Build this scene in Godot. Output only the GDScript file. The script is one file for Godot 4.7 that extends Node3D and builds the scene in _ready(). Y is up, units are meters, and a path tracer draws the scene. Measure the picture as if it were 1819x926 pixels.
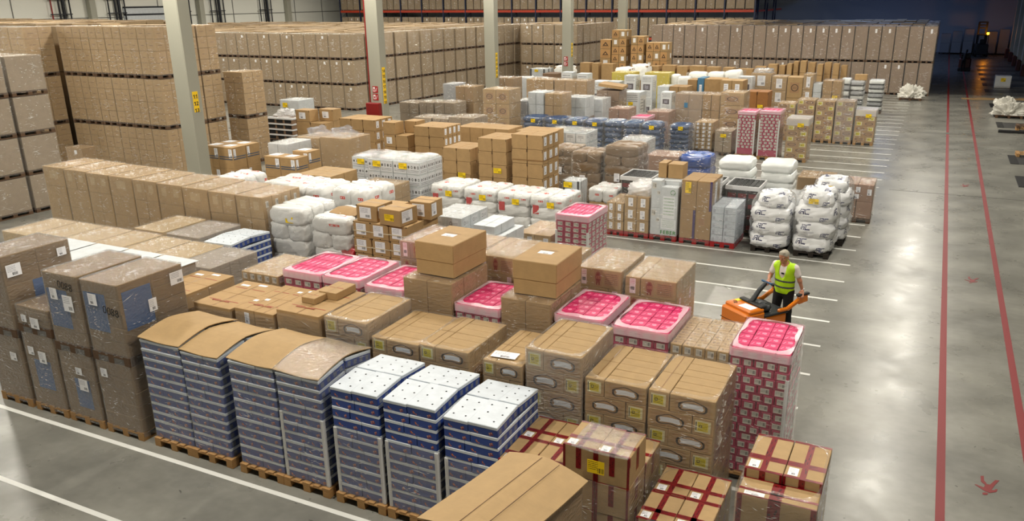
extends Node3D
# A logistics warehouse seen from a gallery: bays of wrapped pallets, block stacks behind, an open aisle on the right.

var M := {}
var cache := {}
var names := {}
var rng := RandomNumberGenerator.new()
var gap := 0.006
var font: SystemFont
var bold: SystemFont


# ------------------------------------------------------------------ scene nodes
func numbered(called: String) -> String:
	if not names.has(called):
		names[called] = 0
		return called
	names[called] += 1
	return "%s_%03d" % [called, names[called]]


func tag(o: Node3D, label: String, category: String, group := "") -> Node3D:
	o.set_meta("label", label)
	o.set_meta("category", category)
	if group:
		o.set_meta("group", group)
	return o


func thing(called: String, label: String, category: String, at := Vector3.ZERO, turn := 0.0, group := "") -> Node3D:
	var o := Node3D.new()
	o.name = numbered(called)
	add_child(o)
	o.position = at
	o.rotation.y = turn
	tag(o, label, category, group)
	return o


func part(called: String, mesh: Mesh, parent: Node, at := Vector3.ZERO, turn := 0.0, label := "") -> MeshInstance3D:
	var o := MeshInstance3D.new()
	o.name = called
	o.mesh = mesh
	o.position = at
	o.rotation.y = turn
	if label:
		o.set_meta("label", label)
	parent.add_child(o, true)
	return o


func struct(called: String, mesh: Mesh, at := Vector3.ZERO) -> MeshInstance3D:
	var o := part(called, mesh, self, at)
	o.set_meta("kind", "structure")
	return o


# ------------------------------------------------------------------ geometry
func tool() -> SurfaceTool:
	var st := SurfaceTool.new()
	st.begin(Mesh.PRIMITIVE_TRIANGLES)
	return st


func done(st: SurfaceTool, mat: String, into: ArrayMesh = null) -> ArrayMesh:
	st.generate_normals()
	into = st.commit(into)
	into.surface_set_material(into.get_surface_count() - 1, M[mat])
	return into


func tri(st: SurfaceTool, p: Vector3, q: Vector3, r: Vector3, out: Vector3) -> void:
	# front faces run clockwise; the winding is chosen from the outward direction
	st.set_smooth_group(-1)
	if (q - p).cross(r - p).dot(out) > 0.0:
		st.add_vertex(p); st.add_vertex(r); st.add_vertex(q)
	else:
		st.add_vertex(p); st.add_vertex(q); st.add_vertex(r)


func quad(st: SurfaceTool, p: Vector3, q: Vector3, r: Vector3, s: Vector3, out: Vector3) -> void:
	tri(st, p, q, r, out)
	tri(st, p, r, s, out)


func uvquad(st: SurfaceTool, o: Vector3, du: Vector3, dv: Vector3) -> void:
	# o is the lower left corner as one reads it
	var v := [[o, Vector2(0, 1)], [o + du + dv, Vector2(1, 0)], [o + du, Vector2(1, 1)], [o, Vector2(0, 1)], [o + dv, Vector2(0, 0)], [o + du + dv, Vector2(1, 0)]]
	st.set_smooth_group(-1)
	for w in v:
		st.set_uv(w[1])
		st.add_vertex(w[0])


func box(st: SurfaceTool, c: Vector3, size: Vector3, b := 0.0, t := Transform3D()) -> void:
	var h := size / 2.0
	b = minf(b, minf(h.x, minf(h.y, h.z)) * 0.6)
	var ax := [Vector3.RIGHT, Vector3.UP, Vector3.BACK]
	for k in 3:
		var u: Vector3 = ax[(k + 1) % 3]
		var v: Vector3 = ax[(k + 2) % 3]
		var hu := h.dot(u) - b
		var hv := h.dot(v) - b
		for s in [-1.0, 1.0]:
			var n: Vector3 = ax[k] * s
			var m: Vector3 = c + n * h.dot(ax[k])
			quad(st, t * (m - u * hu - v * hv), t * (m + u * hu - v * hv), t * (m + u * hu + v * hv), t * (m - u * hu + v * hv), t.basis * n)
	if b <= 0.0:
		return
	for k in 3:
		var w: Vector3 = ax[k]
		var u: Vector3 = ax[(k + 1) % 3]
		var v: Vector3 = ax[(k + 2) % 3]
		var hw := h.dot(w) - b
		for su in [-1.0, 1.0]:
			for sv in [-1.0, 1.0]:
				var p: Vector3 = c + u * su * h.dot(u) + v * sv * (h.dot(v) - b)
				var q: Vector3 = c + u * su * (h.dot(u) - b) + v * sv * h.dot(v)
				quad(st, t * (p - w * hw), t * (p + w * hw), t * (q + w * hw), t * (q - w * hw), t.basis * (u * su + v * sv))
	for sx in [-1.0, 1.0]:
		for sy in [-1.0, 1.0]:
			for sz in [-1.0, 1.0]:
				var s := Vector3(sx, sy, sz)
				tri(st, t * (c + s * Vector3(h.x, h.y - b, h.z - b)), t * (c + s * Vector3(h.x - b, h.y, h.z - b)), t * (c + s * Vector3(h.x - b, h.y - b, h.z)), t.basis * s)


func boxmesh(size: Vector3, mat: String, b := 0.0) -> ArrayMesh:
	# centred on its base
	var key := "box%s%s%s" % [size, mat, b]
	if not cache.has(key):
		var st := tool()
		box(st, Vector3(0, size.y / 2, 0), size, b)
		cache[key] = done(st, mat)
	return cache[key]


func tube(st: SurfaceTool, p: Vector3, q: Vector3, r0: float, r1: float, n := 8) -> void:
	var d := (q - p).normalized()
	var u := d.cross(Vector3.UP if absf(d.y) < 0.9 else Vector3.RIGHT).normalized()
	var v := d.cross(u)
	for i in n:
		var a := TAU * i / n
		var e := TAU * (i + 1) / n
		var x := u * cos(a) + v * sin(a)
		var y := u * cos(e) + v * sin(e)
		quad(st, p + x * r0, q + x * r1, q + y * r1, p + y * r0, x + y)
		tri(st, p, p + x * r0, p + y * r0, -d)
		tri(st, q, q + x * r1, q + y * r1, d)


func text(into: ArrayMesh, words: String, height: float, t: Transform3D, mat: String, heavy := true, depth := 0.004, wide := 1.0) -> ArrayMesh:
	var key := "text" + words + str(heavy)
	if not cache.has(key):
		var tm := TextMesh.new()
		tm.text = words
		tm.font = bold if heavy else font
		tm.font_size = 32
		tm.pixel_size = 0.03125
		tm.depth = 0.05
		tm.curve_step = 3.0
		cache[key] = tm
	var st := tool()
	var s := height / 0.72
	st.append_from(cache[key], 0, t * Transform3D(Basis.from_scale(Vector3(s * wide, s, depth / 0.05)), Vector3.ZERO))
	into = st.commit(into)
	into.surface_set_material(into.get_surface_count() - 1, M[mat])
	return into


func face_frame(size: Vector3, f: String) -> Array:
	# origin (lower left), u, v, outward; the carton stands on y = 0
	var x := size.x / 2
	var z := size.z / 2
	match f:
		"F": return [Vector3(-x, 0, z), Vector3(size.x, 0, 0), Vector3(0, size.y, 0), Vector3(0, 0, 1)]
		"B": return [Vector3(x, 0, -z), Vector3(-size.x, 0, 0), Vector3(0, size.y, 0), Vector3(0, 0, -1)]
		"R": return [Vector3(x, 0, z), Vector3(0, 0, -size.z), Vector3(0, size.y, 0), Vector3(1, 0, 0)]
		"L": return [Vector3(-x, 0, -z), Vector3(0, 0, size.z), Vector3(0, size.y, 0), Vector3(-1, 0, 0)]
	return [Vector3(-x, size.y, z), Vector3(size.x, 0, 0), Vector3(0, 0, -size.z), Vector3(0, 1, 0)]


func carton(size: Vector3, mat: String, marks := [], b := 0.006) -> ArrayMesh:
	# marks: [face, u0, v0, u1, v1, material]: labels, tape and print that lie on the carton
	size = (size * 500.0).round() / 500.0
	var key := "carton%s%s%s%s" % [size, mat, marks, b]
	if cache.has(key):
		return cache[key]
	var st := tool()
	box(st, Vector3(0, size.y / 2, 0), size, b)
	var mesh := done(st, mat)
	var by := {}
	for k in marks:
		var fr := face_frame(size, k[0])
		if not by.has(k[5]):
			by[k[5]] = tool()
		var lift: float = 0.0016 + 0.0004 * by.size()
		uvquad(by[k[5]], fr[0] + fr[1] * k[1] + fr[2] * k[2] + fr[3] * lift, fr[1] * (k[3] - k[1]), fr[2] * (k[4] - k[2]))
	for m in by:
		mesh = done(by[m], m, mesh)
	cache[key] = mesh
	return mesh


func film_mesh(size: Vector3, mat: String, tight := 0.012, open_top := false, hole := 0.8) -> ArrayMesh:
	# a wrapped skin: sides and top, a little slack, corners rounded
	var folded := size.y > 0.3
	var pick := rng.randi() % 3 if folded else 0
	var key := "film%s%s%s%s%s%s%.3f" % [(size * 50).round(), mat, tight, open_top, hole, pick, gap]
	if cache.has(key):
		return cache[key]
	var st := tool()
	var n := 4
	var w := size.x / 2 + tight
	var d := size.z / 2 + tight
	var ring := []
	for c in [Vector2(1, 1), Vector2(1, -1), Vector2(-1, -1), Vector2(-1, 1)]:
		var first := Vector2(c.x * w, c.y * (d - 0.03))
		var second := Vector2(c.x * (w - 0.03), c.y * d)
		if c.x * c.y < 0:
			ring.append_array([second, first])
		else:
			ring.append_array([first, second])
	# ring order: front right, right back, back left, left front
	ring = [Vector2(w - 0.03, d), Vector2(w, d - 0.03), Vector2(w, -d + 0.03), Vector2(w - 0.03, -d), Vector2(-w + 0.03, -d), Vector2(-w, -d + 0.03), Vector2(-w, d - 0.03), Vector2(-w + 0.03, d)]
	var ys := [0.0, size.y * 0.33, size.y * 0.66, size.y + tight]
	for i in ring.size():
		var p: Vector2 = ring[i]
		var q: Vector2 = ring[(i + 1) % ring.size()]
		var out := Vector3(p.x + q.x, 0, p.y + q.y)
		for k in ys.size() - 1:
			quad(st, Vector3(p.x, ys[k], p.y), Vector3(q.x, ys[k], q.y), Vector3(q.x, ys[k + 1], q.y), Vector3(p.x, ys[k + 1], p.y), out)
	var y: float = size.y + tight
	if open_top:
		# a collar folded over the top, its opening rounded
		var m := 32
		for i in m:
			var a := TAU * i / m
			var e := TAU * (i + 1) / m
			var o1 := squarish(a, w - 0.01, d - 0.01, 12.0)
			var o2 := squarish(e, w - 0.01, d - 0.01, 12.0)
			var r := hole + (1.0 - hole) * (0.3 * sin(a * 3.0) + 0.25 * sin(a * 7.0 + size.x * 40.0))
			var r2 := hole + (1.0 - hole) * (0.3 * sin(e * 3.0) + 0.25 * sin(e * 7.0 + size.x * 40.0))
			var i1 := squarish(a, w * r, d * r, 5.0)
			var i2 := squarish(e, w * r2, d * r2, 5.0)
			quad(st, Vector3(o1.x, y, o1.y), Vector3(o2.x, y, o2.y), Vector3(i2.x, y + 0.012, i2.y), Vector3(i1.x, y + 0.012, i1.y), Vector3.UP)
	else:
		for i in range(1, ring.size() - 1):
			tri(st, Vector3(ring[0].x, y, ring[0].y), Vector3(ring[i].x, y, ring[i].y), Vector3(ring[i + 1].x, y, ring[i + 1].y), Vector3.UP)
	var skin := done(st, mat)
	if folded:
		skin = done(glint_folds(Vector3(w, y, d), open_top, hole, pick), "film_glint_fold", skin)
	cache[key] = skin
	return skin


func glint_folds(half: Vector3, open_top: bool, hole: float, seed_: int) -> SurfaceTool:
	# little ridges bunched in the film, whitened to paint its bright glints
	var r := RandomNumberGenerator.new()
	r.seed = seed_ * 31 + int(half.x * 100) + int(half.y * 37)
	var st := tool()
	var far := gap / 0.006
	for side in 4:
		# front, right, left, top
		var u: Vector3 = [Vector3.RIGHT, Vector3(0, 0, -1), Vector3(0, 0, 1), Vector3.RIGHT][side]
		var v: Vector3 = [Vector3.UP, Vector3.UP, Vector3.UP, Vector3(0, 0, -1)][side]
		var n: Vector3 = [Vector3(0, 0, 1), Vector3.RIGHT, Vector3.LEFT, Vector3.UP][side]
		var c: Vector3 = [Vector3(0, half.y / 2, half.z), Vector3(half.x, half.y / 2, 0), Vector3(-half.x, half.y / 2, 0), Vector3(0, half.y, 0)][side]
		var hu: float = [half.x, half.z, half.z, half.x][side] - 0.03
		var hv: float = [half.y / 2, half.y / 2, half.y / 2, half.z][side] - 0.02
		var count := int(hu * hv * 4.0 * (52.0 if side == 3 else 38.0) / sqrt(far))
		var knot := Vector2(r.randf_range(-0.6, 0.6), r.randf_range(-0.6, 0.6))
		for k in count:
			var at := Vector2(r.randf_range(-1, 1), r.randf_range(-1, 1))
			if r.randf() < 0.55:
				at = (knot + Vector2(r.randfn(0, 0.16), r.randfn(0, 0.3))).clamp(-Vector2.ONE, Vector2.ONE)
			if side == 3 and open_top and absf(at.x) < hole and absf(at.y) < hole:
				continue
			at *= Vector2(hu, hv)
			var a := r.randf_range(-0.5, 0.35) if side < 3 else r.randf_range(-PI, PI)
			var length := r.randf_range(0.01, 0.045) * sqrt(far) * (3.0 if r.randf() < 0.08 else 1.0)
			var dir := Vector2(cos(a), sin(a)) * length
			var e0 := (at - dir).clamp(Vector2(-hu, -hv), Vector2(hu, hv))
			var e1 := (at + dir).clamp(Vector2(-hu, -hv), Vector2(hu, hv))
			var across := Vector2(-sin(a), cos(a)) * r.randf_range(0.0018, 0.0036) * pow(far, 0.75)
			var mid := (e0 + e1) / 2.0 + across * r.randf_range(-1.5, 1.5)
			var p := c + u * e0.x + v * e0.y
			var q := c + u * e1.x + v * e1.y
			var m0 := c + u * (mid.x - across.x) + v * (mid.y - across.y)
			var m1 := c + u * (mid.x + across.x) + v * (mid.y + across.y)
			var ridge := c + u * mid.x + v * mid.y + n * across.length() * 0.8
			tri(st, p, m0, ridge, n - (u * across.x + v * across.y) * 0.2)
			tri(st, q, m0, ridge, n - (u * across.x + v * across.y) * 0.2)
			tri(st, p, m1, ridge, n + (u * across.x + v * across.y) * 0.2)
			tri(st, q, m1, ridge, n + (u * across.x + v * across.y) * 0.2)
	return st


func squarish(a: float, w: float, d: float, e: float) -> Vector2:
	var c := cos(a)
	var s := sin(a)
	var k := pow(pow(absf(c), e) + pow(absf(s), e), -1.0 / e)
	return Vector2(c * k * w, s * k * d)


func soft(size: Vector3, mat: String, form := 0, puff := 5.0, dent := 0.02, n := 8) -> ArrayMesh:
	# a filled sack or a bundle: a rounded block whose faces swell and crease; uv per face
	var key := "soft%s%s%s%s%s" % [(size * 50).round(), mat, form, puff, dent]
	if cache.has(key):
		return cache[key]
	var noise := FastNoiseLite.new()
	noise.seed = form + 3
	noise.frequency = 2.2
	noise.fractal_octaves = 3
	var st := tool()
	var fr := [[Vector3(0, 0, 1), Vector3.RIGHT, Vector3.UP], [Vector3(0, 0, -1), Vector3.LEFT, Vector3.UP], [Vector3.RIGHT, Vector3(0, 0, -1), Vector3.UP], [Vector3.LEFT, Vector3(0, 0, 1), Vector3.UP], [Vector3.UP, Vector3.RIGHT, Vector3(0, 0, -1)], [Vector3.DOWN, Vector3.RIGHT, Vector3(0, 0, 1)]]
	for f in fr:
		var g := []
		for j in n + 1:
			for i in n + 1:
				var c: Vector3 = f[0] + f[1] * (2.0 * i / n - 1.0) + f[2] * (2.0 * j / n - 1.0)
				var k := pow(pow(absf(c.x), puff) + pow(absf(c.y), puff * 0.6) + pow(absf(c.z), puff), -1.0 / puff)
				k = minf(k, 1.0)
				var p := c * Vector3(k, 1.0 if absf(c.y) < 0.01 else pow(k, 1.2), k)
				var at := p * size / 2.0
				at += p.normalized() * noise.get_noise_3dv(at * 4.0 + Vector3(form * 7.0, 0, 0)) * dent * 2.0
				g.append([at + Vector3(0, size.y / 2, 0), Vector2(1.0 * i / n, 1.0 - 1.0 * j / n)])
		st.set_smooth_group(1)
		for j in n:
			for i in n:
				for w in [[0, 1, 3], [0, 3, 2]]:
					var v := [g[j * (n + 1) + i], g[j * (n + 1) + i + 1], g[(j + 1) * (n + 1) + i], g[(j + 1) * (n + 1) + i + 1]]
					for q in [w[0], w[2], w[1]]:
						st.set_uv(v[q][1])
						st.add_vertex(v[q][0])
	cache[key] = done(st, mat)
	return cache[key]


func heap_mesh(size: Vector3, mat: String, form: int, dent := 0.3, n := 22) -> ArrayMesh:
	# crumpled sheet piled up: a dome full of sharp folds
	var noise := FastNoiseLite.new()
	noise.noise_type = FastNoiseLite.TYPE_CELLULAR
	noise.seed = form
	noise.frequency = 1.0
	noise.cellular_return_type = FastNoiseLite.RETURN_DISTANCE
	var big := FastNoiseLite.new()
	big.seed = form + 9
	big.frequency = 0.6
	var g := []
	for j in n + 1:
		for i in 2 * n:
			var a := PI * i / n
			var e := PI / 2 * j / n
			var d := Vector3(cos(a) * cos(e), sin(e), sin(a) * cos(e))
			var r := 0.72 + 0.55 * big.get_noise_3dv(d * 2.2) - dent * 0.55 * (0.6 + noise.get_noise_3dv(d * 3.2)) - dent * 0.16 * noise.get_noise_3dv(d * 9.0)
			g.append(Vector3(0, 0.01, 0) + d * r * Vector3(size.x / 2, size.y, size.z / 2))
	var st := tool()
	for j in n:
		for i in 2 * n:
			var p: Vector3 = g[j * 2 * n + i]
			var q: Vector3 = g[j * 2 * n + (i + 1) % (2 * n)]
			var r: Vector3 = g[(j + 1) * 2 * n + (i + 1) % (2 * n)]
			var s: Vector3 = g[(j + 1) * 2 * n + i]
			quad(st, p, q, r, s, (p + r) * 0.5 + Vector3(0, 0.02, 0))
	return done(st, mat)


# ------------------------------------------------------------------ materials
func mat(called: String, color: Color, rough := 0.7, extra := {}) -> StandardMaterial3D:
	var m := StandardMaterial3D.new()
	m.resource_name = called
	m.albedo_color = color
	m.roughness = rough
	for k in extra:
		m.set(k, extra[k])
	M[called] = m
	return m


func noise_image(side: int, fn: Callable) -> Image:
	var im := Image.create(side, side, false, Image.FORMAT_RGB8)
	for y in side:
		for x in side:
			im.set_pixel(x, y, fn.call(x, y))
	return im


func wave(seed_: int, freq: float, octaves := 4) -> FastNoiseLite:
	var n := FastNoiseLite.new()
	n.seed = seed_
	n.frequency = freq
	n.fractal_octaves = octaves
	return n


func tex(im: Image) -> ImageTexture:
	return ImageTexture.create_from_image(im)


func seamless(n: FastNoiseLite, side: int) -> Image:
	return n.get_seamless_image(side, side, false, false, 0.2, true)


func scribble(im: Image, x0: int, y0: int, x1: int, rows: int, step: int, c: Color, r: RandomNumberGenerator) -> void:
	# lines of small print: broken strokes too small to read
	for k in rows:
		var x := x0
		while x < x1:
			var w := r.randi_range(2, 7)
			im.fill_rect(Rect2i(x, y0 + k * step, mini(w, x1 - x), maxi(1, step / 3)), c)
			x += w + r.randi_range(1, 3)


func barcode(im: Image, x0: int, y0: int, w: int, h: int, r: RandomNumberGenerator) -> void:
	var x := x0
	while x < x0 + w:
		var k := r.randi_range(1, 3)
		im.fill_rect(Rect2i(x, y0, k, h), Color(0.08, 0.08, 0.1))
		x += k + r.randi_range(1, 3)


func sheet(w: int, h: int, c: Color) -> Image:
	var im := Image.create(w, h, false, Image.FORMAT_RGB8)
	im.fill(c)
	return im


func disc(im: Image, cx: float, cy: float, r: float, c: Color, inner := 0.0) -> void:
	for y in range(maxi(0, int(cy - r)), mini(im.get_height(), int(cy + r) + 1)):
		for x in range(maxi(0, int(cx - r)), mini(im.get_width(), int(cx + r) + 1)):
			var d := Vector2(x - cx, y - cy).length()
			if d <= r and d >= inner:
				im.set_pixel(x, y, c)


func printed(called: String, im: Image, rough := 0.6) -> void:
	mat(called, Color.WHITE, rough, {"albedo_texture": tex(im)})


func block_letters(im: Image, words: String, x: int, y: int, h: int, c: Color) -> void:
	# stencil letters drawn as strokes on a 5 by 7 grid
	var glyph := {"I": [31, 4, 4, 4, 4, 4, 31], "R": [30, 17, 17, 30, 20, 18, 17], "C": [15, 16, 16, 16, 16, 16, 15], "0": [14, 17, 17, 17, 17, 17, 14], "3": [30, 1, 1, 14, 1, 1, 30], "8": [14, 17, 17, 14, 17, 17, 14], "1": [4, 12, 4, 4, 4, 4, 14], "V": [17, 17, 17, 17, 10, 10, 4], "D": [30, 17, 17, 17, 17, 17, 30], "A": [4, 10, 17, 17, 31, 17, 17], "L": [16, 16, 16, 16, 16, 16, 31]}
	var s := h / 7.0
	for n in words.length():
		var rows: Array = glyph[words[n]]
		for j in 7:
			for i in 5:
				if rows[j] & (16 >> i):
					im.fill_rect(Rect2i(x + int((n * 6 + i) * s * 1.25), y + int(j * s), ceili(s * 1.25), ceili(s)), c)


func brand(im: Image, x: int, y: int, h: int, c: Color) -> void:
	# the sacks' three wide letters, I R C, in thick square strokes that lean a little
	var t := h / 5
	var w := h
	var marks := [[0, 0, t, h], [t + t / 2, 0, w - t, t], [w - t / 2, t, t, h / 2 - t], [t * 2, h / 2 - t / 2, w - t * 2, t], [t + t / 2, h / 2, t, h / 2], [w - t, h / 2 + t / 2, t + t / 2, h / 2 - t / 2], [w + t, 0, w, t], [w + t, 0, t, h], [w + t, h - t, w, t]]
	for m in marks:
		for j in m[3]:
			im.fill_rect(Rect2i(x + m[0] + (h - m[1] - j) / 6, y + m[1] + j, m[2], 1), c)


func make_materials() -> void:
	var r := RandomNumberGenerator.new()
	r.seed = 77
	font = SystemFont.new()
	font.font_names = PackedStringArray(["Droid Sans"])
	bold = SystemFont.new()
	bold.font_names = PackedStringArray(["Droid Sans"])
	bold.font_weight = 700
	# paper grain shared by every carton: fine fibres, corrugation, slow blotches
	var fine := wave(1, 0.11, 3)
	var slow := wave(2, 0.018, 3)
	var paper := tex(noise_image(256, func(x, y):
		var v: float = 0.94 + 0.025 * fine.get_noise_2d(x * 0.3, y * 2.0) + 0.04 * slow.get_noise_2d(x, y) + 0.012 * sin(y * 1.57)
		return Color(v, v, v)))
	var kraft := {"albedo_texture": paper, "uv1_triplanar": true, "uv1_world_triplanar": true, "uv1_scale": Vector3.ONE * 0.9}
	# wrinkled stretch film: long slanting creases over fine ripples
	var crease := wave(11, 0.016, 3)
	crease.fractal_type = FastNoiseLite.FRACTAL_RIDGED
	var wr := seamless(crease, 512)
	wr.convert(Image.FORMAT_L8)
	var wr2 := wr.duplicate()
	var rip := seamless(wave(12, 0.06, 2), 512)
	rip.convert(Image.FORMAT_L8)
	for y in 512:
		for x in 512:
			var v: float = 0.75 * wr2.get_pixel((x + y / 2) % 512, (y * 2) % 512).r + 0.25 * rip.get_pixel(x, (y * 2) % 512).r
			wr.set_pixel(x, y, Color(v, v, v))
	wr.bump_map_to_normal_map(14.0)
	var creases := {"normal_enabled": true, "normal_texture": tex(wr), "normal_scale": 0.55, "uv1_triplanar": true, "uv1_world_triplanar": true, "uv1_scale": Vector3(0.75, 0.75, 0.75)}
	var film := func(called: String, c: Color, rough: float, more := {}):
		var e: Dictionary = creases.duplicate()
		e.merge({"transparency": BaseMaterial3D.TRANSPARENCY_ALPHA}, true)
		e.merge(more, true)
		mat(called, c, rough, e)
	film.call("film_clear", Color(0.9, 0.9, 0.88, 0.07), 0.1)
	film.call("film_hazy", Color(0.78, 0.78, 0.78, 0.22), 0.18)
	film.call("film_grey", Color(0.54, 0.53, 0.52, 0.32), 0.14)
	film.call("film_haze_thin", Color(0.8, 0.8, 0.8, 0.12), 0.12)
	mat("film_glint_fold", Color(0.97, 0.96, 0.93), 0.12, {"transparency": BaseMaterial3D.TRANSPARENCY_ALPHA, "metallic_specular": 0.7, "backlight_enabled": true, "backlight": Color(0.6, 0.6, 0.6)})  # milky white that stands in for lamp glints on the film ridges
	M["film_glint_fold"].albedo_color.a = 0.8
	film.call("film_milky", Color(0.93, 0.93, 0.93, 0.4), 0.2, {"normal_scale": 0.35, "uv1_scale": Vector3.ONE * 1.6})
	film.call("film_pinkish", Color(0.95, 0.84, 0.88, 0.5), 0.2, {"normal_scale": 0.3, "uv1_scale": Vector3.ONE * 1.6})
	film.call("film_blue", Color(0.8, 0.86, 0.95, 0.13), 0.1, {"normal_scale": 1.6})
	film.call("film_yellow", Color(0.88, 0.82, 0.3, 0.5), 0.2)
	var coat := creases.duplicate()
	var gl := kraft.duplicate()
	gl.merge({"normal_enabled": true, "normal_texture": creases.normal_texture, "normal_scale": 0.0, "clearcoat_enabled": true, "clearcoat": 0.3, "clearcoat_roughness": 0.2}, true)
	for k in [["kraft", 0.68, 0.56, 0.385], ["kraft_dark", 0.5, 0.39, 0.29], ["kraft_plain", 0.63, 0.505, 0.335], ["kraft_gold", 0.68, 0.55, 0.37], ["kraft_pale", 0.74, 0.64, 0.48], ["kraft_grey", 0.6, 0.53, 0.44], ["kraft_pink", 0.64, 0.51, 0.43], ["kraft_wall", 0.6, 0.51, 0.38], ["kraft_far", 0.55, 0.46, 0.37], ["kraft_orange", 0.6, 0.4, 0.2]]:
		mat(k[0], Color(k[1], k[2], k[3]), 0.75, kraft)
	mat("white_board", Color(0.8, 0.82, 0.83), 0.6, kraft)
	mat("white_glossy", Color(0.84, 0.85, 0.86), 0.3, kraft)
	mat("grey_board", Color(0.7, 0.71, 0.72), 0.5, kraft)
	mat("pink_board", Color(0.8, 0.15, 0.39), 0.55, kraft)
	mat("pink_dark", Color(0.66, 0.12, 0.3), 0.55, kraft)
	mat("tan_board", Color(0.68, 0.56, 0.38), 0.7, kraft)
	mat("tray_blue", Color(0.15, 0.26, 0.53), 0.5, kraft)
	mat("tray_white", Color(0.82, 0.85, 0.88), 0.5, kraft)
	mat("tape_brown", Color(0.52, 0.38, 0.22), 0.35)
	mat("seam_dark", Color(0.25, 0.17, 0.09), 0.9)
	mat("hole_black", Color(0.03, 0.03, 0.03), 0.9)
	mat("strap_grey", Color(0.3, 0.33, 0.38), 0.4)
	mat("twine_white", Color(0.85, 0.8, 0.68), 0.7)
	mat("ink_black", Color(0.05, 0.05, 0.06), 0.6)
	mat("ink_red", Color(0.55, 0.16, 0.08), 0.6)
	mat("ink_green", Color(0.16, 0.5, 0.14), 0.6)
	mat("ink_navy", Color(0.05, 0.08, 0.3), 0.5)
	mat("ink_pink", Color(0.95, 0.72, 0.8), 0.6)
	mat("ink_white", Color(0.9, 0.9, 0.9), 0.6)
	mat("paper_white", Color(0.9, 0.9, 0.9), 0.6)
	mat("paper_yellow", Color(0.93, 0.8, 0.02), 0.5)
	mat("paper_yellow_big", Color(0.95, 0.78, 0.02), 0.5)
	mat("patch_grey", Color(0.72, 0.74, 0.77), 0.5)
	mat("purple_tape", Color(0.22, 0.15, 0.36), 0.4)
	mat("blue_patch", Color(0.2, 0.42, 0.68), 0.5)
	mat("blue_box", Color(0.25, 0.45, 0.58), 0.5)
	mat("post_white", Color(0.8, 0.8, 0.8), 0.4)
	mat("plastic_black", Color(0.025, 0.027, 0.03), 0.3)
	mat("bottle_dark", Color(0.09, 0.04, 0.03), 0.25)
	mat("cap_black", Color(0.03, 0.035, 0.035), 0.5)
	mat("wood", Color(0.66, 0.5, 0.3), 0.75, kraft)
	mat("wood_dark", Color(0.36, 0.26, 0.17), 0.8, kraft)
	mat("red_wood", Color(0.6, 0.06, 0.07), 0.6, kraft)
	mat("brown_black", Color(0.12, 0.09, 0.06), 0.9)  # near-black brown for a few pallets and the truck seam
	var sackfold := {"normal_enabled": true, "normal_texture": creases.normal_texture, "normal_scale": 0.16, "uv1_triplanar": true, "uv1_scale": Vector3.ONE * 0.9}
	mat("sack_white", Color(0.82, 0.82, 0.81), 0.32, sackfold)
	mat("sack_smooth", Color(0.86, 0.87, 0.86), 0.3)
	mat("panel_red", Color(0.72, 0.1, 0.12), 0.4)
	mat("sack_navy", Color(0.2, 0.28, 0.41), 0.25, sackfold)
	mat("sack_blue", Color(0.18, 0.3, 0.58), 0.2, sackfold)
	mat("sack_brown", Color(0.46, 0.38, 0.29), 0.3, sackfold)
	mat("sack_red", Color(0.6, 0.05, 0.08), 0.35, sackfold)
	mat("waste_white", Color(0.85, 0.84, 0.8), 0.3, {"backlight_enabled": true, "backlight": Color(0.4, 0.4, 0.38)})
	mat("cloth_white", Color(0.9, 0.9, 0.88), 0.5)
	mat("paint", Color(0.6, 0.595, 0.54), 0.55)
	mat("wall_paint", Color(0.86, 0.86, 0.82), 0.6)
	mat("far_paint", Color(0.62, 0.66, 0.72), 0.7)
	mat("dock_paint", Color(0.42, 0.42, 0.4), 0.6)
	mat("steel_dark", Color(0.12, 0.13, 0.15), 0.45, {"metallic": 0.4})
	mat("rack_blue", Color(0.08, 0.13, 0.25), 0.45)
	mat("rack_orange", Color(0.7, 0.2, 0.08), 0.5)
	mat("pipe_red", Color(0.5, 0.06, 0.06), 0.4)
	mat("line_white", Color(0.85, 0.85, 0.83), 0.4)
	mat("line_red", Color(0.47, 0.12, 0.13), 0.6)
	mat("pale_far", Color(0.5, 0.52, 0.55), 0.5)
	mat("symbol_red", Color(0.45, 0.05, 0.05), 0.45)
	mat("joint_dark", Color(0.2, 0.2, 0.19), 0.8)
	mat("plate_dark", Color(0.13, 0.13, 0.13), 0.5, {"metallic": 0.3})
	mat("plate_grey", Color(0.25, 0.25, 0.25), 0.45, {"metallic": 0.3})
	mat("truck_orange", Color(0.8, 0.43, 0.04), 0.3, {"clearcoat_enabled": true, "clearcoat": 0.5, "clearcoat_roughness": 0.15})
	mat("rubber", Color(0.04, 0.045, 0.05), 0.6)
	mat("truck_grey", Color(0.1, 0.12, 0.13), 0.5)
	mat("truck_blue", Color(0.1, 0.3, 0.45), 0.5)
	mat("red_dark", Color(0.25, 0.03, 0.03), 0.5)
	mat("skin", Color(0.7, 0.48, 0.37), 0.55, {"subsurf_scatter_enabled": true, "subsurf_scatter_strength": 0.08})
	mat("hair_grey", Color(0.62, 0.59, 0.53), 0.7)
	mat("eye_white", Color(0.85, 0.83, 0.8), 0.3)
	mat("lip", Color(0.5, 0.26, 0.22), 0.5)
	mat("shirt", Color(0.84, 0.8, 0.78), 0.8)
	mat("vest", Color(0.7, 0.88, 0.03), 0.6, {"rim_enabled": true, "rim": 0.3})
	mat("reflector", Color(0.3, 0.32, 0.3), 0.3)
	mat("trouser", Color(0.02, 0.02, 0.025), 0.8)
	mat("lamp_glow", Color(1, 1, 1), 0.5, {"emission_enabled": true, "emission": Color(1.0, 0.94, 0.8), "emission_energy_multiplier": 12.0})
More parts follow.
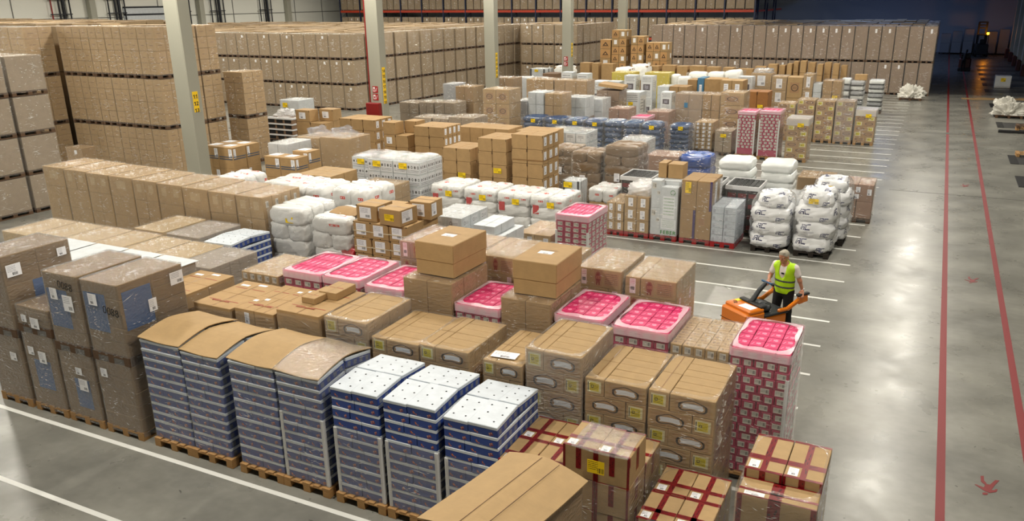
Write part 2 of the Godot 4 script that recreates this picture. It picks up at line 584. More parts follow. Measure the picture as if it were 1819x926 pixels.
	mat("added_fill_glow", Color(0.6, 0.7, 0.9), 0.5, {"emission_enabled": true, "emission": Color(0.45, 0.6, 1.0), "emission_energy_multiplier": 0.12})  # glow of the added fill panel, not a real roof opening
	mat("beacon_glow", Color(1, 0.7, 0.1), 0.4, {"emission_enabled": true, "emission": Color(1.0, 0.6, 0.05), "emission_energy_multiplier": 30.0})
	mat("ceiling_paint", Color(0.3, 0.3, 0.29), 0.8)
	# polished concrete: blotches, streaks, scuffs; glossier in places
	var b1 := wave(21, 0.006, 5)
	var b2 := wave(22, 0.05, 4)
	var b3 := wave(23, 0.02, 2)
	var s1 := seamless(b1, 1024)
	var s2 := seamless(b2, 512)
	var s3 := seamless(b3, 256)
	var conc := noise_image(1024, func(x, y):
		var v: float = 0.79 + 0.2 * (s1.get_pixel(x, y).r - 0.5) + 0.05 * (s2.get_pixel(x / 2, y % 512).r - 0.5) + 0.04 * (s3.get_pixel((x * 3) % 256, (y * 3) % 256).r - 0.5)
		return Color(v, v * 0.985, v * 0.94))
	for k in 260:
		var p := Vector2(r.randi_range(4, 1010), r.randi_range(4, 1010))
		var d := Vector2(r.randf_range(-9, 9), r.randf_range(-3, 3)) * (1.0 if r.randf() < 0.3 else 0.25)
		for s in 14:
			var q := p + d * s / 14.0
			conc.set_pixel(int(clampf(q.x, 0, 1023)), int(clampf(q.y, 0, 1023)), Color(0.42, 0.41, 0.39))
	var rough := noise_image(512, func(x, y):
		var v: float = 0.5 + 0.22 * (s1.get_pixel((x * 2 + 300) % 1024, y * 2).r - 0.5) + 0.12 * (s2.get_pixel(x, y).r - 0.5)
		return Color(v, v, v))
	mat("concrete", Color(0.61, 0.613, 0.605), 0.62, {"metallic_specular": 0.42, "albedo_texture": tex(conc), "roughness_texture": tex(rough), "uv1_triplanar": true, "uv1_world_triplanar": true, "uv1_scale": Vector3.ONE * 0.085})
	M["concrete_shaded"] = M["concrete"].duplicate()
	M["concrete_shaded"].albedo_color = Color(0.42, 0.42, 0.42)  # darkened copy that paints the unlit hall's shade onto its floor
	# printed papers
	for k in 3:
		var im := sheet(96, 72, Color(0.9, 0.9, 0.91))
		scribble(im, 8, 8, 70 - 8 * k, 4 + k, 8, Color(0.25, 0.25, 0.3), r)
		barcode(im, 50 - 14 * k, 48, 36, 16, r)
		printed("label_%d" % k, im)
	var yl := sheet(96, 64, Color(0.93, 0.79, 0.03))
	scribble(yl, 6, 6, 60, 5, 9, Color(0.2, 0.17, 0.05), r)
	barcode(yl, 60, 34, 30, 24, r)
	printed("label_yellow", yl)
	var ybox := sheet(96, 72, Color(0.8, 0.78, 0.62))
	ybox.fill_rect(Rect2i(16, 10, 64, 52), Color(0.8, 0.74, 0.06))
	barcode(ybox, 4, 10, 9, 52, r)
	scribble(ybox, 20, 16, 76, 5, 9, Color(0.3, 0.28, 0.1), r)
	disc(ybox, 34, 34, 10, Color(0.25, 0.22, 0.1), 6)
	printed("label_frame_yellow", ybox)
	var plain_label := sheet(96, 64, Color(0.78, 0.76, 0.72))
	scribble(plain_label, 8, 10, 52, 4, 9, Color(0.2, 0.2, 0.22), r)
	barcode(plain_label, 58, 14, 30, 36, r)
	printed("label_small", plain_label)
	var pinkl := sheet(48, 96, Color(0.9, 0.8, 0.82))
	scribble(pinkl, 6, 8, 42, 3, 10, Color(0.6, 0.2, 0.3), r)
	barcode(pinkl, 8, 52, 32, 22, r)
	printed("label_pink", pinkl)
	# pink carton top: slash and ring mark
	var pk := sheet(128, 96, Color(0.8, 0.15, 0.39))
	disc(pk, 82, 44, 17, Color(0.95, 0.72, 0.8), 12)
	disc(pk, 82, 44, 6, Color(0.95, 0.72, 0.8))
	pk.fill_rect(Rect2i(58, 28, 4, 32), Color(0.95, 0.72, 0.8))
	for k in 40:
		pk.fill_rect(Rect2i(14 + k / 2, 76 - k, 4, 2), Color(0.95, 0.75, 0.82))
	printed("pink_top", pk, 0.5)
	var tn := sheet(128, 96, Color(0.68, 0.56, 0.38))
	disc(tn, 40, 52, 16, Color(0.28, 0.2, 0.14), 11)
	disc(tn, 40, 52, 5, Color(0.28, 0.2, 0.14))
	scribble(tn, 70, 34, 112, 4, 12, Color(0.3, 0.22, 0.15), r)
	printed("tan_top", tn, 0.6)
	# tray side: navy with fruit clusters and pale panels
	var tr := sheet(256, 64, Color(0.15, 0.25, 0.52))
	for k in 40:
		tr.fill_rect(Rect2i(r.randi_range(0, 250), r.randi_range(0, 60), r.randi_range(4, 18), 2), Color(0.16, 0.28, 0.56))
	for x in [64, 196]:
		for k in 7:
			disc(tr, x + r.randi_range(-18, 18), 40 + r.randi_range(-12, 12), r.randf_range(5, 8), [Color(0.75, 0.4, 0.25), Color(0.8, 0.62, 0.45), Color(0.5, 0.22, 0.18)][k % 3])
	scribble(tr, 30, 56, 120, 1, 8, Color(0.6, 0.66, 0.8), r)
	printed("tray_print", tr, 0.45)
	var te := sheet(64, 64, Color(0.15, 0.25, 0.52))
	te.fill_rect(Rect2i(16, 8, 32, 48), Color(0.35, 0.38, 0.44))
	scribble(te, 19, 12, 46, 4, 11, Color(0.65, 0.66, 0.7), r)
	printed("tray_end", te, 0.45)
	# carton with a hand hole print: an oval outline round a pale patch over blotted-out lettering
	var ho := sheet(192, 96, Color(0.62, 0.5, 0.35))
	for y in 96:
		for x in 192:
			var p := Vector2((x - 96) / 80.0, (y - 48 - 7.0 * sin(x * 0.05)) / 36.0)
			var e := pow(pow(absf(p.x), 3.0) + pow(absf(p.y), 3.0), 1.0 / 3.0)
			if e < 1.0 and e > 0.84:
				ho.set_pixel(x, y, Color(0.13, 0.1, 0.08))
			elif e < 0.78 and absf(p.y + 0.14 * sin(x * 0.045 + 0.5)) < 0.5 and absf(p.x + 0.05 * sin(y * 0.2)) < 0.7:
				ho.set_pixel(x, y, Color(0.82, 0.84, 0.87))
	printed("handle_print", ho, 0.6)
	var ov := sheet(128, 64, Color(0.6, 0.47, 0.33))
	for y in 64:
		for x in 128:
			var e := Vector2((x - 64) / 50.0, (y - 32) / 22.0).length()
			if e < 1.0 and e > 0.82:
				ov.set_pixel(x, y, Color(0.2, 0.15, 0.12))
	scribble(ov, 32, 27, 96, 2, 8, Color(0.2, 0.15, 0.12), r)
	printed("oval_print", ov, 0.6)
	var seal := sheet(96, 96, Color(0.62, 0.48, 0.33))
	disc(seal, 48, 42, 34, Color(0.5, 0.13, 0.1))
	disc(seal, 48, 42, 30, Color(0.62, 0.48, 0.33), 28)
	seal.fill_rect(Rect2i(26, 68, 14, 20), Color(0.5, 0.13, 0.1))
	seal.fill_rect(Rect2i(56, 68, 14, 20), Color(0.5, 0.13, 0.1))
	block_letters(seal, "100", 22, 33, 18, Color(0.72, 0.52, 0.38))
	printed("seal_print", seal, 0.6)
	var lines := sheet(96, 64, Color(0.62, 0.48, 0.33))
	scribble(lines, 6, 6, 86, 6, 9, Color(0.38, 0.25, 0.18), r)
	printed("lines_print", lines, 0.6)
	var tri_ := sheet(96, 64, Color(0.7, 0.54, 0.34))
	for y in 30:
		tri_.fill_rect(Rect2i(48 - y, 14 + y, 2 * y, 1), Color(0.22, 0.14, 0.08))
	for y in 14:
		tri_.fill_rect(Rect2i(48 - y, 24 + y, 2 * y, 1), Color(0.7, 0.54, 0.34))
	scribble(tri_, 14, 50, 82, 1, 9, Color(0.25, 0.16, 0.1), r)
	printed("tri_print", tri_, 0.6)
	var dots := sheet(128, 64, Color(0.82, 0.83, 0.84))
	for k in 4:
		disc(dots, 18 + 32 * k, 24, 9, Color(0.15, 0.15, 0.17), 5 if k % 2 else 0)
	scribble(dots, 8, 44, 120, 2, 9, Color(0.25, 0.25, 0.28), r)
	printed("dots_print", dots, 0.35)
	var bl := sheet(128, 64, Color(0.84, 0.84, 0.84))
	scribble(bl, 20, 14, 100, 2, 12, Color(0.06, 0.06, 0.07), r)
	bl.fill_rect(Rect2i(60, 36, 3, 20), Color(0.1, 0.1, 0.1))
	printed("black_print", bl, 0.4)
	var ap := sheet(96, 160, Color(0.84, 0.85, 0.85))
	scribble(ap, 10, 8, 86, 4, 9, Color(0.35, 0.36, 0.38), r)
	ap.fill_rect(Rect2i(18, 56, 60, 44), Color(0.3, 0.27, 0.3))
	ap.fill_rect(Rect2i(30, 66, 34, 24), Color(0.55, 0.54, 0.58))
	scribble(ap, 12, 112, 84, 4, 10, Color(0.3, 0.32, 0.34), r)
	printed("appliance_print", ap, 0.4)
	var ring := sheet(96, 48, Color(0.8, 0.81, 0.82))
	disc(ring, 22, 24, 13, Color(0.3, 0.3, 0.32), 9)
	scribble(ring, 42, 20, 88, 2, 9, Color(0.35, 0.35, 0.37), r)
	printed("ring_print", ring, 0.4)
	var ir := sheet(512, 192, Color(0.88, 0.885, 0.89))
	brand(ir, 60, 30, 62, Color(0.05, 0.08, 0.3))
	scribble(ir, 120, 108, 250, 2, 9, Color(0.2, 0.22, 0.35), r)
	brand(ir, 330, 112, 50, Color(0.08, 0.12, 0.34))
	scribble(ir, 60, 160, 180, 1, 9, Color(0.2, 0.22, 0.35), r)
	printed("irc_print", ir, 0.32)
	M["irc_print"].set("normal_enabled", true)
	M["irc_print"].set("normal_texture", creases.normal_texture)
	M["irc_print"].set("normal_scale", 0.1)
	var rp := sheet(128, 96, Color(0.82, 0.82, 0.81))
	for k in 1:
		var at := Vector2i(r.randi_range(30, 70), 32)
		rp.fill_rect(Rect2i(at, Vector2i(34, 12)), Color(0.8, 0.25, 0.2))
		rp.fill_rect(Rect2i(at + Vector2i(4, 3), Vector2i(8, 6)), Color(0.8, 0.8, 0.79))
		rp.fill_rect(Rect2i(at + Vector2i(20, 3), Vector2i(8, 6)), Color(0.8, 0.7, 0.68))
	scribble(rp, 10, 82, 60, 1, 9, Color(0.2, 0.2, 0.22), r)
	printed("sack_red_print", rp, 0.32)
	var rpan := sheet(128, 96, Color(0.82, 0.82, 0.81))
	rpan.fill_rect(Rect2i(12, 26, 26, 50), Color(0.75, 0.12, 0.14))
	rpan.fill_rect(Rect2i(104, 22, 16, 50), Color(0.75, 0.12, 0.14))
	printed("sack_panel_print", rpan, 0.32)
	var sg := sheet(64, 64, Color(0.62, 0.05, 0.07))
	sg.fill_rect(Rect2i(6, 8, 26, 46), Color(0.9, 0.9, 0.9))
	sg.fill_rect(Rect2i(12, 24, 14, 22), Color(0.62, 0.05, 0.07))
	for k in 24:
		sg.fill_rect(Rect2i(38 + k / 2, 50 - k * 1.6, 5, 3), Color(0.9, 0.9, 0.9))
	printed("fire_sign", sg, 0.4)
	var ln := sheet(64, 48, Color(0.45, 0.045, 0.08))
	for k in 12:
		ln.fill_rect(Rect2i(r.randi_range(0, 50), r.randi_range(4, 42), r.randi_range(5, 14), 3), Color(0.2, 0.01, 0.03))
	printed("tape_red", ln, 0.3)
	var vd := ov.duplicate()
	vd.fill_rect(Rect2i(30, 24, 68, 16), Color(0.6, 0.47, 0.33))
	block_letters(vd, "VIDAL", 36, 24, 14, Color(0.2, 0.15, 0.12))
	printed("vidal_print", vd, 0.6)
	var lp := sheet(96, 64, Color(0.86, 0.87, 0.88))
	scribble(lp, 6, 6, 88, 6, 9, Color(0.55, 0.66, 0.54), r)
	printed("lines_pale", lp, 0.5)


# ------------------------------------------------------------------ pallets and loads
func pallet(parent: Node3D, w: float, d: float, m := "wood", rich := false, y := 0.0) -> void:
	# three skids of blocks under five deck boards; 0.144 m high
	var blocks := []
	for x in [-1, 0, 1]:
		for z in [-1, 0, 1]:
			blocks.append([Vector3(x * (w / 2 - 0.06), 0.06, z * (d / 2 - 0.07)), Vector3(0.12, 0.078, 0.14)])
	var boards := []
	for k in 5:
		boards.append([Vector3((k / 2.0 - 1.0) * (w / 2 - 0.065), 0.133, 0), Vector3(0.13 if k % 2 == 0 else 0.1, 0.022, d)])
	for z in [-1, 0, 1]:
		boards.append([Vector3(0, 0.111, z * (d / 2 - 0.07)), Vector3(w, 0.022, 0.14)])
	for x in [-1, 0, 1]:
		boards.append([Vector3(x * (w / 2 - 0.06), 0.011, 0), Vector3(0.12, 0.022, d)])
	if rich:
		var p := Node3D.new()
		p.name = "pallet"
		p.position.y = y
		parent.add_child(p, true)
		for b in blocks:
			part("block", boxmesh(b[1], m, 0.004), p, b[0] - Vector3(0, b[1].y / 2, 0))
		for b in boards:
			part("board", boxmesh(b[1], m, 0.003), p, b[0] - Vector3(0, b[1].y / 2, 0))
		return
	var key := "pallet%.2f %.2f%s" % [w, d, m]
	if not cache.has(key):
		var st := tool()
		for b in blocks + boards:
			box(st, b[0], b[1])
		cache[key] = done(st, m)
	part("pallet", cache[key], parent, Vector3(0, y, 0))


func stack_at(called: String, x0: float, x1: float, z: float, d: float, label: String, category := "pallet load", group := "") -> Node3D:
	rng.seed = hash(label)
	gap = clampf(absf(z) * 0.0006, 0.006, 0.02)
	return thing(called, label, category, Vector3((x0 + x1) / 2, 0, z - d / 2), 0.0, group)


func put(called: String, mesh: Mesh, parent: Node, at: Vector3, wobble := 1.0, label := "") -> MeshInstance3D:
	return part(called, mesh, parent, at + Vector3(rng.randf_range(-0.004, 0.004), 0, rng.randf_range(-0.005, 0.004)) * wobble, rng.randf_range(-0.008, 0.008) * wobble, label)


func grid(parent: Node3D, w: float, d: float, y0: float, y1: float, nx: int, nz: int, ny: int, m: String, marks := [], called := "carton", marks2 := [], skip_top := 0) -> void:
	# rows of cartons; those that nothing shows (inside and underneath) are left out
	var s := Vector3(w / nx - gap, (y1 - y0) / ny - gap * 0.6, d / nz - gap)
	var mesh := carton(s, m, marks)
	var other := carton(s, m, marks2) if marks2 else mesh
	for iy in ny:
		for iz in nz:
			for ix in nx:
				if ix > 0 and ix < nx - 1 and iz < nz - 1 and iy < ny - 1 - skip_top:
					continue
				if iy >= ny - skip_top and (ix + iz * 2) % 3 == 0:
					continue
				var at := Vector3(-w / 2 + (ix + 0.5) * w / nx, y0 + iy * (y1 - y0) / ny, -d / 2 + (iz + 0.5) * d / nz)
				put(called, other if (ix + iy * 2 + iz) % 3 == 1 else mesh, parent, at)


func film_wrap(parent: Node3D, w: float, d: float, h: float, m := "film_clear", y := 0.03, open_top := false) -> void:
	part("stretch_film", film_mesh(Vector3(w, h - y, d), m, 0.014, open_top, 0.93), parent, Vector3(0, y, 0))


func collar(parent: Node3D, w: float, d: float, h: float, m: String) -> void:
	part("film_collar", film_mesh(Vector3(w, 0.11, d), m, 0.018, true, 0.87), parent, Vector3(0, h - 0.11, 0))


func sticker(parent: Node3D, m: String, at: Vector3, w: float, h: float, side := "F", tilt := 0.0) -> void:
	var o := part("label", boxmesh(Vector3(0.001, 0.001, 0.001), m), parent)
	var key := "sticker%s%.2f%.2f" % [m, w, h]
	if not cache.has(key):
		var st := tool()
		uvquad(st, Vector3(-w / 2, -h / 2, 0.0015), Vector3(w, 0, 0), Vector3(0, h, 0))
		st.generate_normals()
		var a := st.commit()
		a.surface_set_material(0, M[m])
		var s2 := tool()
		box(s2, Vector3(0, 0, 0), Vector3(w, h, 0.002))
		cache[key] = done(s2, "paper_yellow" if m.contains("yellow") else "paper_white", a)
	o.mesh = cache[key]
	o.position = at
	var b := Basis(Vector3.UP, PI / 2) if side == "R" else Basis(Vector3.RIGHT, -PI / 2) if side == "T" else Basis()
	o.basis = b * Basis(Vector3(0, 0, 1), tilt)


func tray_mesh(w: float, h: float, d: float, top: bool) -> ArrayMesh:
	var key := "tray%.3f %.3f %.3f %s" % [w, h, d, top]
	if cache.has(key):
		return cache[key]
	var st := tool()
	box(st, Vector3(0, h * 0.34, 0), Vector3(w - 0.005, h * 0.68, d - 0.005), 0.002)
	var mesh := done(st, "tray_blue")
	st = tool()
	box(st, Vector3(0, h * 0.83, 0), Vector3(w, h * 0.32, d), 0.006)
	mesh = done(st, "tray_white", mesh)
	st = tool()
	uvquad(st, Vector3(-w / 2 + 0.005, 0.002, d / 2 - 0.001), Vector3(w - 0.01, 0, 0), Vector3(0, h * 0.65, 0))
	mesh = done(st, "tray_print", mesh)
	st = tool()
	for k in 4:
		uvquad(st, Vector3(w / 2 - 0.001, 0.002, d / 2 - 0.01 - (d - 0.02) * k / 4), Vector3(0, 0, -(d - 0.02) / 4), Vector3(0, h * 0.65, 0))
	mesh = done(st, "tray_end", mesh)
	if top:
		st = tool()
		for i in 2:
			for j in 3:
				var c := Vector3((i - 0.5) * w * 0.5 + 0.03 * (j % 2), h * 0.99 + 0.0015, (j - 1) * d * 0.3)
				for k in 8:
					tri(st, c, c + Vector3(cos(TAU * k / 8), 0, sin(TAU * k / 8)) * 0.013, c + Vector3(cos(TAU * (k + 1) / 8), 0, sin(TAU * (k + 1) / 8)) * 0.013, Vector3.UP)
		mesh = done(st, "hole_black", mesh)
	cache[key] = mesh
	return mesh


func dome_mesh(w: float, d: float, rise: float, m: String, across := 0.0, n := 14) -> ArrayMesh:
	# a bowed sheet with thickness: high in the middle, falling to its front and back edges
	var st := tool()
	var f := func(u: float, v: float) -> Vector3: return Vector3(u * w / 2, rise * (1.0 - pow(absf(v), 1.5)) * (1.0 - across * u * u) - 0.012 * sin(u * 2.4 + 1.0) * (v * v), v * d / 2)
	for j in n:
		for i in 6:
			var u0 := i / 3.0 - 1.0
			var u1 := (i + 1) / 3.0 - 1.0
			var v0 := 2.0 * j / n - 1.0
			var v1 := 2.0 * (j + 1) / n - 1.0
			var p: Vector3 = f.call(u0, v0)
			var q: Vector3 = f.call(u1, v0)
			var r: Vector3 = f.call(u1, v1)
			var s: Vector3 = f.call(u0, v1)
			quad(st, p, q, r, s, Vector3.UP)
			var t := Vector3(0, -0.012, 0)
			quad(st, p + t, q + t, r + t, s + t, Vector3.DOWN)
			if i == 0: quad(st, p, s, s + t, p + t, Vector3.LEFT)
			if i == 5: quad(st, q, r, r + t, q + t, Vector3.RIGHT)
			if j == 0: quad(st, p, q, q + t, p + t, Vector3(0, 0, -1))
			if j == n - 1: quad(st, s, r, r + t, s + t, Vector3(0, 0, 1))
	return done(st, m)


func trays(x0: float, x1: float, z: float, d: float, h: float, label: String, lid: String) -> void:
	var t := stack_at("tray_pallet", x0, x1, z, d, label, "tray stack", "fruit tray stacks")
	var w := minf(x1 - x0, 0.8)
	d = 1.1
	pallet(t, 0.8, 1.2, "wood", true)
	var n := 11
	var lh := (h - 0.15 - (0.0 if lid == "white" else 0.02)) / n
	for k in n:
		for ix in 2:
			for iz in 2:
				var top := k == n - 1 and lid == "white"
				var cut: float = [0.5, 0.62, 0.38][(k + iz) % 3] if not top else [0.46, 0.6][iz]
				var tw := w * (cut if ix == 0 else 1.0 - cut)
				var o := put("fruit_tray", tray_mesh(tw - 0.003, lh, d / 2 - 0.003, top), t, Vector3(-w / 2 + tw / 2 if ix == 0 else w / 2 - tw / 2, 0.146 + k * lh, (0.5 - iz) * d / 2), 0.8)
				if k > n - 4 and lid != "white":
					var bow := 0.055 * (k - n + 4)
					o.rotation.x = bow * (1 - 2 * iz)
					o.position.y += 0.012 * (k - n + 4)
				if top:
					o.rotation.x = 0.075 * (1 - 2 * iz)
					o.position.y += 0.012 + 0.01 * ix
	if lid != "white":
		part("kraft_sheet", dome_mesh(w + 0.03, d + 0.04, 0.11, "kraft"), t, Vector3(0, h - 0.006, 0), 0.0, "domed kraft cover sheet")
	if lid == "crumpled":
		part("loose_film", dome_mesh(w + 0.05, d + 0.06, 0.12, "film_clear"), t, Vector3(0, h + 0.003, 0))
	if lid == "white" or lid == "crumpled":
		for sx in [-1, 1]:
			for sz in [-1, 1]:
				part("edge_protector", boxmesh(Vector3(0.05, (h - 0.15) * 0.62, 0.05), "post_white", 0.004), t, Vector3(sx * (w / 2 - 0.017), 0.146, sz * (d / 2 - 0.017)))
	film_wrap(t, w, d, h - (0.62 if lid == "white" else 0.03), "film_haze_thin" if lid == "white" else "film_clear", 0.08, true)


func brick(parent: Node3D, w: float, d: float, y: float, lh: float, flip: bool, n: int, share: float, m: String, across := [], along := []) -> void:
	# one layer: n cartons laid across beside two laid lengthwise
	var s := -1.0 if flip else 1.0
	var wa := w * share
	var ca := carton(Vector3(wa - 0.006, lh - 0.003, d / n - 0.005), m, across)
	for k in n:
		put("carton", ca, parent, Vector3(s * (w / 2 - wa / 2), y, d / 2 - (k + 0.5) * d / n))
	var cl := carton(Vector3(w - wa - 0.006, lh - 0.003, d / 2 - 0.006), m, along)
	for k in 2:
		put("carton", cl, parent, Vector3(-s * (w / 2 - (w - wa) / 2), y, d / 4 - k * d / 2))


func handles(x0: float, x1: float, z: float, d: float, h: float, label: String, n: int, hazy: bool) -> void:
	var t := stack_at("handle_carton_pallet", x0, x1, z, d, label, "carton load", "kraft carton loads with handle holes")
	var w := x1 - x0
	d = 1.14
	pallet(t, 0.8, 1.2)
	var lh := (h - 0.146) / 7.0
	for k in 7:
		brick(t, w, d, 0.146 + k * lh, lh, k % 2 == 1, 6, 0.68, "kraft", [["F", 0.12, 0.14, 0.9, 0.88, "handle_print"]], [["F", 0.12, 0.18, 0.86, 0.85, "label_frame_yellow"], ["R", 0.2, 0.12, 0.8, 0.88, "vidal_print"], ["T", 0.48, 0.0, 0.52, 1.0, "tape_brown"]])
	film_wrap(t, w, d, h, "film_hazy" if hazy else "film_clear", 0.05, true)
	if label.contains("labels lying"):
		sticker(t, "label_1", Vector3(-0.06, h + 0.016, 0.36), 0.36, 0.2, "T", 0.1)


func pinks(x0: float, x1: float, z: float, d: float, h: float, label: String, n: int, lengthwise: bool) -> void:
	var t := stack_at("pink_carton_pallet", x0, x1, z, d, label, "carton load", "pink carton loads")
	var w := x1 - x0
	d = 1.14
	pallet(t, 0.8, 1.2)
	var lh := 0.118
	var all := int((h - 0.146) / lh)
	lh = (h - 0.146) / all
	n = mini(n, all)
	if all > n:
		part("lower_cartons", carton(Vector3(w - 0.01, (all - n) * lh - 0.004, d - 0.01), "pink_dark"), t, Vector3(0, 0.146, 0))
	var marks := [["T", 0.02, 0.02, 0.98, 0.98, "pink_top"], ["F", 0.2, 0.16, 0.82, 0.84, "label_small"], ["R", 0.2, 0.16, 0.82, 0.84, "label_small"]]
	var y0 := 0.146 + (all - n) * lh
	for k in n:
		var turned := k % 2 == 1
		var nx := 7 if lengthwise else (5 if turned and k < n - 1 else 4)
		grid(t, w - 0.01 * (k % 3), d - 0.008 * ((k + 1) % 3), y0 + k * lh, y0 + (k + 1) * lh, nx, 3 if lengthwise else 6, 1, "pink_board", marks) if k == n - 1 else ring_layer(t, w - 0.01 * (k % 3), d - 0.008 * ((k + 1) % 3), y0 + k * lh, lh, nx if not lengthwise else 4, 5, "pink_dark", marks)
	for sx in [-1, 1]:
		part("edge_protector", boxmesh(Vector3(0.05, h * 0.78, 0.05), "post_white", 0.004), t, Vector3(sx * (w / 2 - 0.016), 0.1, d / 2 - 0.016))
	film_wrap(t, w, d, h - 0.1, "film_clear", 0.05, true)
	collar(t, w, d, h + 0.005, "film_pinkish")


func ring_layer(parent: Node3D, w: float, d: float, y: float, lh: float, nx: int, nz: int, m: String, marks: Array) -> void:
	# the front row and the right row of a layer: the faces that show
	var s := Vector3(w / nx - 0.006, lh - 0.003, d / nz - 0.006)
	var c := carton(s, m, marks)
	for ix in nx:
		put("carton", c, parent, Vector3(-w / 2 + (ix + 0.5) * w / nx, y, d / 2 - 0.5 * d / nz))
	for iz in range(1, nz):
		put("carton", c, parent, Vector3(w / 2 - 0.5 * w / nx, y, d / 2 - (iz + 0.5) * d / nz))
	put("carton", carton(Vector3(w * (nx - 1) / nx - 0.02, lh - 0.004, d * (nz - 1) / nz - 0.02), m), parent, Vector3(-0.5 * w / nx, y, -0.5 * d / nz), 0.0)


func tans(x0: float, x1: float, z: float, d: float, h: float, label: String, n: int) -> void:
	var t := stack_at("tan_carton_pallet", x0, x1, z, d, label, "carton load")
	var w := x1 - x0
	d = 1.12
	pallet(t, 0.8, 1.2)
	var lh := 0.16
	var marks := [["T", 0.02, 0.02, 0.98, 0.98, "tan_top"], ["F", 0.22, 0.2, 0.78, 0.86, "label_small"], ["R", 0.22, 0.2, 0.78, 0.86, "label_small"]]
	part("lower_cartons", carton(Vector3(w - 0.01, h - 0.146 - 3 * lh - 0.004, d - 0.01), "tan_board"), t, Vector3(0, 0.146, 0))
	for k in 2:
		ring_layer(t, w, d, h - (3 - k) * lh, lh, 4, 5, "tan_board", marks)
	grid(t, w, d, h - lh, h, 5, 6, 1, "tan_board", marks)
	film_wrap(t, w, d, h, "film_clear")


func coarse(x0: float, x1: float, z: float, d: float, h: float, label: String, nx: int, nz: int, ny: int) -> void:
	var t := stack_at("wrapped_carton_pallet", x0, x1, z, d, label, "carton load")
	var w := x1 - x0
	pallet(t, 0.8, 1.2)
	grid(t, w, 1.16, 0.146, h, nx, nz, ny, "kraft_plain", [["T", 0.0, 0.46, 1.0, 0.54, "tape_brown"]])
	film_wrap(t, w, 1.16, h)


func flats(x0: float, x1: float, z: float, d: float, h: float, label: String, kind: int) -> void:
	var t := stack_at("flat_carton_pallet", x0, x1, z, d, label, "carton load")
	var w := x1 - x0
	pallet(t, 0.8, 1.2)
	var lh := (h - 0.146) / 5
	var marks := [["T", 0.1, 0.44, 0.42, 0.47, "ink_red"], ["T", 0.55, 0.44, 0.9, 0.47, "ink_red"], ["T", 0.49, 0.0, 0.51, 1.0, "tape_brown"]]
	var tagged := marks + [["T", 0.12, 0.6, 0.34, 0.72, "paper_white"], ["T", 0.5, 0.76, 0.72, 0.88, "paper_white"], ["F", 0.5, 0.3, 0.74, 0.86, "label_2"]]
	for k in 5:
		for iz in 2:
			for ix in (2 if (k + kind) % 2 else 1):
				var n := 2 if (k + kind) % 2 else 1
				put("flat_carton", carton(Vector3(w / n - 0.006, lh - 0.003, 0.58), "kraft_gold", tagged if (ix + iz + kind) % 2 else marks), t, Vector3(0.0 if n == 1 else (ix - 0.5) * w / 2, 0.146 + k * lh, 0.29 - iz * 0.585))
	if kind == 2:
		put("flat_carton", carton(Vector3(0.26, 0.1, 0.3), "kraft_gold", marks), t, Vector3(-0.1, h, 0.05))
		put("flat_carton", carton(Vector3(0.34, 0.12, 0.5), "kraft_gold", marks), t, Vector3(0.05, h, -0.33))
	var m := text(null, "MADE IN SPAIN", 0.035, Transform3D(Basis(Vector3.RIGHT, -PI / 2), Vector3(0, 0, 0)), "ink_red", true, 0.002)
	part("print", m, t, Vector3(-0.02, h + 0.003, 0.36))
	film_wrap(t, w, 1.16, h - 0.06, "film_clear", 0.05, true)


func sheeted(x0: float, x1: float, z: float, d: float, h: float, label: String) -> void:
	var t := stack_at("sheeted_pallet", x0, x1, z, d, label, "pallet load", "pallets under white sheets")
	var w := x1 - x0
	pallet(t, 0.8, 1.2)
	grid(t, w, 1.14, 0.146, h - 0.01, 1, 2, 4, "kraft_grey")
	part("cover_sheet", boxmesh(Vector3(w + 0.05, 0.008, 1.24), "white_board", 0.003), t, Vector3(0, h, 0))
	film_wrap(t, w, 1.14, h - 0.05, "film_hazy", 0.05, true)


func gloss(x0: float, x1: float, z: float, d: float, h: float, label: String) -> void:
	var t := stack_at("glossy_carton_pallet", x0, x1, z, d, label, "carton load", "glossy wrapped kraft pallets")
	var w := x1 - x0
	pallet(t, 0.8, 1.2)
	var fine := label.contains("grey")
	grid(t, w, 1.18, 0.146, h, 3 if fine else 1, 5 if fine else 2, 5, "kraft_grey" if fine else "kraft_pale")
	film_wrap(t, w, 1.18, h, "film_hazy" if fine else "film_clear", 0.04)


func seals(x0: float, x1: float, z: float, d: float, h: float, label: String, n: int) -> void:
	var t := stack_at("sealed_carton_pallet", x0, x1, z, d, label, "carton load", "carton loads with a red seal")
	var w := x1 - x0
	d = 1.14
	pallet(t, 0.8, 1.2)
	var lh := (h - 0.146) / 7
	for k in 7:
		if k < 7 - n:
			continue
		brick(t, w, d, 0.146 + k * lh, lh, k % 2 == 1, 6, 0.7, "kraft_pink" if label.contains("pink") else "kraft", [["F", 0.12, 0.08, 0.38, 0.94, "seal_print"], ["F", 0.46, 0.16, 0.92, 0.86, "lines_print"], ["T", 0.0, 0.46, 1.0, 0.54, "kraft_pale"]], [["F", 0.3, 0.12, 0.7, 0.92, "label_pink"], ["R", 0.4, 0.3, 0.55, 0.9, "label_pink"], ["T", 0.46, 0.0, 0.54, 1.0, "kraft_pale"]])
	part("lower_cartons", carton(Vector3(w - 0.01, (7 - n) * lh - 0.004, d - 0.01), "kraft_plain"), t, Vector3(0, 0.146, 0))
	film_wrap(t, w, d, h, "film_clear", 0.05)


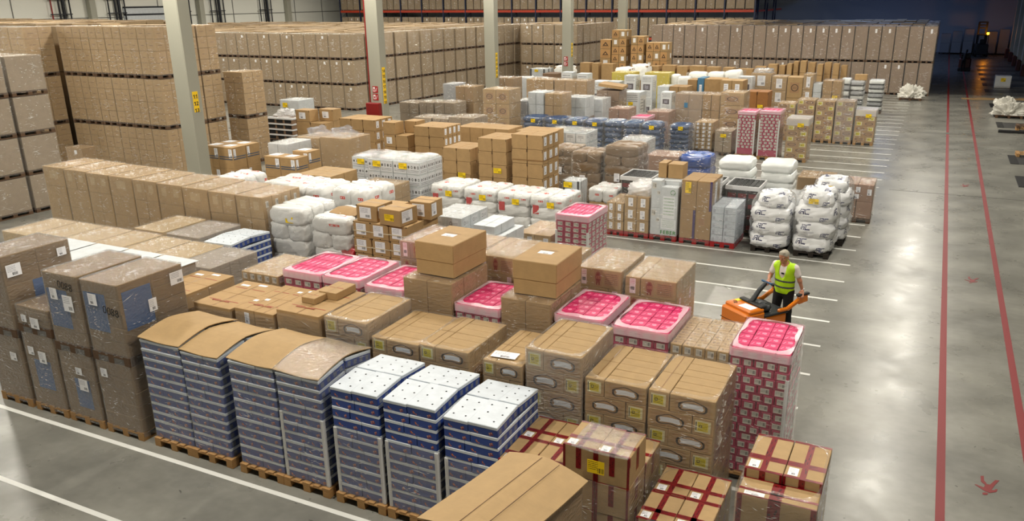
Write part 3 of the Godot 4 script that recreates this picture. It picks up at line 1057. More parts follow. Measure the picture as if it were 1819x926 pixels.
func browns(x0: float, x1: float, z: float, d: float, h: float, label: String, i: int) -> void:
	var t := stack_at("brown_carton_pallet", x0, x1, z, d, label, "carton load", "nine brown wrapped pallets in one row")
	var w := x1 - x0
	pallet(t, 0.8, 1.2, "wood_dark")
	grid(t, w - 0.01, 1.18, 0.146, h - 0.48, 1 + (i + 1) % 2, 2, 4, "kraft")
	grid(t, w - 0.01, 1.18, h - 0.48, h, 2 if i % 3 else 1, 4, 1, "kraft", [["F", 0.3, 0.4, 0.7, 0.8, "kraft_pale"], ["R", 0.3, 0.5, 0.6, 0.8, "label_small"]])
	film_wrap(t, w - 0.01, 1.18, h, "film_clear", 0.04)


func sacks(x0: float, x1: float, z: float, d: float, h: float, label: String, kind: String, n: int) -> void:
	var t := stack_at("sack_pallet", x0, x1, z, d, label, "sack pile", "piles of filled sacks")
	var w := x1 - x0
	pallet(t, minf(w, 0.86), 1.16, "wood_dark")
	var m: String = {"plain": "sack_white", "red": "sack_white", "red_end": "sack_white", "red_panel": "sack_white", "smooth": "sack_smooth", "brown": "sack_brown", "navy": "sack_navy", "blue": "sack_blue"}[kind]
	var lh := (h - 0.13) / n
	var boxed := label.contains("on a kraft carton")
	if boxed:
		put("carton", carton(Vector3(w - 0.06, (h - 0.14) * 0.5, 1.06), "kraft", [["F", 0.1, 0.2, 0.4, 0.8, "tape_red"]]), t, Vector3(0, 0.146, 0))
		n = 1
		lh = (h - 0.13) * 0.5
	for k in n:
		var y := 0.13 + k * lh + ((h - 0.13) * 0.5 if boxed else 0.0)
		var mm := "sack_red_print" if kind in ["red", "red_end", "red_panel"] and k == n - 1 else m
		if kind in ["navy", "blue", "smooth"]:
			put("sack", soft(Vector3(w * (0.99 - 0.02 * (k % 2)), lh * 1.12, 1.12), mm, k % 4, 4.5 if kind == "navy" else 6.0, 0.018 if kind == "smooth" else 0.04), t, Vector3(0, y - lh * 0.03, 0), 3.0)
		elif k % 2 == 0:
			for ix in 2:
				for iz in 2:
					put("sack", soft(Vector3(w * 0.51, lh * 1.16, 0.58), mm, (k + ix + 2 * iz) % 4, 5.5, 0.02), t, Vector3((ix - 0.5) * w * 0.5, y - lh * 0.04, (0.5 - iz) * 0.56), 3.0)
		else:
			for iz in 3:
				put("sack", soft(Vector3(w * 0.98, lh * 1.16, 0.4), mm, (k + iz) % 4, 5.5, 0.02), t, Vector3(0, y - lh * 0.04, (1 - iz) * 0.375), 3.0)
	if kind == "red_end":
		put("sack", soft(Vector3(0.36, lh * 1.2, 0.5), "sack_red", 1, 4.5, 0.03), t, Vector3(w * 0.42, 0.13 + (n - 3) * lh, 0.34), 1.0, "red sack end")
		part("kraft_sheet", dome_mesh(w * 0.7, 0.6, 0.06, "kraft_plain"), t, Vector3(0.08, h + 0.04, -0.1))
	if kind in ["plain", "red_panel", "navy"] or label.contains("tag"):
		if not label.contains("sixth") and not label.contains("fifth"):
			sticker(t, "label_yellow", Vector3(0.1, h - lh * 0.6, 0.585), 0.2, 0.15)
	if kind == "red_panel":
		part("red_panel", boxmesh(Vector3(0.17, lh * 0.8, 0.006), "panel_red", 0.002), t, Vector3(-w * 0.32, h - lh * 1.5, 0.572))
		part("red_panel", boxmesh(Vector3(0.006, lh * 0.8, 0.22), "panel_red", 0.002), t, Vector3(w * 0.505, h - lh * 1.3, 0.3))
	if kind == "brown":
		sticker(t, "label_0", Vector3(-0.1, h * 0.52, 0.6), 0.18, 0.26)
	film_wrap(t, w + 0.02, 1.14, h - 0.02, "film_clear", 0.08, true) if kind != "smooth" and kind != "red" else null


func irc(x0: float, x1: float, z: float, d: float, h: float, label: String, n: int) -> void:
	var t := stack_at("printed_sack_pallet", x0, x1, z, d, label, "sack pile", "big white printed sack piles")
	var w := x1 - x0
	pallet(t, 0.86, 1.1, "brown_black")
	var lh := (h - 0.12) / n
	for k in n:
		var top := k == n - 1
		put("sack", soft(Vector3(w * (0.84 if top else 1.07 - 0.04 * (k % 2)), lh * 1.25, 1.18 * (0.86 if top else 1.0)), "irc_print", k % 4, 3.4 if top else 4.2, 0.045), t, Vector3(0.04 * ((k % 2) - 0.5), 0.11 + k * lh - 0.02, 0), 4.0)
	if label.contains("tag"):
		sticker(t, "label_yellow", Vector3(-0.06, h - lh * 0.52, 0.53), 0.24, 0.13)
	part("film_bonnet", soft(Vector3(w * 1.11, h - 0.06, 1.24), "film_clear", 2, 5.0, 0.03), t, Vector3(0, 0.1, 0))


func whitebox(x0: float, x1: float, z: float, d: float, h: float, label: String, nx: int, nz: int, ny: int, kind: String) -> void:
	var t := stack_at("white_carton_pallet", x0, x1, z, d, label, "carton load")
	var w := x1 - x0
	d = minf(d, 1.2) - 0.05
	pallet(t, minf(w, 1.7), d + 0.04, "red_wood" if kind == "red_pallet" else "wood_dark")
	var marks: Array = {"ring": [["F", 0.2, 0.2, 0.8, 0.8, "ring_print"], ["R", 0.2, 0.2, 0.8, 0.8, "ring_print"]], "dots": [["F", 0.03, 0.08, 0.97, 0.92, "dots_print"], ["R", 0.03, 0.08, 0.97, 0.92, "dots_print"]], "black": [["F", 0.05, 0.1, 0.95, 0.9, "black_print"], ["R", 0.05, 0.1, 0.95, 0.9, "black_print"]], "stripe": [["F", 0.0, 0.0, 0.12, 1.0, "ink_black"], ["F", 0.82, 0.0, 0.94, 1.0, "ink_black"], ["R", 0.3, 0.0, 0.45, 1.0, "ink_black"], ["R", 0.8, 0.0, 0.92, 1.0, "ink_black"]], "red_pallet": [["F", 0.1, 0.1, 0.3, 0.6, "grey_board"]], "plain": []}[kind]
	if label.contains("stepped"):
		grid(t, w, d, 0.146, h - 0.2, nx, nz, ny - 1, "white_board", marks)
		grid(t, w * 0.62, d * 0.8, h - 0.2, h, 2, 3, 1, "white_board", marks)
		return
	grid(t, w, d, 0.146, h, nx, nz, ny, "white_board" if kind != "plain" else "white_glossy", marks)
	if kind in ["dots", "stripe"]:
		sticker(t, "label_yellow", Vector3(-0.1, h - 0.12, d / 2 + 0.02), 0.26, 0.16)
	film_wrap(t, w, d, h, "film_blue" if kind == "red_pallet" else "film_clear", 0.06)
	if kind in ["dots", "black"]:
		part("loose_film", soft(Vector3(w * 0.98, 0.06, d * 0.98), "film_haze_thin", 1, 7.0, 0.03), t, Vector3(0, h + 0.005, 0))


func cartons(x0: float, x1: float, z: float, d: float, h: float, label: String, nx: int, nz: int, ny: int, kind: String, filmed: bool) -> void:
	var t := stack_at("kraft_carton_pallet", x0, x1, z, d, label, "carton load")
	var w := x1 - x0
	d -= 0.04
	var red := label.contains("red pallet")
	pallet(t, w, d, "red_wood" if red else "wood_dark")
	var m := "kraft_gold" if kind in ["side_label", "yellow", "step", "plain"] else "kraft"
	if label.contains("orange"):
		m = "kraft_orange"
	elif label.contains("dark brown"):
		m = "kraft_dark"
	var corners := [["F", 0.0, 0.82, 0.03, 1.0, "seam_dark"], ["F", 0.97, 0.82, 1.0, 1.0, "seam_dark"], ["F", 0.0, 0.0, 0.03, 0.18, "seam_dark"], ["T", 0.0, 0.49, 1.0, 0.51, "tape_brown"]]
	var marks: Array = {"label": [["F", 0.55, 0.25, 0.85, 0.8, "label_0"]], "front_label": [["F", 0.22, 0.16, 0.66, 0.86, "label_1"], ["T", 0.0, 0.48, 1.0, 0.52, "tape_brown"]], "side_label": corners + [["R", 0.25, 0.25, 0.7, 0.85, "label_1"]], "yellow": corners, "step": corners, "plain": [["T", 0.0, 0.48, 1.0, 0.52, "tape_brown"]], "tags": [["F", 0.3, 0.15, 0.7, 0.85, "label_0"]], "marks": [["F", 0.2, 0.25, 0.8, 0.75, "oval_print"]], "tri": [["F", 0.02, 0.03, 0.98, 0.97, "tri_print"]], "heap": []}[kind]
	var marks2: Array = {"tri": [["F", 0.3, 0.25, 0.72, 0.78, "paper_white"], ["R", 0.3, 0.25, 0.72, 0.78, "paper_white"]], "step": corners + [["F", 0.25, 0.25, 0.7, 0.8, "label_2"]]}.get(kind, [])
	grid(t, w, d, 0.146, h, nx, nz, ny, m, marks, "carton", marks2, 1 if kind == "step" else 0)
	if kind == "yellow" or label.contains("yellow"):
		sticker(t, "label_yellow", Vector3(w * 0.18, h * 0.62, d / 2 + 0.01), 0.26, 0.15)
	if label.contains("twine"):
		for y in [0.38, 0.72]:
			part("twine_band", film_mesh(Vector3(w, 0.02, d), "tape_brown", 0.006, true), t, Vector3(0, h * y, 0))
	if filmed:
		film_wrap(t, w, d, h, "film_clear", 0.06)
	if kind == "heap":
		part("loose_film", heap_mesh(Vector3(w * 0.98, 0.34, d), "film_blue", 4, 0.25, 14), t, Vector3(0, h + 0.014, 0))
	if label.contains("clear bag"):
		part("clear_bag", soft(Vector3(w * 0.94, 0.3, d * 0.9), "film_milky", 2, 6.0, 0.06), t, Vector3(0, h - 0.02, 0))
	if label.contains("stepped film"):
		part("loose_film", soft(Vector3(w * 0.9, 0.2, d * 0.9), "film_hazy", 2, 6.0, 0.06), t, Vector3(0, h, 0))


func strapped(x0: float, x1: float, z: float, d: float, h: float, label: String, nx: int, ny: int) -> void:
	var t := stack_at("strapped_carton_pallet", x0, x1, z, d, label, "carton load")
	var w := x1 - x0
	pallet(t, w, 1.16, "wood_dark")
	var ch := (h - 0.146) / 3
	for k in 3:
		for ix in nx:
			for iz in 2:
				if ny == 1 and k == 2 and iz == 1 and ix == 0:
					continue
				var o := put("carton", carton(Vector3(w / nx - 0.01, ch - 0.004, 0.56), "kraft_gold", [["T", 0.05, 0.3, 0.6, 0.9, "label_0"], ["R", 0.06, 0.5, 0.24, 0.92, "label_2"], ["F", 0.72, 0.5, 0.96, 0.92, "label_0"]]), t, Vector3(-w / 2 + (ix + 0.5) * w / nx, 0.146 + k * ch + (0.1 if ny == 1 and iz == 1 and k == 2 else 0.0), 0.29 - iz * 0.575))
				if ny == 1 and iz == 1 and k == 2:
					part("riser", boxmesh(Vector3(w / nx - 0.06, 0.1, 0.5), "kraft_dark"), t, o.position - Vector3(0, 0.1, 0))
				for b in [0.42, 0.52]:
					part("strap", film_mesh(Vector3(w / nx - 0.01, 0.03, 0.56), "strap_grey", 0.003, true), o, Vector3(0, ch * b, 0))


func feber(x0: float, x1: float, z: float, d: float, h: float, label: String) -> void:
	var t := stack_at("printed_carton_pallet", x0, x1, z, d, label, "carton load")
	var w := x1 - x0
	pallet(t, w, 1.16, "red_wood")
	var tall := carton(Vector3(w * 0.62, h - 0.32, 0.3), "white_board", [["F", 0.14, 0.36, 0.86, 0.82, "lines_pale"], ["F", 0.06, 0.14, 0.94, 0.34, "lines_pale"]])
	var a := put("carton", tall, t, Vector3(w * 0.18, 0.146, 0.4))
	part("print", text(null, "FEBER", 0.1, Transform3D(Basis(), Vector3(0, 0.09, 0.153)), "ink_green", true, 0.003, 1.1), a)
	var ringed := ArrayMesh.new()
	var st := tool()
	for k in 16:
		var e := TAU * k / 16
		var f := TAU * (k + 1) / 16
		quad(st, Vector3(cos(e), sin(e), 0) * 0.07, Vector3(cos(f), sin(f), 0) * 0.07, Vector3(cos(f), sin(f), 0) * 0.056, Vector3(cos(e), sin(e), 0) * 0.056, Vector3(0, 0, 1))
	ringed = done(st, "ink_green")
	part("print", ringed, a, Vector3(0.1, h - 0.46, 0.154))
	for k in 2:
		put("carton", carton(Vector3(w * 0.36, (h - 0.15) / 2 - 0.004, 0.3), "white_board", [["F", 0.1, 0.7, 0.5, 0.92, "label_small"], ["F", 0.6, 0.5, 0.9, 0.62, "label_small"]]), t, Vector3(-w * 0.31, 0.146 + k * (h - 0.15) / 2, 0.4))
	for iz in 2:
		put("carton", carton(Vector3(w * 0.98, h - 0.2, 0.38), "white_board"), t, Vector3(0, 0.146, 0.04 - iz * 0.4))
	put("carton", carton(Vector3(w * 0.55, 0.4, 0.5), "kraft_gold"), t, Vector3(0.1, h - 0.05, -0.3))
	put("carton", carton(Vector3(w * 0.3, 0.42, 0.5), "kraft_gold"), t, Vector3(-0.26, h - 0.05, -0.28))
	film_wrap(t, w, 1.14, h - 0.03, "film_clear", 0.06, true)


func tallkraft(x0: float, x1: float, z: float, d: float, h: float, label: String) -> void:
	var t := stack_at("tall_carton_pallet", x0, x1, z, d, label, "carton load")
	var w := x1 - x0
	pallet(t, w, 1.16, "red_wood")
	var ch := (h - 0.15) / 2
	for k in 2:
		for ix in 2:
			for iz in 2:
				put("carton", carton(Vector3(w / 2 - 0.008, ch - 0.004, 0.55), "kraft_plain", ([["F", 0.84, 0.0, 1.0, 1.0, "purple_tape"]] if (ix + k) % 2 == 0 else [["F", 0.2, 0.5, 0.6, 0.75, "lines_print"]]) + [["R", 0.55, 0.1, 0.95, 0.9, "label_0"]]), t, Vector3((ix - 0.5) * w / 2, 0.146 + k * ch, 0.28 - iz * 0.57))
	sticker(t, "label_yellow", Vector3(-w * 0.28, h - 0.2, 0.575), 0.16, 0.3)
	film_wrap(t, w, 1.14, h - 0.06, "film_clear", 0.06, true)


func cases(x0: float, x1: float, z: float, d: float, h: float, label: String) -> void:
	var t := stack_at("bottle_case_pallet", x0, x1, z, d, label, "case load", "black-topped bottle cases")
	var w := x1 - x0
	pallet(t, 0.8, 1.16, "wood_dark")
	for k in 4:
		grid(t, w * 0.94, 1.06, 0.146 + k * (h - 0.2) / 4, 0.146 + (k + 1) * (h - 0.2) / 4, 3, 3, 1, "bottle_dark", [["F", 0.1, 0.1, 0.9, 0.5, "tape_red"]], "bottle_case")
	var st := tool()
	for s in [-1, 1]:
		box(st, Vector3(s * w * 0.49, h - 0.05, 0), Vector3(0.035, 0.12, 1.14), 0.008)
		box(st, Vector3(0, h - 0.05, s * 0.555), Vector3(w, 0.12, 0.035), 0.008)
	var rim := done(st, "post_white")
	part("rim", rim, t)
	for i in 6:
		for j in 6:
			put("bottle_cap_pack", boxmesh(Vector3(w * 0.145, 0.06, 0.165), "cap_black", 0.02), t, Vector3((i - 2.5) * w * 0.153, h - 0.06, (j - 2.5) * 0.175), 0.6)
	film_wrap(t, w * 0.96, 1.08, h - 0.12, "film_clear", 0.06, true)


func wrapped(x0: float, x1: float, z: float, d: float, h: float, label: String, kind: int) -> void:
	var t := stack_at("wrapped_pallet", x0, x1, z, d, label, "wrapped load")
	var w := x1 - x0
	d -= 0.06
	pallet(t, minf(w, 1.7), d, "wood_dark")
	if kind == 7:
		part("carton", carton(Vector3(w, h - 0.15, d), "blue_box", [["F", 0.3, 0.5, 0.7, 0.85, "label_0"]]), t, Vector3(0, 0.146, 0))
		return
	if kind == 8:
		grid(t, w, d, 0.146, h, 1, 1, 2, "white_board", [["F", 0.15, 0.1, 0.5, 0.4, "ink_navy"]])
		sticker(t, "label_yellow", Vector3(-0.25, h - 0.25, d / 2 + 0.03), 0.3, 0.22)
	elif kind == 4:
		grid(t, w, d, 0.146, h * 0.6, 2, 2, 2, "kraft")
		grid(t, w * 0.9, d, h * 0.6, h, 1, 2, 1, "grey_board")
	else:
		var m := "kraft_pink" if label.contains("reddish") or kind in [2, 3] else "kraft_grey" if label.contains("grey") or label.contains("beige") else "kraft_plain"
		var nx := 2 if w > 0.7 and w < 1.4 else 3 if w >= 1.4 else 1
		grid(t, w, d, 0.146, h, nx, 2, 3 if h > 1.4 else 2, m, [["T", 0.0, 0.47, 1.0, 0.53, "tape_brown"]])
	if kind == 1:
		sticker(t, "label_yellow", Vector3(0, h - 0.2, d / 2 + 0.03), 0.24, 0.14)
	if kind == 3:
		sticker(t, "label_0", Vector3(-w * 0.3, h - 0.18, d / 2 + 0.02), 0.22, 0.16)
		sticker(t, "label_1", Vector3(0.02, h - 0.16, d / 2 + 0.02), 0.12, 0.16)
		sticker(t, "label_2", Vector3(0.0, h - 0.36, d / 2 + 0.02), 0.12, 0.14)
		sticker(t, "label_2", Vector3(w * 0.38, h - 0.22, d / 2 + 0.02), 0.12, 0.18)
	if kind == 2:
		sticker(t, "label_2", Vector3(w * 0.1, h - 0.25, d / 2 + 0.02), 0.12, 0.3)
	if kind == 6:
		sticker(t, "blue_box", Vector3(-0.12, h - 0.5, d / 2 + 0.02), 0.16, 0.22)
	if kind != 5:
		film_wrap(t, w, d, h, "film_clear" if kind != 4 and kind != 6 else "film_hazy", 0.05)


func ovals(x0: float, x1: float, z: float, d: float, h: float, label: String, n: int) -> void:
	var t := stack_at("oval_print_pallet", x0, x1, z, d, label, "carton load", "oval-printed carton columns")
	var w := x1 - x0
	pallet(t, w, 1.16)
	var lh := (h - 0.146) / n
	for k in n:
		brick(t, w, 1.14, 0.146 + k * lh, lh, k % 2 == 0, 4, 0.6, "kraft", [["F", 0.08, 0.1, 0.92, 0.9, "oval_print"]], [["F", 0.15, 0.15, 0.85, 0.85, "label_frame_yellow"], ["R", 0.2, 0.1, 0.8, 0.9, "oval_print"]])
	if label.contains("yellow tag") or label.contains("bonnet"):
		sticker(t, "label_yellow", Vector3(0.12, h - 0.22, 0.6), 0.24, 0.15)
	film_wrap(t, w, 1.14, h, "film_hazy" if label.contains("hazy") else "film_clear", 0.05)
	if label.contains("bonnet") or label.contains("yellow tag"):
		part("film_bonnet", film_mesh(Vector3(w, 0.25, 1.14), "film_milky", 0.022), t, Vector3(0, h - 0.24, 0))


func halfwhite(x0: float, x1: float, z: float, d: float, h: float, label: String, mixed: bool) -> void:
	var t := stack_at("tall_wrapped_pallet", x0, x1, z, d, label, "carton load")
	var w := x1 - x0
	d = 1.12
	pallet(t, w, d, "wood_dark")
	var low := "grey_board" if mixed else "kraft_dark" if label.contains("brown wrapped") else "white_board"
	grid(t, w, d, 0.146, h * 0.56, 2 if w > 0.7 else 1, 2, 2, low)
	grid(t, w * (0.94 if label.contains("brown wrapped") else 1.0), d, h * 0.56, h, 2 if w > 0.7 else 1, 2, 2, "kraft" if mixed else "white_board", [["T", 0.0, 0.46, 1.0, 0.54, "tape_brown"]])
	film_wrap(t, w, d, h, "film_clear", 0.05)


func openlid(x0: float, x1: float, z: float, d: float, h: float, label: String) -> void:
	var t := stack_at("open_carton_pallet", x0, x1, z, d, label, "carton load")
	var w := x1 - x0
	pallet(t, w, 1.16, "wood_dark")
	grid(t, w, 1.14, 0.146, h - 0.1, 2, 2, 4, "kraft_dark")
	var lid := part("lid", carton(Vector3(w * 1.05, 0.14, 1.16), "kraft_gold", []), t, Vector3(0.06, h + 0.02, 0), 0.12, "tilted loose carton lid")
	lid.rotation.z = -0.12
	film_wrap(t, w, 1.14, h - 0.12, "film_clear", 0.05, true)


func appliances(x0: float, x1: float, z: float, d: float, h: float, label: String) -> void:
	var t := stack_at("boxed_appliance", x0, x1, z, d, label, "boxed appliance", "white boxed appliances")
	var w := x1 - x0
	var dd := 0.68 if w < 0.8 else 1.1
	pallet(t, w, dd, "wood_dark")
	if label.contains("hatch") or label.contains("sloping") or label.contains("hooded") or label.contains("round-topped"):
		part("body", boxmesh(Vector3(w * 0.96, (h - 0.15) * 0.75, dd * 0.95), "cloth_white", 0.03), t, Vector3(0, 0.146, 0))
		var top := part("hood", soft(Vector3(w * 0.92, (h - 0.15) * 0.3, dd * 0.9), "cloth_white", 1, 5.0, 0.02), t, Vector3(0, 0.146 + (h - 0.15) * 0.72, 0))
		if label.contains("sloping"):
			top.rotation.z = 0.12
		part("hatch", boxmesh(Vector3(w * 0.45, 0.02, dd * 0.3), "plastic_black", 0.005), t, Vector3(0.05, h - 0.02, 0.1))
	else:
		var n := 2 if label.contains("tall") else 1
		for k in n:
			put("carton", carton(Vector3(w, (h - 0.146) / n - 0.004, dd), "white_board", [["F", 0.03, 0.02, 0.97, 0.98, "appliance_print"], ["R", 0.1, 0.3, 0.9, 0.9, "label_small"]]), t, Vector3(0, 0.146 + k * (h - 0.146) / n, 0))
	if label.contains("yellow tag"):
		sticker(t, "label_yellow", Vector3(-0.02, 0.45 if label.contains("tall") else h * 0.72, dd / 2 + 0.03), 0.24, 0.16)
	film_wrap(t, w, dd, h - 0.02, "film_clear", 0.08, true)


func yellows(x0: float, x1: float, z: float, d: float, h: float, label: String) -> void:
	var t := stack_at("yellow_wrapped_pallet", x0, x1, z, d, label, "wrapped load", "yellow film-wrapped loads")
	var w := x1 - x0
	pallet(t, w, 1.16, "wood_dark")
	grid(t, w, 1.12, 0.146, h, 2, 2, 3, "kraft_pale")
	film_wrap(t, w, 1.12, h, "film_yellow", 0.05)


func cloth(x0: float, x1: float, z: float, d: float, h: float, label: String) -> void:
	var t := stack_at("covered_pallet", x0, x1, z, d, label, "covered load", "loads under white cloth")
	var w := x1 - x0
	pallet(t, w, 1.16, "wood_dark")
	grid(t, w * 0.9, 1.0, 0.146, h - 0.06, 1, 2, 2, "kraft_plain")
	part("white_cloth", soft(Vector3(w, h * 0.45, 1.18), "cloth_white", 2, 5.0, 0.05), t, Vector3(0, h * 0.55, 0))


func bales(x0: float, x1: float, z: float, d: float, h: float, label: String, n: int) -> void:
	var t := stack_at("bale_pallet", x0, x1, z, d, label, "bale stack", "grey banded bale columns")
	var w := x1 - x0
	pallet(t, w, 1.1, "wood_dark")
	var lh := (h - 0.146) / n
	for k in n:
		put("bale", soft(Vector3(w, lh * 1.05, 1.08), "sack_smooth" if (k + (1 if label.contains("pale") else 0)) % 2 else "grey_board", k % 4, 7.0, 0.02), t, Vector3(0, 0.146 + k * lh, 0), 4.0)
		part("band", film_mesh(Vector3(w, 0.05, 1.08), "steel_dark", 0.004, true), t, Vector3(0, 0.146 + k * lh, 0))
	if label.contains("kraft box"):
		put("carton", carton(Vector3(w * 0.9, 0.3, 0.5), "kraft_gold"), t, Vector3(0.1, h + 0.02, -0.2))
	film_wrap(t, w, 1.1, h, "film_clear", 0.05)


func bundle(x0: float, x1: float, z: float, d: float, h: float, label: String) -> void:
	var t := stack_at("tray_bundle", x0, x1, z, d, label, "tray bundle")
	var w := x1 - x0
	pallet(t, w, 1.06, "brown_black")
	grid(t, w, 1.02, 0.146, h - 0.2, 3, 2, 4, "kraft_dark", [["F", 0.1, 0.15, 0.9, 0.85, "hole_black"]], "tray")
	for k in 4:
		part("rim", film_mesh(Vector3(w, 0.05, 1.02), "post_white", 0.02, true), t, Vector3(0, 0.146 + (k + 0.8) * (h - 0.35) / 4, 0))
	part("crinkled_film", heap_mesh(Vector3(w, 0.45, 1.1), "film_milky", 8, 0.4, 14), t, Vector3(0, h - 0.19, 0))


func greywrap(x0: float, x1: float, z: float, y0: float, h: float, label: String, notes: Array, rich := false) -> void:
	# a carton block under heavy grey film; the upper ones stand on the lower ones
	var d := 1.2
	var t := stack_at("grey_wrapped_pallet", x0, x1, z, d, label, "wrapped load", "grey wrapped pallets in the front row")
	t.position.y = y0
	var w := x1 - x0
	pallet(t, 0.8, 1.2, "wood" if y0 == 0.0 else "wood_dark", rich)
	h -= y0
	grid(t, w - 0.03, 1.17, 0.146, h, 1, 2, 5, "kraft_plain")
	for n in notes:
		match n[0]:
			"blue":
				var f: String = n[1]
				if f == "F":
					part("blue_print", boxmesh(Vector3(n[4], n[5], 0.003), "blue_patch"), t, Vector3(n[2], n[3] - n[5] / 2, 0.588))
				else:
					part("blue_print", boxmesh(Vector3(0.003, n[5], n[4]), "blue_patch"), t, Vector3(w / 2 - 0.012, n[3] - n[5] / 2, n[2]))
			"text":
				part("hand_number", text(null, n[1], 0.11, Transform3D(Basis(Vector3(0, 0, 1), -0.12), Vector3.ZERO), "ink_black", false, 0.002), t, Vector3(n[2], n[3], 0.607))
			_:
				sticker(t, n[0], Vector3(n[2], n[3], 0.607) if n[1] == "F" else Vector3(w / 2 + 0.007, n[3], n[2]), n[4], n[5], n[1])
	film_wrap(t, w - 0.03, 1.17, h, "film_grey", 0.06 if y0 == 0.0 else 0.0)


func taped(x0: float, x1: float, z: float, h: float, label: String, spots: Array) -> void:
	# cartons crossed with dark red tape; spots are [x, z, layers, size]
	var d := 1.2
	var t := stack_at("red_taped_pallet", x0, x1, z, d, label, "carton load", "red-taped carton loads")
	var w := x1 - x0
	pallet(t, 0.8, 1.2)
	var lh := (h - 0.146) / 3
	for s in spots:
		var sh: float = lh * (s[5] if s.size() > 5 else 1.0)
		var c := carton(Vector3(s[3], sh - 0.003, s[4]), "kraft", [["T", 0.0, 0.3, 1.0, 0.42, "tape_red"], ["T", 0.4, 0.0, 0.56, 1.0, "tape_red"], ["T", 0.0, 0.0, 1.0, 0.05, "tape_red"], ["T", 0.0, 0.95, 1.0, 1.0, "tape_red"], ["F", 0.4, 0.3, 0.56, 1.0, "tape_red"], ["F", 0.0, 0.0, 0.07, 1.0, "tape_red"], ["F", 0.93, 0.0, 1.0, 1.0, "tape_red"], ["R", 0.4, 0.3, 0.56, 1.0, "tape_red"], ["R", 0.0, 0.7, 0.05, 1.0, "tape_red"], ["T", 0.08, 0.06, 0.34, 0.26, "label_1"]])
		for k in s[2]:
			put("carton", c, t, Vector3(s[0], 0.146 + k * sh, s[1]))
	if label.contains("yellow"):
		sticker(t, "label_yellow", Vector3(0.02, h + lh * 0.55, 0.62), 0.2, 0.16)
		part("loose_film", dome_mesh(0.66, 0.6, 0.04, "film_clear"), t, Vector3(0.05, h + lh + 0.006, 0.3))
	film_wrap(t, w, 1.18, h - 0.02, "film_clear", 0.06, true)


func wall_block(x0: float, x1: float, z: float, y0: float, h: float, d: float, m: String, label: String, group: String, cols := 0, rows := 1) -> Node3D:
	# one pallet of a block stack: a carton block (or its cartons) on a pallet under film
	var t := stack_at("block_stacked_pallet", x0, x1, z, d, label, "wrapped load", group)
	t.position.y = y0
	var w := x1 - x0
	pallet(t, w - 0.02, d - 0.04, "wood_dark")
	if cols:
		var rows_: int = rows
		grid(t, w - 0.02, d - 0.03, 0.146, h, cols, 2, rows_, m, [["F", 0.3, 0.45, 0.7, 0.5, "kraft_dark"], ["R", 0.3, 0.45, 0.7, 0.5, "kraft_dark"]])
	else:
		part("carton_block", carton(Vector3(w - 0.05 - rng.randf() * 0.03, h - 0.15, d - 0.05), m, [["F", 0.5, 0.8, 0.66, 0.92, "paper_white"]] if rng.randf() < 0.55 else []), t, Vector3(0, 0.146, 0), rng.randf_range(-0.008, 0.008))
	part("stretch_film", film_mesh(Vector3(w - 0.02, h - 0.1, d - 0.03), "film_clear", 0.012), t, Vector3(0, 0.1, 0))
	return t


# ------------------------------------------------------------------ figures
func smin(p: float, q: float, k: float) -> float:
	var t := clampf(0.5 + 0.5 * (q - p) / k, 0.0, 1.0)
	return lerpf(q, p, t) - k * t * (1.0 - t)


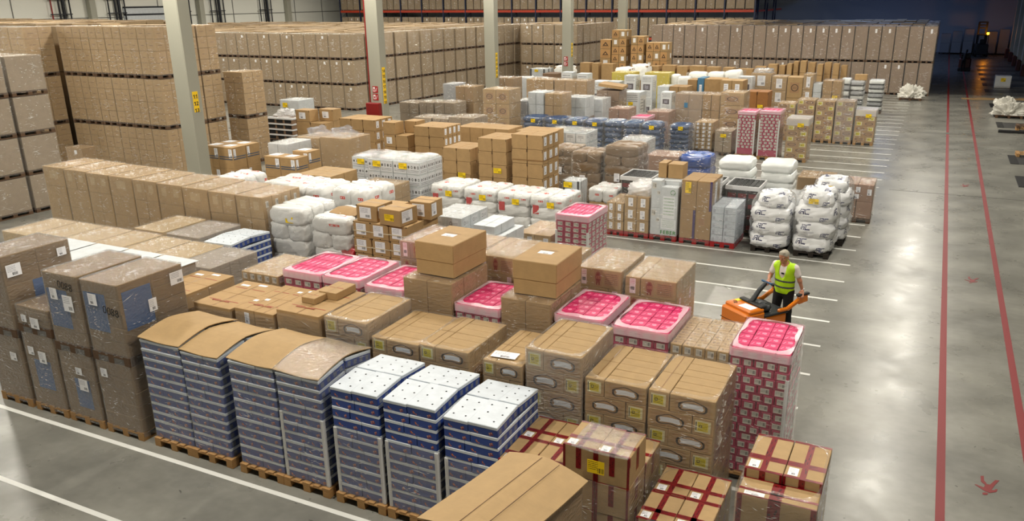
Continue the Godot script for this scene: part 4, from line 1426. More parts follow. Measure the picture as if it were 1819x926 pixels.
func flesh(bones: Array, cell: float, mat_: String, cuts := [], k := 0.03) -> ArrayMesh:
	# bones: [from, to, radius, radius, flatten]: tapered capsules joined smoothly, meshed as surface nets; cuts are half spaces or capsules taken away
	var lo := Vector3.ONE * 1e6
	var hi := -lo
	for b in bones:
		var r: float = maxf(b[2], b[3]) + k + cell * 2
		for e in [b[0], b[1]]:
			lo = lo.min(e - Vector3.ONE * r)
			hi = hi.max(e + Vector3.ONE * r)
	var n := Vector3i(((hi - lo) / cell).ceil()) + Vector3i.ONE
	var field := PackedFloat32Array()
	field.resize(n.x * n.y * n.z)
	field.fill(1.0)
	for b in bones:
		var p: Vector3 = b[0]
		var q: Vector3 = b[1]
		var flat: Vector3 = b[4] if b.size() > 4 else Vector3.ONE
		var r: float = maxf(b[2], b[3]) + k + cell * 2
		var i0 := Vector3i(((p.min(q) - Vector3.ONE * r - lo) / cell).floor()).clamp(Vector3i.ZERO, n - Vector3i.ONE)
		var i1 := Vector3i(((p.max(q) + Vector3.ONE * r - lo) / cell).ceil()).clamp(Vector3i.ZERO, n - Vector3i.ONE)
		var pq := q - p
		var len2 := maxf(pq.length_squared(), 1e-9)
		for z in range(i0.z, i1.z + 1):
			for y in range(i0.y, i1.y + 1):
				for x in range(i0.x, i1.x + 1):
					var at := lo + Vector3(x, y, z) * cell
					var t := clampf((at - p).dot(pq) / len2, 0.0, 1.0)
					var d := ((at - p - pq * t) / flat).length() - lerpf(b[2], b[3], t)
					var w := (z * n.y + y) * n.x + x
					field[w] = smin(field[w], d, k) if field[w] < 0.9 else minf(field[w], d)
	if cuts:
		for z in n.z:
			for y in n.y:
				for x in n.x:
					var w := (z * n.y + y) * n.x + x
					if field[w] < 0.1:
						var at := lo + Vector3(x, y, z) * cell
						for c in cuts:
							var d: float
							if c.size() == 2:
								d = (at - c[0]).dot(c[1])
							else:
								var pq: Vector3 = c[1] - c[0]
								var t := clampf((at - c[0]).dot(pq) / pq.length_squared(), 0.0, 1.0)
								d = c[2] - (at - c[0] - pq * t).length()
							field[w] = maxf(field[w], d)
	var index := {}
	var verts := PackedVector3Array()
	var st := tool()
	st.set_smooth_group(1)
	for z in n.z - 1:
		for y in n.y - 1:
			for x in n.x - 1:
				var sum := Vector3.ZERO
				var count := 0
				var base := (z * n.y + y) * n.x + x
				var v := [field[base], field[base + 1], field[base + n.x], field[base + n.x + 1], field[base + n.x * n.y], field[base + n.x * n.y + 1], field[base + n.x * n.y + n.x], field[base + n.x * n.y + n.x + 1]]
				var inside := 0
				for f in v:
					if f < 0.0:
						inside += 1
				if inside == 0 or inside == 8:
					continue
				for e in [[0, 1], [2, 3], [4, 5], [6, 7], [0, 2], [1, 3], [4, 6], [5, 7], [0, 4], [1, 5], [2, 6], [3, 7]]:
					var f0: float = v[e[0]]
					var f1: float = v[e[1]]
					if (f0 < 0.0) != (f1 < 0.0):
						var t := f0 / (f0 - f1)
						var c0 := Vector3(e[0] & 1, (e[0] >> 1) & 1, e[0] >> 2)
						var c1 := Vector3(e[1] & 1, (e[1] >> 1) & 1, e[1] >> 2)
						sum += c0.lerp(c1, t)
						count += 1
				index[base] = verts.size()
				verts.append(lo + (Vector3(x, y, z) + sum / count) * cell)
	var steps := [1, n.x, n.x * n.y]
	for base in index:
		for a in 3:
			var o1: int = steps[(a + 1) % 3]
			var o2: int = steps[(a + 2) % 3]
			if base + steps[a] >= field.size():
				continue
			var f0 := field[base]
			var f1 := field[base + steps[a]]
			if (f0 < 0.0) == (f1 < 0.0):
				continue
			if not (index.has(base - o1) and index.has(base - o2) and index.has(base - o1 - o2)):
				continue
			var q := [verts[index[base]], verts[index[base - o1]], verts[index[base - o1 - o2]], verts[index[base - o2]]]
			var order := [0, 1, 2, 0, 2, 3] if f0 > 0.0 else [0, 2, 1, 0, 3, 2]
			for i in order:
				st.add_vertex(q[i])
	st.index()
	return done(st, mat_)


func hand_bones(wrist: Vector3, along: Vector3, palm: Vector3, thumb_side: Vector3, curl: float) -> Array:
	# palm, four fingers of unequal length bent towards the palm side, a thumb from the side of the palm
	var out := [[wrist, wrist + along * 0.05, 0.026, 0.03]]
	for i in 4:
		var root := wrist + along * 0.085 + thumb_side * (0.03 - 0.02 * i)
		out.append([wrist + along * 0.03 + thumb_side * (0.018 - 0.012 * i), root, 0.014, 0.011])
		var l: float = [0.042, 0.047, 0.044, 0.034][i]
		var d1 := (along * cos(curl * 0.5) + palm * sin(curl * 0.5)).normalized()
		var d2 := (along * cos(curl) + palm * sin(curl)).normalized()
		var d3 := (along * cos(curl * 1.5) + palm * sin(curl * 1.5)).normalized()
		out.append([root, root + d1 * l, 0.0095, 0.009])
		out.append([root + d1 * l, root + d1 * l + d2 * l * 0.7, 0.009, 0.0085])
		out.append([root + d1 * l + d2 * l * 0.7, root + d1 * l + d2 * l * 0.7 + d3 * l * 0.5, 0.0085, 0.0075])
	var tr := wrist + along * 0.025 + thumb_side * 0.028
	var td := (thumb_side * 0.6 + along * 0.6 + palm * 0.5).normalized()
	out.append([tr, tr + td * 0.04, 0.013, 0.011])
	out.append([tr + td * 0.04, tr + td * 0.04 + (along * 0.7 + palm * 0.7).normalized() * 0.035, 0.011, 0.009])
	return out


func worker(at: Vector3, turn: float) -> void:
	var t := thing("person", "grey-haired worker in a yellow hi-vis vest riding the orange pallet truck", "person", at, turn)
	# own axes: +z is where he faces, +x his left; feet on y = 0
	var hipl := Vector3(0.1, 0.9, 0)
	var hipr := Vector3(-0.1, 0.9, 0)
	var chest := Vector3(0, 1.28, 0.03)
	var neck := Vector3(0, 1.46, 0.045)
	var shl := Vector3(0.205, 1.4, 0.02)
	var shr := Vector3(-0.205, 1.4, 0.03)
	var ell := Vector3(0.285, 1.15, -0.03)
	var wrl := Vector3(0.335, 0.97, -0.07)
	var elr := Vector3(-0.27, 1.15, 0.1)
	var wrr := Vector3(-0.16, 1.15, 0.33)
	var head := Vector3(-0.01, 1.59, 0.1)
	var legs := [[hipl, Vector3(0.12, 0.5, 0.03), 0.088, 0.062], [Vector3(0.12, 0.5, 0.03), Vector3(0.13, 0.09, -0.03), 0.06, 0.042], [hipr, Vector3(-0.12, 0.5, 0.05), 0.088, 0.062], [Vector3(-0.12, 0.5, 0.05), Vector3(-0.13, 0.09, 0.0), 0.06, 0.042]]
	var feet := [[Vector3(0.13, 0.05, -0.06), Vector3(0.16, 0.035, 0.13), 0.042, 0.034], [Vector3(-0.13, 0.05, -0.03), Vector3(-0.16, 0.035, 0.16), 0.042, 0.034]]
	var torso := [[Vector3(0, 0.93, 0), Vector3(0, 1.12, 0.01), 0.135, 0.138, Vector3(1.15, 1, 0.8)], [Vector3(0, 1.12, 0.01), chest, 0.14, 0.145, Vector3(1.2, 1, 0.78)], [shl + Vector3(-0.05, -0.02, 0), shr + Vector3(0.05, -0.02, 0), 0.075, 0.075], [chest, neck, 0.1, 0.058]]
	var arms := [[shl, ell, 0.052, 0.04], [ell, wrl, 0.039, 0.027], [shr, elr, 0.052, 0.04], [elr, wrr, 0.039, 0.027]]
	var necks := [[neck - Vector3(0, 0.04, 0), head - Vector3(0, 0.05, 0.01), 0.056, 0.052]]
	var skull := [[head + Vector3(0, 0.045, -0.02), head + Vector3(0, 0.05, 0.01), 0.086, 0.083, Vector3(0.92, 1.08, 1.0)], [head + Vector3(0, -0.02, 0.025), head + Vector3(0, -0.075, 0.045), 0.062, 0.036, Vector3(1.0, 1, 1)]]
	part("body", flesh(legs + feet + torso + arms + necks + skull, 0.013, "skin"), t)
	# the face, finer, as children of the body's thing
	var face := Node3D.new()
	face.name = "head"
	t.add_child(face, true)
	face.position = head
	face.rotation = Vector3(0.3, -0.1, 0.04)
	part("face", flesh([[Vector3(0, 0.04, -0.02), Vector3(0, 0.045, 0.012), 0.088, 0.086, Vector3(0.92, 1.08, 1.0)], [Vector3(0, -0.02, 0.028), Vector3(0, -0.078, 0.05), 0.064, 0.036], [Vector3(0, 0.018, 0.09), Vector3(0, -0.022, 0.112), 0.01, 0.016], [Vector3(-0.045, 0.035, 0.077), Vector3(0.045, 0.035, 0.077), 0.013, 0.013], [Vector3(-0.04, -0.02, 0.06), Vector3(-0.03, -0.05, 0.06), 0.024, 0.02], [Vector3(0.04, -0.02, 0.06), Vector3(0.03, -0.05, 0.06), 0.024, 0.02], [Vector3(-0.016, -0.05, 0.088), Vector3(0.016, -0.05, 0.088), 0.009, 0.009], [Vector3(0.084, 0.02, -0.01), Vector3(0.088, -0.03, -0.004), 0.015, 0.011, Vector3(0.6, 1, 1.2)], [Vector3(-0.084, 0.02, -0.01), Vector3(-0.088, -0.03, -0.004), 0.015, 0.011, Vector3(0.6, 1, 1.2)]], 0.0045, "skin", [], 0.012), face)
	for s in [-1, 1]:
		part("eye", soft(Vector3(0.024, 0.013, 0.012), "eye_white", 0, 3.0, 0.0, 4), face, Vector3(s * 0.033, 0.008, 0.082))
		part("pupil", soft(Vector3(0.01, 0.011, 0.006), "ink_black", 0, 3.0, 0.0, 4), face, Vector3(s * 0.033, 0.009, 0.087))
		part("eyebrow", soft(Vector3(0.04, 0.008, 0.01), "hair_grey", 0, 4.0, 0.0, 4), face, Vector3(s * 0.034, 0.038, 0.088))
	part("mouth", soft(Vector3(0.045, 0.012, 0.012), "lip", 0, 3.0, 0.0, 4), face, Vector3(0, -0.056, 0.088))
	part("hair", flesh([[Vector3(0, 0.045, -0.024), Vector3(0, 0.053, 0.006), 0.0925, 0.09, Vector3(0.94, 1.08, 1.0)], [Vector3(-0.035, 0.115, 0.045), Vector3(0.04, 0.12, 0.04), 0.022, 0.024]], 0.005, "hair_grey", [[Vector3(0, 0.066, 0.062), Vector3(0, -0.7, 0.71)], [Vector3(0, -0.045, 0), Vector3(0, -1, 0)]], 0.02), face)
	part("shirt", flesh(torso + [[shl, shl.lerp(ell, 0.55), 0.068, 0.064], [shr, shr.lerp(elr, 0.55), 0.068, 0.064]], 0.012, "shirt", [[neck + Vector3(0, 0.0, 0.02), neck + Vector3(0, 0.3, 0.1), 0.07]], 0.045), t)
	part("trousers", flesh([[hipl, Vector3(0.12, 0.5, 0.03), 0.108, 0.082], [Vector3(0.12, 0.5, 0.03), Vector3(0.13, 0.1, -0.03), 0.08, 0.07], [hipr, Vector3(-0.12, 0.5, 0.05), 0.108, 0.082], [Vector3(-0.12, 0.5, 0.05), Vector3(-0.13, 0.1, 0.0), 0.08, 0.07], [Vector3(0, 0.88, 0), Vector3(0, 0.97, 0), 0.135, 0.135, Vector3(1.22, 1, 0.9)]], 0.014, "trouser", [], 0.03), t)
	var wide := []
	for b in torso:
		var c: Array = b.duplicate()
		c[2] += 0.024
		c[3] += 0.022
		wide.append(c)
	wide.append([Vector3(0, 0.9, 0), Vector3(0, 1.0, 0.005), 0.163, 0.16, Vector3(1.16, 1, 0.84)])
	var vest := flesh(wide, 0.011, "vest", [[Vector3(0, 1.08, 0.245), Vector3(0, 1.47, 0.125), 0.078], [neck + Vector3(0, 0.02, 0.03), neck + Vector3(0, 0.3, 0.1), 0.085], [shl + Vector3(0.062, 0.03, 0), shl + Vector3(0.08, -0.16, 0), 0.075], [shr + Vector3(-0.062, 0.03, 0), shr + Vector3(-0.08, -0.16, 0), 0.075], [Vector3(0, 0.87, 0), Vector3(0, -1, 0)]], 0.04)
	part("hi_vis_vest", vest, t)
	for y in [1.0, 1.12]:
		var band := []
		for b in wide:
			var c: Array = b.duplicate()
			c[2] += 0.004
			c[3] += 0.004
			band.append(c)
		part("reflective_band", flesh(band, 0.012, "reflector", [[Vector3(0, y - 0.022, 0), Vector3(0, -1, 0)], [Vector3(0, y + 0.022, 0), Vector3(0, 1, 0)]], 0.04), t)
	part("chest_print", boxmesh(Vector3(0.06, 0.03, 0.006), "ink_black"), t, Vector3(0.02, 1.27, 0.158))
	part("left_hand", flesh(hand_bones(wrl, Vector3(0.25, -0.35, 0.55).normalized(), Vector3(0.1, -0.85, -0.5).normalized(), Vector3(-0.9, 0, 0.4).normalized(), 0.55), 0.0035, "skin", [], 0.008), t)
	part("right_hand", flesh(hand_bones(wrr, Vector3(0.3, 0.05, 0.95).normalized(), Vector3(0.1, -1, 0.1).normalized(), Vector3(0.9, 0.2, -0.3).normalized(), 0.9), 0.0035, "skin", [], 0.008), t)
	for w in [[wrl, Vector3(-0.06, 0.5, -0.2).normalized()]]:
		part("wristband", boxmesh(Vector3(0.062, 0.016, 0.062), "post_white", 0.02), t, w[0] + Vector3(0, 0.015, -0.005))
	for s in [-1, 1]:
		part("shoe", soft(Vector3(0.1, 0.09, 0.29), "rubber", 1, 3.5, 0.01), t, Vector3(s * 0.145, 0.0, 0.035 if s > 0 else 0.065), s * 0.14)


func pallet_truck(at: Vector3, turn: float) -> void:
	# own axes: +z points to the forks, the rider stands at -z
	var t := thing("pallet_truck", "orange ride-on pallet truck with black tiller and a side grab arm", "pallet truck", at, turn)
	var st := tool()
	box(st, Vector3(0, 0.48, 0), Vector3(0.72, 0.72, 0.46), 0.035)
	box(st, Vector3(0, 0.86, -0.03), Vector3(0.7, 0.08, 0.36), 0.03)
	part("battery_cover", done(st, "truck_orange"), t)
	part("seam", boxmesh(Vector3(0.724, 0.012, 0.464), "brown_black", 0.0), t, Vector3(0, 0.6, 0))
	st = tool()
	box(st, Vector3(0, 0.42, -0.5), Vector3(0.72, 0.6, 0.54), 0.03)
	part("motor_housing", done(st, "truck_orange"), t)
	part("side_recess", boxmesh(Vector3(0.02, 0.26, 0.2), "rubber", 0.008), t, Vector3(-0.356, 0.42, -0.42))
	part("tray", boxmesh(Vector3(0.74, 0.05, 0.58), "truck_grey", 0.015), t, Vector3(0, 0.72, -0.5))
	part("control_hub", soft(Vector3(0.5, 0.16, 0.3), "truck_grey", 1, 4.0, 0.02), t, Vector3(0.02, 0.76, -0.34))
	part("control_wing", boxmesh(Vector3(0.62, 0.05, 0.12), "rubber", 0.02), t, Vector3(0.02, 0.89, -0.2))
	st = tool()
	tube(st, Vector3(-0.02, 0.9, -0.2), Vector3(-0.02, 1.12, -0.38), 0.055, 0.045, 12)
	tube(st, Vector3(-0.02, 1.12, -0.38), Vector3(0.0, 1.25, -0.52), 0.045, 0.04, 12)
	var tiller := part("tiller", done(st, "truck_grey"), t)
	part("pivot", soft(Vector3(0.12, 0.12, 0.12), "rubber", 0, 2.5, 0.0), tiller, Vector3(-0.02, 0.85, -0.2))
	st = tool()
	tube(st, Vector3(-0.13, 1.26, -0.54), Vector3(0.13, 1.26, -0.54), 0.02, 0.02, 10)
	part("handle", done(st, "truck_blue"), tiller)
	part("paper", boxmesh(Vector3(0.3, 0.004, 0.2), "paper_white", 0.001), t, Vector3(0.12, 0.902, 0.0), 0.1)
	part("paper", boxmesh(Vector3(0.2, 0.012, 0.16), "paper_white", 0.004), t, Vector3(-0.2, 0.774, -0.6), 0.4)
	part("yellow_mark", boxmesh(Vector3(0.1, 0.004, 0.12), "paper_yellow", 0.001), t, Vector3(-0.26, 0.902, -0.1))
	part("lettering", text(null, "TLL", 0.07, Transform3D(Basis(Vector3.UP, 2.6) * Basis(Vector3.RIGHT, -PI / 2), Vector3.ZERO), "ink_black", true, 0.003), t, Vector3(-0.2, 0.903, 0.02))
	part("platform", boxmesh(Vector3(0.66, 0.05, 0.46), "rubber", 0.01), t, Vector3(0, 0.07, -1.02))
	for s in [-1.0, 1.0]:
		st = tool()
		box(st, Vector3(s * 0.34, 0.79, -0.68), Vector3(0.07, 0.07, 0.26), 0.02)
		box(st, Vector3(0, 0, 0), Vector3(0.07, 0.09, 0.36), 0.025, Transform3D(Basis(Vector3.RIGHT, 0.45), Vector3(s * 0.34, 0.86, -0.93)))
		box(st, Vector3(0, 0, 0), Vector3(0.075, 0.17, 0.24), 0.03, Transform3D(Basis(Vector3.RIGHT, 0.15), Vector3(s * 0.34, 0.93, -1.15)))
		var arm := part("grab_arm", done(st, "truck_orange"), t)
		part("grip", boxmesh(Vector3(0.085, 0.05, 0.3), "rubber", 0.02), arm, Vector3(s * 0.34, 0.995, -1.15))
		st = tool()
		box(st, Vector3(s * 0.18, 0.1, 0.72), Vector3(0.17, 0.06, 1.05), 0.012)
		part("fork", done(st, "steel_dark"), t)
		st = tool()
		tube(st, Vector3(s * 0.24, 0.09, -0.5), Vector3(s * 0.32, 0.09, -0.5), 0.09, 0.09, 18)
		part("wheel", done(st, "rubber"), t)


func forklift(at: Vector3) -> void:
	var t := thing("forklift", "dark forklift with tall mast and a lit amber beacon at the far end", "forklift", at, 0.1)
	var st := tool()
	box(st, Vector3(0, 0.75, 0), Vector3(1.15, 1.1, 1.9), 0.08)
	part("chassis", done(st, "truck_grey"), t)
	st = tool()
	for s in [-1, 1]:
		box(st, Vector3(s * 0.38, 1.85, -0.98), Vector3(0.18, 3.4, 0.2))
	for y in [1.2, 2.2, 2.9, 3.2, 3.5]:
		box(st, Vector3(0, y, -0.98), Vector3(0.8, 0.14, 0.12))
	part("mast", done(st, "steel_dark"), t)
	st = tool()
	for s in [-1, 1]:
		for z in [-0.6, 0.7]:
			tube(st, Vector3(s * 0.5, 1.2, z), Vector3(s * 0.45, 2.2, z * 0.8), 0.04, 0.04)
	box(st, Vector3(0, 2.22, 0.05), Vector3(1.0, 0.06, 1.2), 0.02)
	part("overhead_guard", done(st, "steel_dark"), t)
	for s in [-1, 1]:
		for z in [-0.65, 0.65]:
			st = tool()
			tube(st, Vector3(s * 0.45, 0.3, z), Vector3(s * 0.62, 0.3, z), 0.3, 0.3, 16)
			part("wheel", done(st, "rubber"), t)
	for s in [-1, 1]:
		part("fork", boxmesh(Vector3(0.12, 0.05, 1.1), "steel_dark"), t, Vector3(s * 0.25, 0.1, -1.6))
	part("seat", boxmesh(Vector3(0.5, 0.5, 0.5), "rubber", 0.08), t, Vector3(0, 1.28, 0.4))
	part("beacon_light", boxmesh(Vector3(0.22, 0.22, 0.22), "beacon_glow", 0.06), t, Vector3(0.42, 2.27, 0.35))
	var l := OmniLight3D.new()
	l.name = "beacon_lamp"
	t.add_child(l)
	l.position = Vector3(0.42, 2.38, 0.35)
	l.light_color = Color(1.0, 0.62, 0.1)
	l.light_energy = 0.15
	l.light_size = 0.06
	l.omni_range = 40
	l.omni_attenuation = 2
	l.shadow_enabled = true


func far_rider(at: Vector3) -> void:
	var t := thing("ride_on_truck", "small red ride-on truck driven along the dark end of the aisle", "truck", at, 0.0)
	var st := tool()
	box(st, Vector3(0, 0.62, 0), Vector3(0.95, 0.95, 1.1), 0.1)
	part("body", done(st, "red_dark"), t)
	part("bumper", boxmesh(Vector3(1.0, 0.3, 1.2), "rubber", 0.05), t)
	part("backrest", boxmesh(Vector3(0.8, 0.35, 0.12), "rubber", 0.04), t, Vector3(0, 1.1, 0.45))
	st = tool()
	tube(st, Vector3(0.1, 1.1, -0.3), Vector3(0.15, 1.5, -0.5), 0.04, 0.03)
	part("steering_column", done(st, "truck_grey"), t)
	var p := thing("person", "person in dark clothes leaning forward on the small red truck", "person", at + Vector3(-0.12, 0.0, 0.75))
	# a lean standing figure seen from behind, bent over the truck
	part("body", flesh([[Vector3(0.1, 0.06, 0), Vector3(0.1, 0.5, 0), 0.05, 0.06], [Vector3(-0.1, 0.06, 0), Vector3(-0.1, 0.5, 0), 0.05, 0.06], [Vector3(0.1, 0.5, 0), Vector3(0.08, 0.95, 0.02), 0.065, 0.09], [Vector3(-0.1, 0.5, 0), Vector3(-0.08, 0.95, 0.02), 0.065, 0.09], [Vector3(0, 0.97, 0.02), Vector3(0.06, 1.42, -0.2), 0.13, 0.14], [Vector3(-0.14, 1.4, -0.2), Vector3(0.24, 1.42, -0.22), 0.07, 0.07], [Vector3(0.07, 1.45, -0.22), Vector3(0.13, 1.62, -0.32), 0.055, 0.05], [Vector3(0.14, 1.66, -0.34), Vector3(0.15, 1.7, -0.36), 0.095, 0.09], [Vector3(-0.17, 1.4, -0.2), Vector3(-0.22, 1.2, -0.45), 0.05, 0.04], [Vector3(-0.22, 1.2, -0.45), Vector3(-0.05, 1.25, -0.72), 0.04, 0.03], [Vector3(0.27, 1.4, -0.22), Vector3(0.32, 1.2, -0.5), 0.05, 0.04], [Vector3(0.32, 1.2, -0.5), Vector3(0.22, 1.3, -0.78), 0.04, 0.03]], 0.022, "trouser"), p)
	part("head", soft(Vector3(0.17, 0.23, 0.2), "skin", 0, 2.6, 0.0), p, Vector3(0.15, 1.6, -0.38))
	part("hair", soft(Vector3(0.185, 0.16, 0.215), "trouser", 0, 2.6, 0.0), p, Vector3(0.15, 1.69, -0.37))
	for s in [-1, 1]:
		part("shoe", soft(Vector3(0.1, 0.09, 0.27), "rubber", 1, 3.5, 0.01), p, Vector3(s * 0.1, 0, -0.05))


func ordinal(n: int) -> String:
	return ["first", "second", "third", "fourth", "fifth", "sixth", "seventh", "eighth", "ninth", "tenth", "eleventh", "twelfth", "thirteenth", "fourteenth", "fifteenth", "sixteenth", "seventeenth", "eighteenth", "nineteenth", "twentieth", "twenty-first", "twenty-second", "twenty-third", "twenty-fourth"][n]


func column(x: float, z: float, label: String, numbers: Array, sign_y: float, red: bool) -> void:
	var t := thing("concrete_column", label, "column", Vector3(x, 0, z), 0.0, "painted columns along the bays")
	var st := tool()
	box(st, Vector3(0, 5.1, 0), Vector3(0.55, 10.2, 0.45), 0.025)
	part("shaft", done(st, "paint"), t)
	part("foot", boxmesh(Vector3(0.75, 0.25, 0.65), "dock_paint", 0.02), t)
	var y: float = 3.72
	for n in numbers:
		var s := part("number_sticker", boxmesh(Vector3(0.004, 0.19, 0.2), "paper_yellow_big"), t, Vector3(0.277, y, 0.02))
		part("number", text(null, n, 0.11, Transform3D(Basis(Vector3.UP, PI / 2), Vector3(0.003, 0.05, 0)), "ink_black"), s)
		y -= 0.2
	if sign_y > 0:
		for k in 2:
			part("fire_sign", boxmesh(Vector3(0.26, 0.25, 0.006), "fire_sign"), t, Vector3(-0.02, sign_y - k * 0.29, 0.228))
			sticker(t, "fire_sign", Vector3(-0.02, sign_y - k * 0.29 + 0.125, 0.234), 0.25, 0.24)
	if red:
		st = tool()
		tube(st, Vector3(-0.31, 0.1, 0.18), Vector3(-0.31, 10.2, 0.18), 0.035, 0.035)
		part("fire_pipe", done(st, "pipe_red"), t)
		part("hose_cabinet", boxmesh(Vector3(0.6, 0.75, 0.24), "pipe_red", 0.02), t, Vector3(-0.05, 1.82, 0.36))


func floor_mark(called: String, label: String, category: String, pts: Array, m: String, at: Vector3, parts := [], group := "") -> void:
	# a thin painted sheet on the floor, cut to an outline of points (x, z)
	var t := thing(called, label, category, at, 0.0, group)
	for outline in [pts] + parts:
		var poly := PackedVector2Array(outline)
		var idx := Geometry2D.triangulate_polygon(poly)
		var st := tool()
		for k in range(0, idx.size(), 3):
			tri(st, Vector3(poly[idx[k]].x, 0.004, poly[idx[k]].y), Vector3(poly[idx[k + 1]].x, 0.004, poly[idx[k + 1]].y), Vector3(poly[idx[k + 2]].x, 0.004, poly[idx[k + 2]].y), Vector3.UP)
		for k in poly.size():
			var p := poly[k]
			var q := poly[(k + 1) % poly.size()]
			quad(st, Vector3(p.x, 0.0005, p.y), Vector3(q.x, 0.0005, q.y), Vector3(q.x, 0.004, q.y), Vector3(p.x, 0.004, p.y), Vector3(p.x - q.x, 0, 0))
		part("paint", done(st, m), t)


func stripe(called: String, label: String, x0: float, x1: float, z0: float, z1: float, m: String, group: String) -> void:
	var o := part(numbered(called), boxmesh(Vector3(x1 - x0, 0.003, z1 - z0), m), self, Vector3((x0 + x1) / 2, 0.0, (z0 + z1) / 2))
	tag(o, label, "floor line", group)


func lamp(x: float, z: float, label: String) -> void:
	var t := thing("ceiling_lamp", label, "lamp", Vector3(x, 9.5, z), 0.0, "ceiling lamps in rows")
	part("housing", boxmesh(Vector3(0.5, 0.14, 1.3), "steel_dark", 0.03), t, Vector3(0, 0.03, 0))
	part("lamp_panel", boxmesh(Vector3(0.44, 0.02, 1.24), "lamp_glow"), t, Vector3(0, 0.008, 0))
	var st := tool()
	for s in [-1, 1]:
		tube(st, Vector3(0, 0.16, s * 0.5), Vector3(0, 0.75, s * 0.5), 0.008, 0.008, 5)
	part("hanger", done(st, "steel_dark"), t)
	var l := AreaLight3D.new()
	l.name = "panel_light"
	t.add_child(l)
	l.area_size = Vector2(0.44, 1.24)
	l.position = Vector3(0, -0.01, 0)
	l.rotation.x = -PI / 2
	l.light_color = LAMP_COLOR
	l.light_energy = LAMP_ENERGY
	l.area_range = 80
	l.area_attenuation = 2
	l.shadow_enabled = true


const LAMP_COLOR := Color(1.0, 0.975, 0.925)
const LAMP_ENERGY := 36.0


